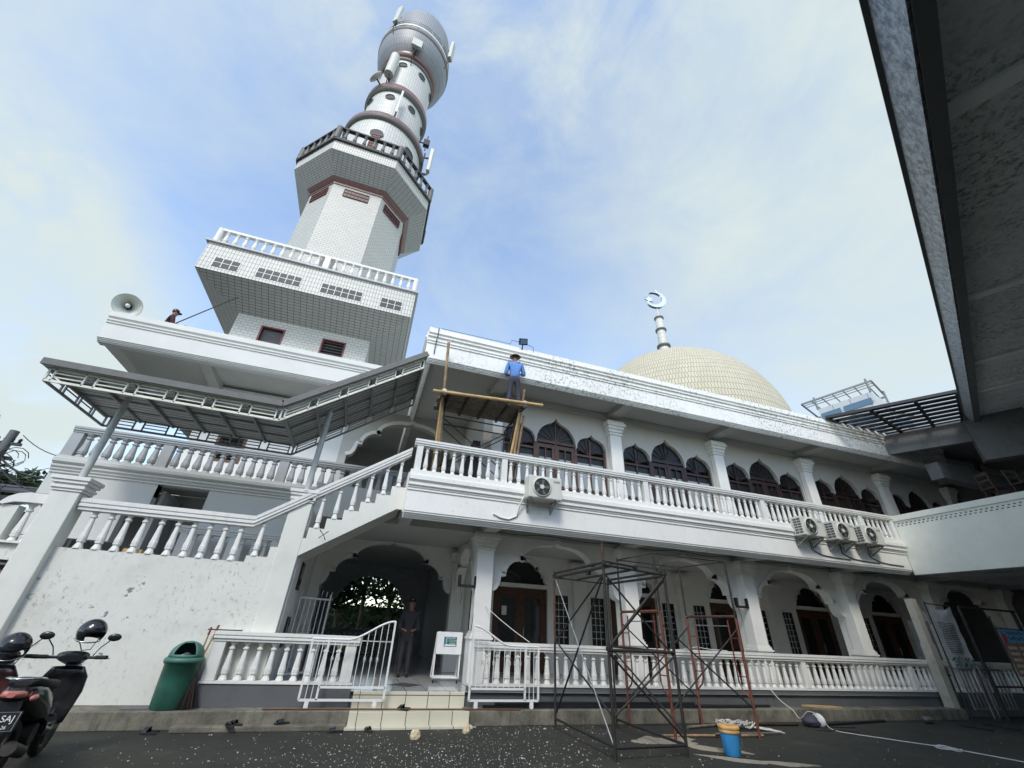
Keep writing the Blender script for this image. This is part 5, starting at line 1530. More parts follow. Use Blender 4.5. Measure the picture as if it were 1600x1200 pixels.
for (a, b_) in ((A_, B_), (C2, D2)):
    a3, b3 = Vector((*a, 0)), Vector((*b_, 0)); d = (b3 - a3).normalized()
    for q in (a3, b3): m = MB(); m.cyl(q, q + V(0, 0, 1.98), .026, n=8); m.build('upright', 'red_steel', t)
    m = MB(); m.tube([a3 + V(0, 0, 1.98), a3 + V(0, 0, 2.02) + d * .04, b3 + V(0, 0, 2.02) - d * .04, b3 + V(0, 0, 1.98)], .026, 8); m.build('top_bar', 'rusty_steel' if a is C2 else 'red_steel', t)
    m = MB(); m.cyl(a3 + V(0, 0, 1.84) + d * .2, b3 + V(0, 0, 1.84) - d * .2, .012, n=6); m.build('top_bar', 'bar_steel', t)
    for q, s in ((a3, 1), (b3, -1)):
        i = q + d * .22 * s
        m = MB(); m.tube([i + V(0, 0, 1.95), i + V(0, 0, .85), i + V(0, 0, .72) - d * .06 * s, q + V(0, 0, .60)], .016, 6); m.build('ladder_stile', 'red_steel', t)
        for z in (1.62, 1.28, .96): m = MB(); m.cyl(q + V(0, 0, z), i + V(0, 0, z), .011, n=6); m.build('rung', 'red_steel', t)
    for q in (a3, b3): m = MB(); m.cyl(q + V(0, 0, 2.03), q + V(0, 0, 3.14), .021, n=8); m.build('upright', 'dark_steel', t)
    m = MB(); m.cyl(a3 + V(0, 0, 3.1), b3 + V(0, 0, 3.1), .015, n=6); m.build('ledger', 'dark_steel', t)
for a, b_ in ((A_, C2), (B_, D2)):
    m = MB(); m.cyl((*a, 3.1), (*b_, 3.1), .015, n=6); m.build('ledger', 'dark_steel', t)
    for z0, z1 in ((1.8, .45), (.45, 1.8)): m = MB(); m.cyl((*a, z0), (*b_, z1), .014, n=6); m.build('brace', 'dark_steel', t)
m = MB(); m.cyl((*A_, 3.02), (*C2, 3.0), .013, n=6); m.build('ledger', 'dark_steel', t)
m = MB(); m.cyl((6.7, 9.3, 2.0), (6.72, 9.3, 3.1), .014, n=6); m.build('upright', 'dark_steel', t)

# ------------------------------------------------------------------ worker scaffold on the balcony
t = thing('working_platform', 'wooden plank platform on a dark steel frame with bamboo poles under the roof edge', 'scaffold', (2.2, 10.2, 4.63))
for k in range(5):
    y = 9.42 + k * .245; m = MB(); m.box((1.0 + .05 * (k % 2), y, 6.82), (3.38 - .04 * (k % 3), y + .235, 6.86)); m.build('plank', 'plank_wood', t)
for x in (1.22, 1.75, 2.3, 2.85, 3.3): m = MB(); m.bar((x, 9.42, 6.79), (x, 10.64, 6.79), .06, .05); m.build('joist', 'dark_wood', t)
for x in (1.25, 3.25):
    for y in (10.15, 10.68):
        m = MB(); m.cyl((x, y, 4.63), (x, y, 6.76), .024, n=8); m.build('upright', 'dark_steel', t)
    m = MB(); m.cyl((x, 9.5, 6.74), (x, 10.7, 6.74), .024, n=8); m.build('ledger', 'dark_steel', t)
for y, z in ((10.68, 6.45), (10.15, 6.45)):
    m = MB(); m.cyl((1.25, y, z), (3.25, y, z), .018, n=8); m.build('ledger', 'dark_steel', t)
    for a, b_ in ((6.4, 5.0), (5.0, 6.4)): m = MB(); m.cyl((1.25, y, a), (3.25, y, b_), .014, n=6); m.build('brace', 'dark_steel', t)
def bamb(a, b_, r, name='bamboo_pole', mat='bamboo'):
    a, b_ = Vector(a), Vector(b_); n = 7; pts, rr = [], []
    for k in range(n):
        for d, q in ((0, 1.0), (.012, 1.16), (.024, 1.0)):
            tt = min(1, k / (n - 1) * .97 + d); pts.append(a.lerp(b_, tt)); rr.append(r * q)
    m = MB(); m.tube(pts, rr, 10); m.build(name, mat, t)
bamb((.80, 9.36, 6.72), (3.86, 9.42, 6.96), .040)
bamb((1.27, 10.2, 4.64), (1.03, 9.50, 8.42), .038, mat='old_bamboo'); bamb((1.18, 10.25, 4.64), (1.12, 9.9, 6.9), .036); bamb((1.36, 10.3, 4.64), (1.12, 9.85, 7.4), .03, mat='old_bamboo')
for k, (dx, h, mt) in enumerate(((0, 7.44, 'old_bamboo'), (-.12, 6.9, 'bamboo'), (.10, 6.7, 'old_bamboo'), (-.22, 6.6, 'dark_wood'))):
    bamb((3.2 + dx, 10.2 + .05 * k, 4.64), (3.34 + dx * .6, 9.56 + .08 * k, h), .034, mat=mt)
for q in ((1.10, 9.42, 6.78), (3.33, 9.48, 6.93)):
    m = MB(); m.lathe([(.055, -.06), (.075, -.02), (.07, .03), (.05, .07)], q, n=10); m.build('lashing', 'rope', t)
t = thing('hanging_cloth', 'black cloth hanging from the platform frame below the worker', 'cloth', (2.3, 10.72, 5.4))
m = MB(); vs = []
for j in range(7):
    for i in range(6):
        w = .10 + .16 * (j / 6) ** .7
        vs.append((2.36 - .1 * (j / 6) + w * (i / 5 - .5) * 2, 10.74 + .03 * math.sin(i * 2.2 + j), 6.15 - .19 * j))
m.add(vs, [(j * 6 + i, j * 6 + i + 1, j * 6 + i + 7, j * 6 + i + 6) for j in range(6) for i in range(5)], smooth=True); m.build('cloth', 'black_rubber', t)

# ------------------------------------------------------------------ people
def skin_obj(name, mat, parent, nodes, edges, sub=2, root=0):
    B = BASE.get(parent.name, Vector())
    bm = bmesh.new(); lay = bm.verts.layers.skin.verify()
    vs = []
    for i, (x, y, z, r) in enumerate(nodes):
        v = bm.verts.new(Vector((x, y, z)) - B); rr = r if isinstance(r, tuple) else (r, r)
        v[lay].radius = rr; v[lay].use_root = (i == root); vs.append(v)
    for a, b_ in edges: bm.edges.new((vs[a], vs[b_]))
    me = bpy.data.meshes.new(name); bm.to_mesh(me); bm.free(); me.materials.append(MATS[mat])
    o = bpy.data.objects.new(name, me); COL.objects.link(o); o.parent = parent
    md = o.modifiers.new('skin', 'SKIN'); md.use_smooth_shade = True
    md = o.modifiers.new('sub', 'SUBSURF'); md.levels = sub; md.render_levels = sub
    BASE[o.name] = B
    return o
def person(label, loc, rz, pose, top, bottom, hat=None, H=1.66, group=None, seated=False):
    """pose: dict with hand targets (left, right) in local metres at H = 1.66; local +y is the facing direction"""
    t = thing('person', label, 'person', loc, rz, local=True)
    hl, hr = pose.get('hl', (-.24, .12, .80)), pose.get('hr', (.24, .12, .80))
    lean = pose.get('lean', 0.0)
    fl, fr = pose.get('fl', (-.10, 0, .05)), pose.get('fr', (.10, 0, .05))
    px = pose.get('hip', (0, 0, .88))
    ch = (px[0], px[1] + lean, px[2] + .44)
    sh = .185
    def elbow(s, h):
        a = Vector((s[0], s[1], s[2])); b_ = Vector(h); mid = (a + b_) / 2
        L = (b_ - a).length; drop = math.sqrt(max(0.0, .29 ** 2 - (L / 2) ** 2)); out = Vector((.35 if s[0] > 0 else -.35, -.25, -.9)).normalized()
        return mid + out * drop
    SL, SR = (ch[0] - sh, ch[1], ch[2] + .03), (ch[0] + sh, ch[1], ch[2] + .03)
    eL, eR = elbow(SL, hl), elbow(SR, hr)
    kL = pose.get('kl', ((px[0] - .09 + fl[0]) / 2, .03 + (px[1] + fl[1]) / 2, px[2] * .53)); kR = pose.get('kr', ((px[0] + .09 + fr[0]) / 2, .03 + (px[1] + fr[1]) / 2, px[2] * .53))
    hd = (ch[0], ch[1] + .03 + pose.get('nod', 0), ch[2] + .235)
    # the skin body: one continuous surface
    nodes = [(px[0], px[1], px[2], (.12, .085)), (px[0], px[1] + lean * .5, px[2] + .2, (.115, .08)), (ch[0], ch[1], ch[2], (.125, .085)), (ch[0], ch[1], ch[2] + .10, (.055, .05)), (hd[0], hd[1] - .01, hd[2] - .10, (.055, .055)), (hd[0], hd[1], hd[2], (.078, .092)), (hd[0], hd[1] + .005, hd[2] + .09, (.062, .078)),
             (*SL, .052), (*eL, .036), (*hl, .022), (*SR, .052), (*eR, .036), (*hr, .022),
             (px[0] - .085, px[1], px[2] - .08, .07), (*kL, .048), (fl[0], fl[1], fl[2] + .04, .032), (fl[0], fl[1] + .14, fl[2] - .01, .03),
             (px[0] + .085, px[1], px[2] - .08, .07), (*kR, .048), (fr[0], fr[1], fr[2] + .04, .032), (fr[0], fr[1] + .14, fr[2] - .01, .03)]
    E_ = [(0, 1), (1, 2), (2, 3), (3, 4), (4, 5), (5, 6), (2, 7), (7, 8), (8, 9), (2, 10), (10, 11), (11, 12), (0, 13), (13, 14), (14, 15), (15, 16), (0, 17), (17, 18), (18, 19), (19, 20)]
    # hands: palm, four fingers and a thumb continue the same skeleton
    for h, e_, wi in ((hl, eL, 9), (hr, eR, 12)):
        d = (Vector(h) - e_).normalized(); side = d.cross(Vector((0, 0, 1)))
        side = side.normalized() if side.length > .05 else Vector((1, 0, 0)); dn = side.cross(d).normalized()
        k0 = len(nodes); pm = Vector(h) + d * .05; nodes.append((*pm, (.030, .016))); E_.append((wi, k0))
        for j, L in enumerate((.062, .072, .068, .052)):
            b0 = pm + d * .035 + side * (.027 - .018 * j); b1 = b0 + d * L * .5 - dn * .006; b2 = b1 + d * L * .4 - dn * .022
            k = len(nodes); nodes += [(*b0, .0085), (*b1, .008), (*b2, .007)]; E_ += [(k0, k), (k, k + 1), (k + 1, k + 2)]
        tb0 = Vector(h) + d * .03 + side * .034; k = len(nodes); nodes += [(*tb0, .010), (*(tb0 + d * .03 + side * .02 - dn * .015), .008)]; E_ += [(k0, k), (k, k + 1)]
    skin_obj('body', 'skin', t, nodes, E_, 2)
    # facial features and hair
    m = MB(); hx, hy, hz = hd
    m.ball((hx, hy + .095, hz + .02), (.012, .022, .022), 8, 6); m.ball((hx - .078, hy + .0, hz + .02), (.012, .02, .03), 8, 6); m.ball((hx + .078, hy + .0, hz + .02), (.012, .02, .03), 8, 6)
    m.build('face_features', 'skin', t)
    m = MB(); m.ball((hx - .03, hy + .080, hz + .045), (.012, .008, .006), 8, 6); m.ball((hx + .03, hy + .080, hz + .045), (.012, .008, .006), 8, 6); m.bar((hx - .022, hy + .088, hz - .028), (hx + .022, hy + .088, hz - .028), .006, .006); m.build('eyes', 'hair', t)
    m = MB(); m.ball((hx, hy - .018, hz + .075), (.084, .092, .082), 14, 10); m.build('hair', 'hair', t)
    # trousers
    skin_obj('trousers', bottom, t, [(px[0], px[1], px[2] + .06, (.135, .10)), (px[0], px[1], px[2] - .02, (.135, .105)), (px[0] - .088, px[1], px[2] - .12, .092), (*kL, .070), (fl[0], fl[1], fl[2] + .02, .06), (px[0] + .088, px[1], px[2] - .12, .092), (*kR, .070), (fr[0], fr[1], fr[2] + .02, .06)],
             [(0, 1), (1, 2), (2, 3), (3, 4), (1, 5), (5, 6), (6, 7)], 2)
    wl, wr = Vector(hl) + (eL - Vector(hl)) * .12, Vector(hr) + (eR - Vector(hr)) * .12
    skin_obj('shirt', top, t, [(px[0], px[1] + .0, px[2] - .06, (.155, .125)), (px[0], px[1] + lean * .4, px[2] + .14, (.145, .12)), (ch[0], ch[1] - .01, ch[2] - .03, (.160, .125)), (ch[0], ch[1], ch[2] + .075, (.075, .07)),
                               (*SL, .078), (*eL, .060), (*wl, .042), (*SR, .078), (*eR, .060), (*wr, .042)],
             [(0, 1), (1, 2), (2, 3), (2, 4), (4, 5), (5, 6), (2, 7), (7, 8), (8, 9)], 2, root=2)
    for f in (fl, fr):
        m = MB(); m.ball((f[0], f[1] + .06, f[2] - .005), (.048, .13, .048), 10, 8); m.build('shoe', 'black_rubber', t)
    if hat == 'brim':
        m = MB(); m.lathe([(.165, .0), (.15, .02), (.10, .03), (.095, .09), (.07, .125), (0, .13)], (hx, hy - .005, hz + .075), n=24); m.build('hat', 'hat_cloth', t)
    elif hat == 'cap':
        m = MB(); m.lathe([(.096, .0), (.098, .04), (.08, .085), (.04, .105), (0, .11)], (hx, hy - .01, hz + .065), n=20); m.prism([(hx - .07, hy + .06), (hx - .05, hy + .16), (hx + .05, hy + .16), (hx + .07, hy + .06)], 'z', hz + .065, hz + .078); m.build('cap', 'black_plastic', t)
    return t
person('worker in blue shirt and brimmed hat on the plank platform, back turned', (3.02, 9.53, 6.865), R_(-8),
       dict(hl=(-.17, .22, 1.05), hr=(.20, .20, 1.12), lean=.02, nod=.02, fl=(-.15, -.02, .05), fr=(.14, .0, .05), hip=(0, 0, .86)), 'blue_shirt', 'dark_trousers', 'brim')
person('man in dark cap and maroon shirt behind the annex roof edge, holding a long pole', (-7.50, 13.5, 8.40), R_(-60),
       dict(hl=(-.12, .36, 1.28), hr=(.14, .34, 1.16), lean=.03), 'maroon_shirt', 'dark_clothes', 'cap')
person('man in dark clothes and cap standing in the shadow inside the entrance', (1.42, 12.4, FZ + .005), R_(175),
       dict(hl=(-.14, .24, .98), hr=(.14, .24, .98)), 'dark_clothes', 'dark_clothes', 'cap', H=1.66)
single(MB().cyl((-7.38, 13.58, 9.58), (-6.1, 13.72, 11.3), .018, n=8), 'long_pole', 'dark_steel', 'long thin dark pole held up by the man on the annex roof', 'pole', (-7.0, 13.6, 10))

# ------------------------------------------------------------------ scooters, built pointing along local +y, origin on the ground
def loft(m, secs, n=16, p=2.6):
    vs = []
    for (y, zc, hw, hh) in secs:
        for k in range(n):
            a = 2 * PI * k / n; c_, s_ = math.cos(a), math.sin(a)
            vs.append((hw * math.copysign(abs(c_) ** (2 / p), c_), y, zc + hh * math.copysign(abs(s_) ** (2 / p), s_)))
    fs = [(i * n + k, i * n + (k + 1) % n, (i + 1) * n + (k + 1) % n, (i + 1) * n + k) for i in range(len(secs) - 1) for k in range(n)]
    m.add(vs, fs, smooth=True); m.add(vs, [tuple(range(n))[::-1], tuple(range(len(vs) - n, len(vs)))])
    return m
def wheel(t, y, r):
    m = MB(); m.lathe([(r - .085, -.035), (r - .03, -.05), (r - .005, -.03), (r, 0), (r - .005, .03), (r - .03, .05), (r - .085, .035)], (0, y, r), n=36, axis=(1, 0, 0)); w = m.build('wheel', 'black_rubber', t)
    m = MB(); m.lathe([(r - .083, -.034), (r - .10, -.02), (r - .10, .02), (r - .083, .034)], (0, y, r), n=36, axis=(1, 0, 0)); m.cyl((-.06, y, r), (.06, y, r), .045, n=14)
    for k in range(5): a = 2 * PI * k / 5; m.bar((0, y, r), (0, y + (r - .09) * math.cos(a), r + (r - .09) * math.sin(a)), .035, .03, up=(1, 0, 0))
    m.build('rim', 'dark_steel', w)
def scooter(label, loc, rz, paintm='scooter_paint', plate=None):
    t = thing('scooter', label, 'scooter', loc, rz, group='parked motor scooters at the left edge', local=True)
    wheel(t, 1.24, .28); wheel(t, 0.0, .27)
    # tail and side panels
    m = loft(MB(), [(-.42, .80, .05, .03), (-.36, .80, .11, .07), (-.2, .77, .15, .11), (0, .72, .165, .15), (.25, .64, .17, .17), (.45, .56, .16, .14), (.58, .48, .13, .09)]); bd = m.build('body', paintm, t)
    m = loft(MB(), [(-.34, .885, .09, .02), (-.2, .885, .14, .045), (.05, .84, .15, .055), (.3, .80, .14, .06), (.52, .79, .11, .05), (.60, .76, .07, .03)]); m.build('seat', 'black_rubber', t, bevel=0)
    m = loft(MB(), [(.5, .38, .17, .10), (.7, .33, .17, .05), (.95, .33, .17, .06), (1.0, .38, .17, .08)]); m.build('footboard', 'black_plastic', t)
    # leg shield and front apron
    m = MB()
    for s in (-1, 1):
        pass
    sh = [(.96, .36, .19), (1.0, .50, .21), (1.02, .66, .235), (1.0, .82, .225), (.96, .93, .16)]
    vs = []
    for (y, z, w) in sh:
        for k in range(9):
            u = -1 + 2 * k / 8; vs.append((w * u, y + .10 * (1 - u * u), z))
    for (y, z, w) in sh:
        for k in range(9):
            u = -1 + 2 * k / 8; vs.append((w * u * .96, y - .04 + .06 * (1 - u * u), z))
    L = len(sh) * 9
    fs = [(j * 9 + k, j * 9 + k + 1, (j + 1) * 9 + k + 1, (j + 1) * 9 + k) for j in range(len(sh) - 1) for k in range(8)]
    fs += [tuple(L + q for q in f[::-1]) for f in fs]
    fs += [(j * 9 + e_, (j + 1) * 9 + e_, L + (j + 1) * 9 + e_, L + j * 9 + e_) for j in range(len(sh) - 1) for e_ in (0, 8)]
    fs += [(k, k + 1, L + k + 1, L + k) for k in range(8)] + [((len(sh) - 1) * 9 + k, (len(sh) - 1) * 9 + k + 1, L + (len(sh) - 1) * 9 + k + 1, L + (len(sh) - 1) * 9 + k) for k in range(8)]
    m.add(vs, fs, smooth=True); m.build('leg_shield', paintm, t)
    m = loft(MB(), [(1.02, .72, .10, .16), (1.12, .70, .11, .14), (1.20, .66, .08, .09), (1.24, .64, .03, .03)]); m.build('front_apron', paintm, t)
    m = MB(); vs = []
    for k in range(9):
        a = R_(20 + 130 * k / 8); 
        for x in (-.07, -.06, .06, .07): vs.append((x, 1.24 + (.33 if abs(x) < .065 else .31) * math.cos(a), .28 + (.33 if abs(x) < .065 else .29) * math.sin(a)))
    m.add(vs, [(k * 4 + j, k * 4 + j + 1, k * 4 + j + 5, k * 4 + j + 4) for k in range(8) for j in range(3)], smooth=True); m.build('front_fender', paintm, t)
    m = MB()
    for s in (-.085, .085): m.cyl((s, 1.24, .28), (s, 1.10, .72), .022, n=10)
    m.build('fork', 'dark_steel', t)
    # handlebar head
    m = loft(MB(), [(.84, 1.02, .12, .035), (.92, 1.04, .17, .06), (1.0, 1.02, .13, .075), (1.08, .98, .08, .06)]); hb = m.build('handlebar_cover', 'black_plastic', t)
    m = MB(); m.tube([(-.36, .82, 1.04), (-.2, .90, 1.03), (.2, .90, 1.03), (.36, .82, 1.04)], .016, 8); m.build('handlebar', 'dark_steel', t)
    for s in (-1, 1):
        m = MB(); m.cyl((s * .24, .88, 1.035), (s * .37, .815, 1.04), .022, n=12); g_ = m.build('grip', 'black_rubber', t)
        m = MB(); m.tube([(s * .22, .93, 1.04), (s * .30, .95, 1.03), (s * .38, .91, 1.02)], .008, 6); m.build('brake_lever', 'bar_steel', g_)
        m = MB(); m.tube([(s * .20, .90, 1.05), (s * .24, .90, 1.14), (s * .31, .88, 1.22)], .007, 6); ms = m.build('mirror', 'black_plastic', t)
        m = MB(); m.ball((s * .345, .875, 1.26), (.075, .018, .045), 14, 8); m.xf(Matrix.Translation((0, 0, 0))); m.build('mirror_head', 'black_plastic', ms)
    m = loft(MB(), [(1.0, .93, .06, .04), (1.1, .92, .09, .05), (1.13, .92, .07, .04)]); m.build('headlight', 'block_glass', t)
    # tail lamp with clear sides, plate, grab rail, mudguard
    m = loft(MB(), [(-.45, .80, .035, .022), (-.40, .80, .09, .036), (-.32, .79, .125, .05)]); m.build('tail_lamp', 'lamp_lens', t)
    for s in (-1, 1):
        m = MB(); m.ball((s * .15, -.30, .76), (.03, .08, .03), 10, 8); m.build('indicator', 'lamp_lens', t)
    m = MB(); m.tube([(-.12, -.1, .90), (-.13, -.34, .93), (-.06, -.44, .93), (.06, -.44, .93), (.13, -.34, .93), (.12, -.1, .90)], .013, 8); m.build('grab_rail', 'chrome', t)
    m = MB(); m.hexa([(-.09, -.40, .50), (.09, -.40, .50), (.09, -.36, .50), (-.09, -.36, .50), (-.09, -.36, .76), (.09, -.36, .76), (.09, -.32, .76), (-.09, -.32, .76)]); m.build('rear_mudguard', 'black_plastic', t)
    m = MB(); m.hexa([(-.14, -.415, .50), (.14, -.415, .50), (.14, -.405, .50), (-.14, -.405, .50), (-.14, -.375, .66), (.14, -.375, .66), (.14, -.365, .66), (-.14, -.365, .66)]); pl = m.build('number_plate', 'black_plastic', t)
    m = MB()
    for a, b_ in (((-.13, -.418, .508), (.13, -.418, .508)), ((-.13, -.380, .652), (.13, -.380, .652)), ((-.13, -.418, .508), (-.13, -.380, .652)), ((.13, -.418, .508), (.13, -.380, .652))): m.bar(a, b_, .004)
    m.build('plate_border', 'bar_steel', pl)
    if plate:
        rx = (PI / 2 - .245, 0, 0)
        text(plate[0], .075, (.055, -.399, .600), rx, 'paper', pl); text(plate[1], .04, (.06, -.413, .535), rx, 'paper', pl)
    # engine, exhaust, shock, stand
    m = MB(); m.cyl((-.16, -.02, .27), (-.07, -.02, .27), .11, n=20); m.cyl((-.16, .34, .32), (-.07, .34, .32), .10, n=20); m.box((-.16, -.02, .22), (-.07, .34, .40)); m.cyl((-.06, .36, .35), (.12, .36, .35), .10, n=16); m.build('engine', 'dark_steel', t, bevel=.01)
    m = MB(); m.tube([(.10, .42, .24), (.14, .2, .20), (.15, .08, .24)], .022, 8); m.cyl((.15, .10, .25), (.16, -.34, .36), .052, .06, n=16); m.build('exhaust', 'dark_steel', t)
    m = MB(); m.cyl((-.13, -.06, .30), (-.12, .03, .62), .028, n=10); m.build('shock_absorber', 'bar_steel', t)
    m = MB(); m.bar((-.12, .45, .28), (-.24, .40, .01), .02); m.build('side_stand', 'dark_steel', t)
    return t
scooter('black scooter with a black number plate nearest the camera at the left edge', (-3.17, 6.95, 0), R_(9), 'scooter_paint', ('SAJ', '26'))
scooter('dark maroon scooter half hidden behind the nearer black one', (-3.95, 6.9, 0), R_(4), 'scooter_maroon')
def helmet(label, c, rz, tilt, rx_=0.0):
    t = thing('helmet', label, 'helmet', c, rz, group='black helmets on the scooters', local=True)
    M = Matrix.Rotation(tilt, 4, 'X') @ Matrix.Rotation(rx_, 4, 'Y')
    m = MB(); vs, n, k_ = [], 28, 12
    for j in range(k_):
        th = R_(-38 + 128 * j / (k_ - 1)) 
        for i in range(n):
            a = 2 * PI * i / n; r = .135
            z0 = th
            vs.append((r * math.cos(z0) * math.cos(a), 1.08 * r * math.cos(z0) * math.sin(a), r * 1.0 * math.sin(z0)))
    fs = []
    for j in range(k_ - 1):
        for i in range(n):
            a = math.degrees(2 * PI * (i + .5) / n); thj = -38 + 128 * (j + .5) / (k_ - 1)
            if 40 < a < 140 and thj < 12: continue       # face opening at +y
            fs.append((j * n + i, j * n + (i + 1) % n, (j + 1) * n + (i + 1) % n, (j + 1) * n + i))
    m.add(vs, fs, smooth=True); m.xf(M); sh_ = m.build('shell', 'scooter_paint', t, recalc=False)
    md = sh_.modifiers.new('solid', 'SOLIDIFY'); md.thickness = -.018
    m = MB(); vs = []
    for j in range(5):
        th = R_(-28 + 44 * j / 4)
        for i in range(13):
            a = R_(38 + 104 * i / 12); vs.append((.142 * math.cos(th) * math.cos(a), 1.16 * .142 * math.cos(th) * math.sin(a), .142 * math.sin(th)))
    m.add(vs, [(j * 13 + i, j * 13 + i + 1, (j + 1) * 13 + i + 1, (j + 1) * 13 + i) for j in range(4) for i in range(12)], smooth=True); m.xf(M @ Matrix.Rotation(.7, 4, 'X')); m.build('visor', 'dark_glass', t)
    m = MB(); m.tube([M @ V(-.12, .02, -.07), M @ V(-.05, .06, -.2), M @ V(.05, .06, -.2), M @ V(.12, .02, -.07)], .006, 6); m.build('strap', 'cable_black', t)
    m = MB(); m.lathe([(.128, -.012), (.134, -.012), (.134, .004), (.128, .004)], (0, 0, -.088), n=28); m.xf(M); m.build('edge_trim', 'chrome', t)
    return t
helmet('black glossy helmet hung highest, on the handlebar of the front scooter', (-3.30, 8.0, 1.31), R_(-125), R_(-12), .1)
helmet('scuffed black helmet lower left, hanging on the second scooter', (-3.84, 7.6, 1.14), R_(-140), R_(-25), .2)

# ------------------------------------------------------------------ green bin and brooms
t = thing('rubbish_bin', 'scratched dark green plastic bin with domed lid and open mouth beside the steps wall', 'bin', (-2.55, 9.76, .235))
bx, by = -2.55, 9.76
m = MB(); m.lathe([(.235, .237), (.25, .26), (.262, .55), (.268, .84), (.285, .85), (.285, .88), (.268, .885)], (bx, by, 0), n=32); m.build('body', 'green_plastic', t)
m = MB()
m.lathe([(.295, .86), (.30, .90), (.285, .93), (.26, .94)], (bx, by, 0), n=32)
def hood(a, th): return (bx + .262 * math.cos(th) * math.cos(a), by + .262 * math.cos(th) * math.sin(a), .935 + .235 * math.sin(th))
vs, fs, n, kk = [], [], 32, 9
for j in range(kk):
    for i in range(n): vs.append(hood(2 * PI * i / n, R_(90 * j / (kk - 1) - .001)))
for j in range(kk - 1):
    for i in range(n):
        a = math.degrees(2 * PI * (i + .5) / n)
        if 238 < a < 318 and 0 < j < 6: continue
        fs.append((j * n + i, j * n + (i + 1) % n, (j + 1) * n + (i + 1) % n, (j + 1) * n + i))
m.add(vs, fs, smooth=True); hd_ = m.build('lid', 'green_lid', t, recalc=False); md = hd_.modifiers.new('s', 'SOLIDIFY'); md.thickness = .014
m = MB(); m.cyl((bx, by, .80), (bx, by, .90), .24, n=24); m.ball((bx + .03, by - .12, .96), (.07, .05, .05), 8, 6); m.build('rubbish', 'bag_cloth', t)
m = MB(); m.ball((bx - .02, by - .16, .955), (.05, .03, .025), 7, 5); m.build('paper_scrap', 'paper', t)
def broom(label, top, mid, foot, spread, mat):
    t = thing('broom', label, 'broom', tuple(foot), group='brooms leaning by the balustrade')
    top, mid, foot = Vector(top), Vector(mid), Vector(foot)
    m = MB(); m.cyl(top, mid, .014, n=8); h_ = m.build('handle', 'old_bamboo', t)
    m = MB(); m.cyl(top + (top - mid).normalized() * .12, top, .018, n=8); m.build('grip', mat, t)
    m = MB()
    for k in range(70):
        o = V(random.uniform(-1, 1) * spread, random.uniform(-1, 1) * .05, random.uniform(0, .03)); m.cyl(mid + o * .12, foot + o, .004, .003, n=3, cap=False)
    m.build('bristles', 'dark_wood' if spread < .12 else 'plank_wood', t)
    m = MB(); m.cyl(mid + (top - mid).normalized() * .05, mid - (top - mid).normalized() * .05, .032, n=10); m.build('binding', 'black_plastic', t)
broom('broom with orange grip and long brown bristles leaning on the left end of the balustrade', (-2.26, 9.83, 1.30), (-2.32, 9.72, .80), (-2.27, 9.60, .245), .11, 'red_steel')
broom('second broom with red grip, tucked behind the first one', (-2.36, 9.86, 1.26), (-2.36, 9.78, .82), (-2.20, 9.70, .245), .09, 'red_grille')
single(MB().cyl((-2.42, 9.95, 1.345), (-1.86, 9.95, 1.345), .010, n=8), 'thin_rod', 'black_metal', 'thin black rod lying on the left end of the porch hand rail', 'rod', (-2.1, 9.95, 1.345))

# ------------------------------------------------------------------ small things on the ground
def sandals(label, x, y, z, rz, kind='pair', g='footwear left outside'):
    t = thing('sandals', label, 'sandals', (x, y, z), rz, group=g, local=True)
    for s in ((-1, 1) if kind == 'pair' else (1,)):
        m = MB(); c_ = V(s * .065, s * .02, 0); a = s * .25
        pts = [(.045 * math.cos(b_) * (1.0 if math.sin(b_) > 0 else .85), .125 * math.sin(b_)) for b_ in [2 * PI * k / 16 for k in range(16)]]
        m.prism(pts, 'z', .002, .024); m.xf(Matrix.Translation(c_) @ Matrix.Rotation(a, 4, 'Z')); sl = m.build('sole', 'black_rubber', t)
        m = MB(); vs = []
        for j in range(4):
            for i in range(7):
                b_ = PI * i / 6; vs.append((.048 * math.cos(b_), .0 + .028 * j, .02 + (.055 - .006 * j) * math.sin(b_)))
        m.add(vs, [(j * 7 + i, j * 7 + i + 1, (j + 1) * 7 + i + 1, (j + 1) * 7 + i) for j in range(3) for i in range(6)], smooth=True); m.xf(Matrix.Translation(c_) @ Matrix.Rotation(a, 4, 'Z')); m.build('strap', 'black_plastic', t)
    return t
sandals('pair of black sandals lying splayed on the entrance step', 1.22, 9.62, .236, R_(60))
sandals('black sandals on the asphalt in front of the green bin', -2.55, 9.32, .002, R_(80))
sandals('black sandals on the low kerb strip between bin and gate', -1.45, 9.33, .074, R_(50))
sandals('single black sandal on the kerb strip left of the entrance steps', -.72, 9.40, .074, R_(100), 'one')
sandals('single black sandal standing by the foot of the entrance steps', .58, 9.18, .002, R_(10), 'one')
sandals('single black flip-flop on the asphalt before the kerb strip', .12, 9.12, .002, R_(85), 'one')
for x, y, s, rz, lb in ((1.34, 8.62, 1.0, .1, 'cream coloured stone chunk on the asphalt, left of two'), (2.27, 8.98, 1.05, .9, 'cream coloured stone chunk at the corner of the steps, right of two')):
    m = MB(); m.lathe([(.0, 0), (.075, .002), (.085, .04), (.070, .10), (.045, .135), (0, .14)], (0, 0, 0), n=9, smooth=False); m.xf(Matrix.Translation((x, y, .001)) @ Matrix.Rotation(rz, 4, 'Z') @ Matrix.Diagonal((s, s * .8, s * .9, 1)))
    for v in m.v: v += Vector((random.uniform(-1, 1), random.uniform(-1, 1), 0)) * .008
    single(m, 'stone', 'cream_stone', lb, 'stone', (x, y, 0), group='cream stones on the asphalt')
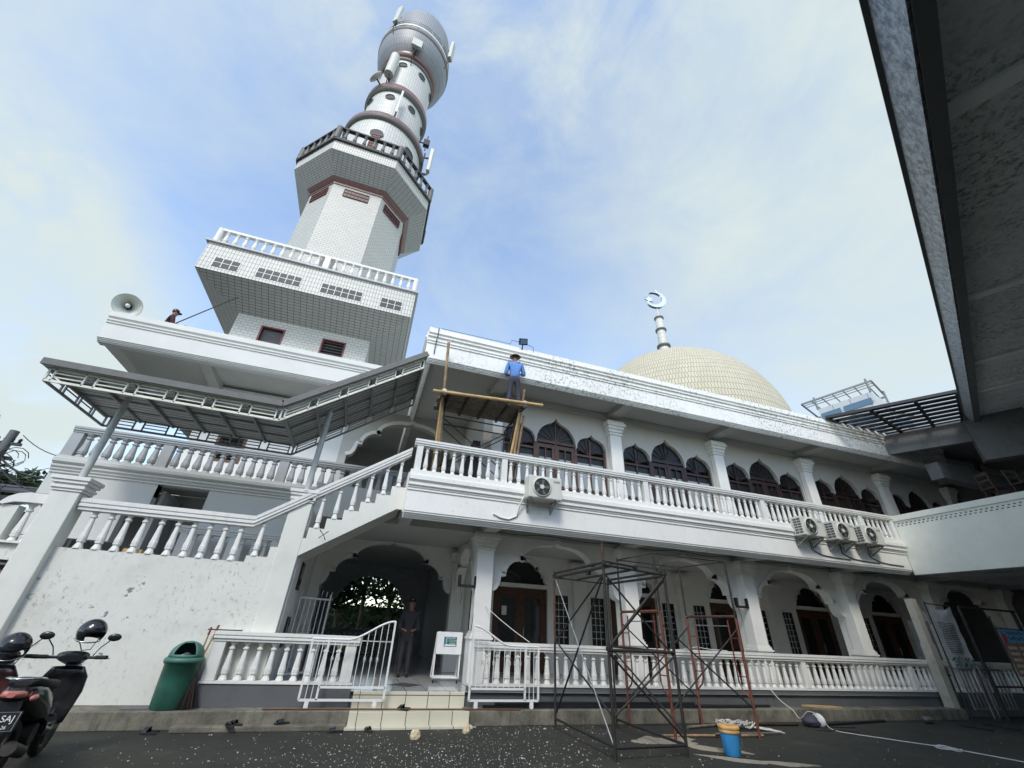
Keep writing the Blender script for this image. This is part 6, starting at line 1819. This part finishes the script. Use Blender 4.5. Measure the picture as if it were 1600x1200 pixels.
# bucket
t = thing('bucket', 'blue paint bucket with dirty orange rim and lid, under the red scaffold', 'bucket', (6.22, 7.1, 0), local=True)
m = MB(); m.lathe([(.115, .002), (.120, .01), (.145, .29), (.147, .30)], (0, 0, 0), n=28); m.build('body', 'blue_bucket', t)
m = MB(); m.lathe([(.149, .285), (.158, .29), (.158, .32), (.152, .325), (.158, .335), (.165, .345), (.165, .375), (.150, .385), (.02, .375)], (0, 0, 0), n=28); m.build('rim', 'orange_bucket', t)
m = MB(); m.tube([(.158, 0, .31), (.14, -.10, .20), (.06, -.155, .12), (.0, -.16, .115)], .003, 5); m.build('wire_handle', 'bar_steel', t)
m = MB(); m.prism([(.04, .30), (.135, .30), (.125, .10), (.10, .18)], 'y', -.162, -.155); m.xf(Matrix.Rotation(.55, 4, 'Z') @ Matrix.Translation((-.02, .012, 0))); m.build('dried_paint', 'fan_grey', t)
# rope bundle and lying poles
def smooth(pts, n=6):
    P = [Vector(p) for p in pts]; P = [P[0] * 2 - P[1]] + P + [P[-1] * 2 - P[-2]]; out = []
    for i in range(1, len(P) - 2):
        for k in range(n):
            t_ = k / n; a, b_, c_, d_ = P[i - 1:i + 3]
            out.append(.5 * ((2 * b_) + (c_ - a) * t_ + (2 * a - 5 * b_ + 4 * c_ - d_) * t_ ** 2 + (3 * b_ - a - 3 * c_ + d_) * t_ ** 3))
    out.append(P[-2]); return out
def lying(name, label, a, b_, r, mat, cat, g=None):
    a, b_ = Vector(a), Vector(b_); n = 8; m = MB()
    m.tube([a.lerp(b_, k / n) + V(random.uniform(-.01, .01), random.uniform(-.01, .01), 0) for k in range(n + 1)], r, 7)
    return single(m, name, mat, label, cat, tuple((a + b_) / 2), group=g)
lying('lying_pole', 'grey bamboo pole on the asphalt left of the bucket, farther one', (6.85, 8.98, .03), (8.4, 9.35, .03), .026, 'plank_wood', 'pole', 'poles lying on the asphalt')
lying('lying_pole', 'thin brown pole on the asphalt in front, passing behind the bucket', (5.8, 8.38, .025), (8.0, 8.2, .025), .02, 'old_bamboo', 'pole', 'poles lying on the asphalt')
lying('lying_pole', 'pale thin pole crossing behind the bucket to the right scaffold foot', (6.9, 8.25, .055), (8.6, 8.35, .03), .016, 'bar_steel', 'pole', 'poles lying on the asphalt')
lying('lying_pole', 'dark pole on the asphalt right of the red scaffold', (8.7, 9.2, .03), (9.9, 9.1, .03), .028, 'dark_wood', 'pole', 'poles lying on the asphalt')
lying('lying_pole', 'long black pipe on the asphalt by the kerb, right of the bag', (10.5, 9.05, .03), (13.0, 9.38, .03), .03, 'black_metal', 'pipe', 'poles lying on the asphalt')
t = thing('rope_bundle', 'tangled pale rope bundle beside the right foot of the red scaffold', 'rope', (8.0, 8.9, 0))
m = MB()
for k in range(14):
    c_ = V(8.1 + random.uniform(-.25, .25), 8.95 + random.uniform(-.12, .12), .06); r = random.uniform(.06, .16); ph = random.uniform(0, 6)
    m.tube([c_ + V(r * 1.6 * math.cos(ph + a * .7), r * math.sin(ph + a * .7), .05 * math.sin(a * 1.3) + .02) for a in range(9)], .011, 5)
for k in range(8): m.tube([V(8.3, 8.85, .05), V(8.5 + random.uniform(0, .15), 8.75 + random.uniform(-.15, .15), .03), V(8.7 + random.uniform(0, .1), 8.55 + random.uniform(-.2, .25), .02)], .012, 5)
m.build('coil', 'rope', t)
# black steel profiles stacked on the kerb
for k, (x0, x1, y, z, lb) in enumerate(((2.75, 9.4, 9.72, .262, 'long black steel bar lying lowest on the kerb below the balustrade'), (3.2, 8.3, 9.80, .262, 'black steel bar on the kerb, tight against the grey plinth'), (3.0, 7.7, 9.755, .312, 'black steel bar lying on top of the two others on the kerb'), (7.9, 9.9, 9.80, .262, 'short black steel bar at the right end of the stack on the kerb'))):
    single(MB().bar((x0, y, z), (x1, y, z), .07 if k != 1 else .06, .048), 'steel_bar', 'black_metal', lb, 'steel bar', ((x0 + x1) / 2, y, z), group='black steel bars on the kerb')
single(MB().cyl((-1.12, 9.60, .25), (3.45, 9.50, .252), .013, n=8), 'rusty_rod', 'orange_wood', 'thin rusty rod lying along the kerb and across the lower step', 'rod', (1, 9.6, .25))
t = single(MB().prism([(11.05, 9.92), (11.5, 9.6), (11.95, 9.55), (11.9, 9.72), (11.4, 9.9)], 'z', .24, .275), 'cardboard_scrap', 'cardboard', 'torn brown cardboard lying on the kerb under the balustrade', 'cardboard', (11.5, 9.7, .24))
t = thing('cloth_bag', 'dark bag with a pale stripe lying on the asphalt, crossed by the white rope', 'bag', (10.25, 9.0, 0))
m = MB(); m.ball((10.25, 9.02, .09), (.25, .16, .12), 14, 10)
for v in m.v: v += Vector((random.uniform(-1, 1), random.uniform(-1, 1), random.uniform(-1, 1))) * .026; v.z = max(v.z, .003)
m.build('body', 'bag_cloth', t)
m = MB(); m.ball((10.34, 8.93, .12), (.07, .16, .135), 10, 8)
for v in m.v: v.z = max(v.z, .004)
m.build('stripe', 'paper', t)
single(MB().tube(smooth([(10.12, 9.87, .58), (10.18, 9.7, .38), (10.22, 9.46, .24), (10.2, 9.28, .10), (10.22, 9.05, .265), (10.34, 8.86, .20), (10.32, 8.66, .02), (10.4, 8.2, .012), (10.6, 7.9, .012), (10.78, 7.6, .012), (11.05, 7.2, .012), (11.2, 6.8, .012), (11.3, 6.4, .012), (11.38, 6.0, .012), (11.4, 5.5, .012)]), .009, 6), 'white_rope', 'cable_white', 'long white rope from the balustrade over the bag to the right edge', 'rope', (11, 7.5, 0))
m = MB(); m.tube([(11.05 + .16 * math.cos(a * .5), 6.95 + .22 * math.sin(a * .5), .012 + .01 * (a % 3)) for a in range(0, 26)], .008, 5); single(m, 'rope_coil', 'cable_white', 'loose loop of white rope on the asphalt at the far right', 'rope', (11.05, 6.95, 0))
for k, pts in enumerate(([(9.9, 8.7, .01), (10.1, 8.55, .01), (10.5, 8.6, .01), (10.8, 8.4, .01)], [(10.5, 8.95, .01), (10.9, 8.85, .01), (11.2, 8.8, .01)])):
    single(MB().tube(pts, .014, 6), 'black_cable', 'cable_black', ('short black cable curling in front of the bag', 'short black cable lying right of the bag')[k], 'cable', pts[0], group='black cables near the bag')
t = single(MB().ball((14.2, 9.15, .07), (.14, .10, .07), 9, 7), 'plastic_bag', 'fan_grey', 'small crumpled grey plastic bag at the kerb near the concrete post', 'bag', (14.2, 9.15, 0))
for v in t.data.vertices: v.co += Vector((random.uniform(-1, 1), random.uniform(-1, 1), random.uniform(-.5, 1))) * .02
single(MB().box((-3.15, 9.62, .237), (-2.7, 9.95, .252)), 'floor_mat', 'plinth_paint', 'dark flat mat on the kerb ledge left of the green bin', 'mat', (-2.9, 9.8, .237))
t = single(MB().box((-4.35, 10.2, 2.502), (-4.05, 10.42, 2.58)), 'cloth_bundle', 'bamboo', 'small yellow brown bundle on the stair landing between the balusters', 'bundle', (-4.2, 10.3, 2.5))
# sand and paint flakes
m = MB()
def patch(cx, cy, rx, ry, rot, h=.018):
    n, rings = 22, 4; vs = [(cx, cy, h)]
    for j in range(1, rings + 1):
        for i in range(n):
            a = 2 * PI * i / n; w = 1 + .22 * math.sin(3 * a + cx) + .12 * math.sin(7 * a + cy)
            x, y = rx * j / rings * w * math.cos(a), ry * j / rings * w * math.sin(a)
            vs.append((cx + x * math.cos(rot) - y * math.sin(rot), cy + x * math.sin(rot) + y * math.cos(rot), max(.003, h * (1 - (j / rings) ** 2)) if j < rings else .001))
    fs = [(0, 1 + i, 1 + (i + 1) % n) for i in range(n)] + [(1 + j * n + i, 1 + j * n + (i + 1) % n, 1 + (j + 1) * n + (i + 1) % n, 1 + (j + 1) * n + i) for j in range(rings - 1) for i in range(n)]
    m.add(vs, fs, smooth=True)
patch(5.75, 8.1, .62, .30, .1); patch(6.15, 7.55, .62, .18, -.75); patch(6.1, 6.85, .55, .12, -.6); patch(6.75, 6.55, .4, .12, -.4); patch(5.4, 8.2, .35, .2, .5)
sn = m.build('sand_patch', 'sand', kind='stuff')
m = MB()
random.seed(11)
for k in range(1900):
    r = random.random()
    if r < .62: x, y = random.gauss(2.0, 1.5), random.gauss(7.0, 1.1)
    elif r < .88: x, y = random.gauss(.2, 2.0), random.gauss(7.6, 1.2)
    elif r < .96: x, y = random.uniform(-3, 14), random.uniform(5.5, 9.2)
    else: x, y = random.uniform(2.5, 5), random.uniform(8.7, 9.45)
    if y > 9.25 and x < 2.5: continue
    if y > 9.45: continue
    s = random.choice((.003, .0035, .004, .004, .005, .005, .006, .008, .012)) * (2.4 if random.random() < .03 else 1)
    a0 = random.uniform(0, 6); n = random.choice((3, 4, 4, 5)); z = .004 + random.uniform(0, .004)
    pts = [(x + s * random.uniform(.6, 1.3) * math.cos(a0 + 2 * PI * i / n), y + s * random.uniform(.6, 1.3) * math.sin(a0 + 2 * PI * i / n)) for i in range(n)]
    o = len(m.v); m.add([(p[0], p[1], z + random.uniform(0, s * .5)) for p in pts] + [(p[0], p[1], .001) for p in pts], [tuple(range(n))] + [(i, (i + 1) % n, n + (i + 1) % n, n + i) for i in range(n)])
m.build('paint_flakes', 'flake', kind='stuff')
# cables on the facade
single(MB().tube([(2.95, 10.88, 2.05), (3.2, 10.3, 1.75), (3.45, 10.05, 1.55), (3.8, 10.0, 1.35)], .008, 5), 'loose_wire', 'cable_white', 'thin white cord hanging slantwise from the entrance column to the hand rail', 'cord', (3.4, 10.3, 1.7))
single(MB().tube([(2.72, 10.86, 2.45), (2.70, 10.84, 1.9), (2.66, 10.84, 1.5)], .008, 5), 'loose_wire', 'cable_black', 'thin black cord running down the left face of the entrance column', 'cord', (2.7, 10.84, 2))
single(MB().tube([(7.8, 9.98, 1.345), (8.2, 9.98, 1.40), (8.6, 9.98, 1.36), (9.1, 9.95, 1.345)], .008, 5), 'loose_wire', 'cable_white', 'thin white cord lying loose on the porch hand rail behind the red scaffold', 'cord', (8.4, 9.98, 1.34))
single(MB().tube([(x, 10.93 if x > 2.4 else 10.93, 3.78 + .03 * math.sin(x * 3)) for x in [3.2 + .4 * k for k in range(36)]], .010, 5), 'ceiling_cable', 'cable_black', 'black cable sagging along the porch ceiling above the arches', 'cable', (9, 10.93, 3.78))
t = single(MB().tube([(-1.02, 9.94, 3.22), (-.92, 9.92, 3.12), (-.84, 9.94, 3.2)], .010, 5).tube([(-1.0, 9.94, 3.05), (-.92, 9.92, 3.12), (-.86, 9.94, 3.02)], .010, 5), 'wire_knot', 'cable_black', 'small black knotted wire on a lower stair baluster', 'wire', (-.92, 9.94, 3.1))

# ------------------------------------------------------------------ vegetation
def leaves(m, c, R, n, s, flat=.8):
    c = Vector(c)
    for _ in range(n):
        d = Vector((random.gauss(0, 1), random.gauss(0, 1), random.gauss(0, 1))).normalized(); r = random.uniform(.35, 1) ** .6
        p = c + Vector((d.x * R[0], d.y * R[1], d.z * R[2])) * r
        u = Vector((random.gauss(0, 1), random.gauss(0, 1), random.gauss(0, .6))).normalized(); w = u.cross(Vector((random.gauss(0, 1), random.gauss(0, 1), 1))).normalized()
        q = s * random.uniform(.6, 1.4)
        m.add([p - u * q, p + w * q * .45, p + u * q, p - w * q * .45], [(0, 1, 2, 3)])
def tree(label, x, y, h, R, n=700, mat='leaf_dark', s=.16, cl=9, group=None, name='tree'):
    t = thing(name, label, 'tree', (x, y, 0), group=group)
    m = MB(); m.tube([(x, y, 0), (x + .05, y, h * .3), (x - .06, y + .04, h * .6), (x, y, h * .85)], [.16, .13, .09, .04], 8)
    for k in range(5):
        a = 1.3 * k; m.tube([(x, y, h * (.4 + .07 * k)), (x + R * .35 * math.cos(a), y + R * .35 * math.sin(a), h * (.55 + .06 * k)), (x + R * .7 * math.cos(a), y + R * .7 * math.sin(a), h * (.66 + .06 * k))], [.06, .04, .015], 6)
    m.build('trunk', 'bark', t)
    m = MB()
    for k in range(cl):
        a = random.uniform(0, 2 * PI); rr = R * random.uniform(.1, .75)
        leaves(m, (x + rr * math.cos(a), y + rr * math.sin(a), h * random.uniform(.55, .98)), (R * .42, R * .42, R * .32), n // cl, s)
    m.build('crown', mat, t, recalc=False)
    return t
tree('dark leafy garden tree seen through the left half of the entrance arch', -.7, 23.8, 4.3, 1.5, 2200, 'leaf_dark', .13, 12)
tree('lighter garden tree seen through the right half of the entrance arch', 1.7, 24.6, 4.6, 1.5, 1800, 'leaf_light', .13, 11)
tree('broad dark tree far behind the garden opening of the hall', .4, 28.5, 6.4, 3.0, 3000, 'leaf_dark', .2, 14)
def palm(x, y, h, label):
    t = thing('palm', label, 'palm', (x, y, 0))
    m = MB(); m.tube([(x, y, 0), (x, y, h * .5)], [.09, .06], 8); m.build('trunk', 'bark', t)
    for k in range(11):
        a = 2 * PI * k / 11; m = MB(); L = 1.5
        rib = [Vector((x, y, h * .5)) + V(math.cos(a) * L * u, math.sin(a) * L * u, 1.0 * math.sin(u * 2.3)) for u in [i / 9 for i in range(10)]]
        for i in range(9):
            d = (rib[i + 1] - rib[i]).normalized(); s_ = d.cross(V(0, 0, 1)).normalized()
            for sg in (-1, 1): m.add([rib[i], rib[i] + d * .16 + s_ * sg * .38 * (1 - i / 12) - V(0, 0, .1), rib[i] + d * .05], [(0, 1, 2)])
        m.tube(rib, .012, 4); m.build('frond', 'leaf_light', t, recalc=False)
hd = thing('hedge', 'dense dark garden hedge closing the view behind the palms', 'hedge', (0, 31, 0))
m = MB()
for k in range(16): leaves(m, (-6 + .95 * k, 31.5, 1.6), (1.0, .7, 1.5), 260, .17)
m.build('foliage', 'leaf_dark', hd, recalc=False)
m = MB(); m.box((-7, 31.4, 0), (9, 31.6, 2.4)); m.build('twigs', 'leaf_dark', hd)
palm(.2, 22.3, 1.7, 'young palm right behind the far arch of the hall')
palm(1.6, 22.0, 1.5, 'small fan of palm leaves behind the far balustrade')
r = rail_thing('garden_balustrade', 'dim balustrade at the far garden side of the hall', (.5, 20.3, FZ))
straight_rail(r, -1.2, 2.4, 20.4, FZ + .01, 1.32, [-1.1, .55, 2.3], step=.24, w=.06, mat='side_paint')
t = thing('shoe_rack', 'dark rack with small items before the far balustrade of the hall', 'rack', (0, 19.5, FZ))
m = MB()
for z in (.5, .8, 1.08): m.box((-.9, 19.3, z), (1.1, 19.6, z + .03))
for x in (-.9, .1, 1.07): m.box((x, 19.3, FZ + .003), (x + .03, 19.6, 1.1))
m.build('frame', 'dark_wood', t)
for k in range(9): m = MB(); m.ball((-.75 + .2 * k, 19.4, 1.14), (.05, .06, .035), 7, 5); m.build('shoe', 'paper', t)
tree('dark tree top at the left edge behind the low roof', -20.6, 31.0, 8.0, 2.6, 2200, 'leaf_dark', .22, 11)
# neighbouring roofs, pole and wires at the left edge
t = thing('neighbour_house', 'low neighbour house with dark sheet roof behind the left balustrade', 'house', (-20, 27, 0))
m = MB(); m.box((-26, 26, 0), (-15.2, 30, 5.3)); m.build('wall', 'fan_grey', t)
m = MB(); m.hexa([(-27, 25, 5.9), (-14.6, 25, 5.9), (-14.6, 28, 6.7), (-27, 28, 6.7), (-27, 25, 6.0), (-14.6, 25, 6.0), (-14.6, 28, 6.8), (-27, 28, 6.8)]); m.box((-27, 24.9, 5.55), (-14.7, 25.0, 5.75)); m.build('roof', 'roof_tile_dark', t)
t = thing('red_roof_house', 'neighbour house with brown tiled roof seen between the terrace balusters', 'house', (-11, 30, 0))
m = MB(); m.box((-13, 29, 0), (-8.5, 33, 8.0)); m.build('wall', 'side_paint', t)
m = MB(); m.hexa([(-13.4, 28.6, 8.0), (-8.2, 28.6, 8.0), (-8.2, 33.4, 8.0), (-13.4, 33.4, 8.0), (-12.0, 30.9, 9.6), (-9.2, 30.9, 9.6), (-9.2, 31.1, 9.6), (-12.0, 31.1, 9.6)]); m.build('roof', 'plank_wood', t)
t = thing('tall_house', 'grey house corner with dark eave at the extreme left edge', 'house', (-20, 20, 0))
m = MB(); m.box((-27, 20, 0), (-18.0, 24, 7.6)); m.build('wall', 'fan_grey', t)
m = MB(); m.hexa([(-28, 19.4, 8.2), (-17.25, 19.4, 8.2), (-17.25, 24.4, 8.2), (-28, 24.4, 8.2), (-28, 19.4, 9.4), (-17.6, 19.4, 9.2), (-17.6, 24.4, 9.2), (-28, 24.4, 9.4)]); m.build('roof', 'plinth_paint', t)
t = thing('utility_pole', 'dark utility pole with crossarm, boxes and many wires at the left edge', 'utility pole', (-10.9, 16, 0))
m = MB(); m.cyl((-10.95, 16, 0), (-10.95, 16, 6.15), .14, .11, n=12); m.build('pole', 'plinth_paint', t)
m = MB(); m.bar((-11.5, 16, 5.75), (-10.6, 16, 5.75), .08); m.bar((-11.4, 16, 5.3), (-10.6, 16, 5.3), .08); m.build('crossarm', 'black_metal', t)
m = MB(); m.box((-11.2, 15.8, 4.9), (-10.75, 15.95, 5.2)); m.build('junction_box', 'black_plastic', t)
for k in range(5): m = MB(); m.lathe([(.0, 0), (.05, .01), (.03, .06), (.05, .08), (.03, .14), (0, .15)], (-11.4 + .18 * k, 16, 5.79), n=10); m.build('insulator', 'black_plastic', t)
wires = [((-10.7, 16, 6.05), (-7.9, 14.5, 5.2), .018), ((-10.9, 16, 5.35), (-7.6, 13.2, 4.35), .04), ((-10.9, 16, 5.2), (-7.6, 13.2, 3.95), .022), ((-10.9, 16, 4.95), (-7.7, 13.8, 5.05), .012), ((-11, 16, 5.0), (-7.9, 14.6, 4.55), .012),
         ((-11, 16, 4.85), (-8.1, 13.2, 3.55), .014), ((-11, 16, 5.1), (-8.2, 15.2, 4.3), .010), ((-11, 16, 4.6), (-5.9, 20, 6.6), .014), ((-11, 16, 4.5), (-5.9, 20, 6.1), .014)]
WL = ['topmost thin wire from the utility pole tip to the annex', 'thickest black cable sagging from the utility pole', 'black wire right below the thickest cable at the left edge', 'thin wire rising from the pole towards the terrace rail', 'thin wire ending at the terrace moulding', 'lowest wire on the left, running down to the landing',
      'very thin wire crossing below the thick cable', 'upper thin wire seen between the terrace balusters', 'lower thin wire seen between the terrace balusters']
for k, (a, b_, rr) in enumerate(wires):
    a, b_ = Vector(a), Vector(b_)
    m = MB(); m.tube([a.lerp(b_, u / 10) - V(0, 0, .22 * 4 * (u / 10) * (1 - u / 10)) for u in range(11)], rr * .7, 5)
    single(m, 'overhead_wire', 'cable_black', WL[k], 'wire', tuple((a + b_) / 2), group='wires from the utility pole to the annex')
m = MB()
for k in range(9):
    c_ = V(-11.0 + random.uniform(-.2, .5), 15.9, 4.9 + random.uniform(-.3, .5)); r0 = random.uniform(.15, .4)
    m.tube([c_ + V(r0 * math.cos(a * .6), random.uniform(-.05, .05), r0 * .8 * math.sin(a * .6)) for a in range(11)], .012, 5)
single(m, 'wire_tangle', 'cable_black', 'tangle of looped black cable on the utility pole', 'cable', (-11, 15.9, 5))

# ------------------------------------------------------------------ distant tower block
t = thing('tower_block', 'distant white and blue high rise with open roof frame above the slatted roof', 'building', (93, 52, 0))
A0, B0, C0_ = Vector((88.2, 55.84, 0)), Vector((90.4, 46.2, 0)), Vector((98.6, 48.2, 0)); E0 = A0 + (C0_ - B0)
m = MB(); m.hexa([A0, B0, C0_, E0] + [q + V(0, 0, 46) for q in (A0, B0, C0_, E0)]); m.build('wall', 'block_wall', t)
u1 = (B0 - A0).normalized(); L1 = (B0 - A0).length; u2 = (C0_ - B0).normalized(); L2 = (C0_ - B0).length; n1_ = Vector((u1.y, -u1.x, 0)); n1_ = -n1_ if n1_.dot(-A0) < 0 else n1_
def quadwin(o, d, nrm, s0, s1, z0, z1, mat, name='window'):
    p, q = o + d * s0 + nrm * .05, o + d * s1 + nrm * .05
    m = MB(); m.hexa([p + V(0, 0, z0), q + V(0, 0, z0), q + V(0, 0, z0) + nrm * .1, p + V(0, 0, z0) + nrm * .1, p + V(0, 0, z1), q + V(0, 0, z1), q + V(0, 0, z1) + nrm * .1, p + V(0, 0, z1) + nrm * .1]); return m.build(name, mat, t)
for z0, z1 in ((43.5, 44.8), (40.0, 41.7), (36.5, 38.2)):
    for s0, s1 in ((.3, 4.0), (4.6, L1 - .3)): quadwin(A0, u1, n1_, s0, s1, z0, z1, 'block_glass')
for z0 in (42.4, 38.9): quadwin(A0, u1, n1_, .0, L1, z0, z0 + .5, 'tower_block_white', 'balcony')
n2_ = Vector((u2.y, -u2.x, 0)); n2_ = -n2_ if n2_.dot(-B0) < 0 else n2_
for z0, z1 in ((43.5, 44.7), (40, 41.5)): quadwin(B0, u2, n2_, 4.6, L2 - .5, z0, z1, 'block_glass')
a, b_, c_ = Vector((88.6, 59.2, 49)), Vector((92.2, 46.2, 49)), Vector((101.6, 49.6, 49)); d_ = a + (c_ - b_)
m = MB()
for p, q in ((a, b_), (b_, c_), (c_, d_), (d_, a)): m.bar(p, q, .28, .35)
for k in range(1, 7): 
    p = a.lerp(b_, k / 6.5); m.bar(p, p + (c_ - b_), .18, .2)
for k in (1, 2): p = b_.lerp(c_, k / 8); m.bar(p, p + (a - b_), .12, .15)
for p in (A0, B0, C0_, E0): m.bar(p + V(0, 0, 46), p + V(0, 0, 49), .3)
m.build('roof_frame', 'rafter_steel', t)
t = thing('distant_block', 'small pale building top right of the distant high rise', 'building', (125, 60, 0))
m = MB(); m.box((121, 60, 0), (130, 66, 54.5)); m.box((120.5, 59.5, 54.5), (130.5, 66.5, 57)); m.build('wall', 'block_wall', t)
m = MB(); m.box((122, 59.9, 50.5), (129, 59.99, 53)); m.build('window', 'block_glass', t)
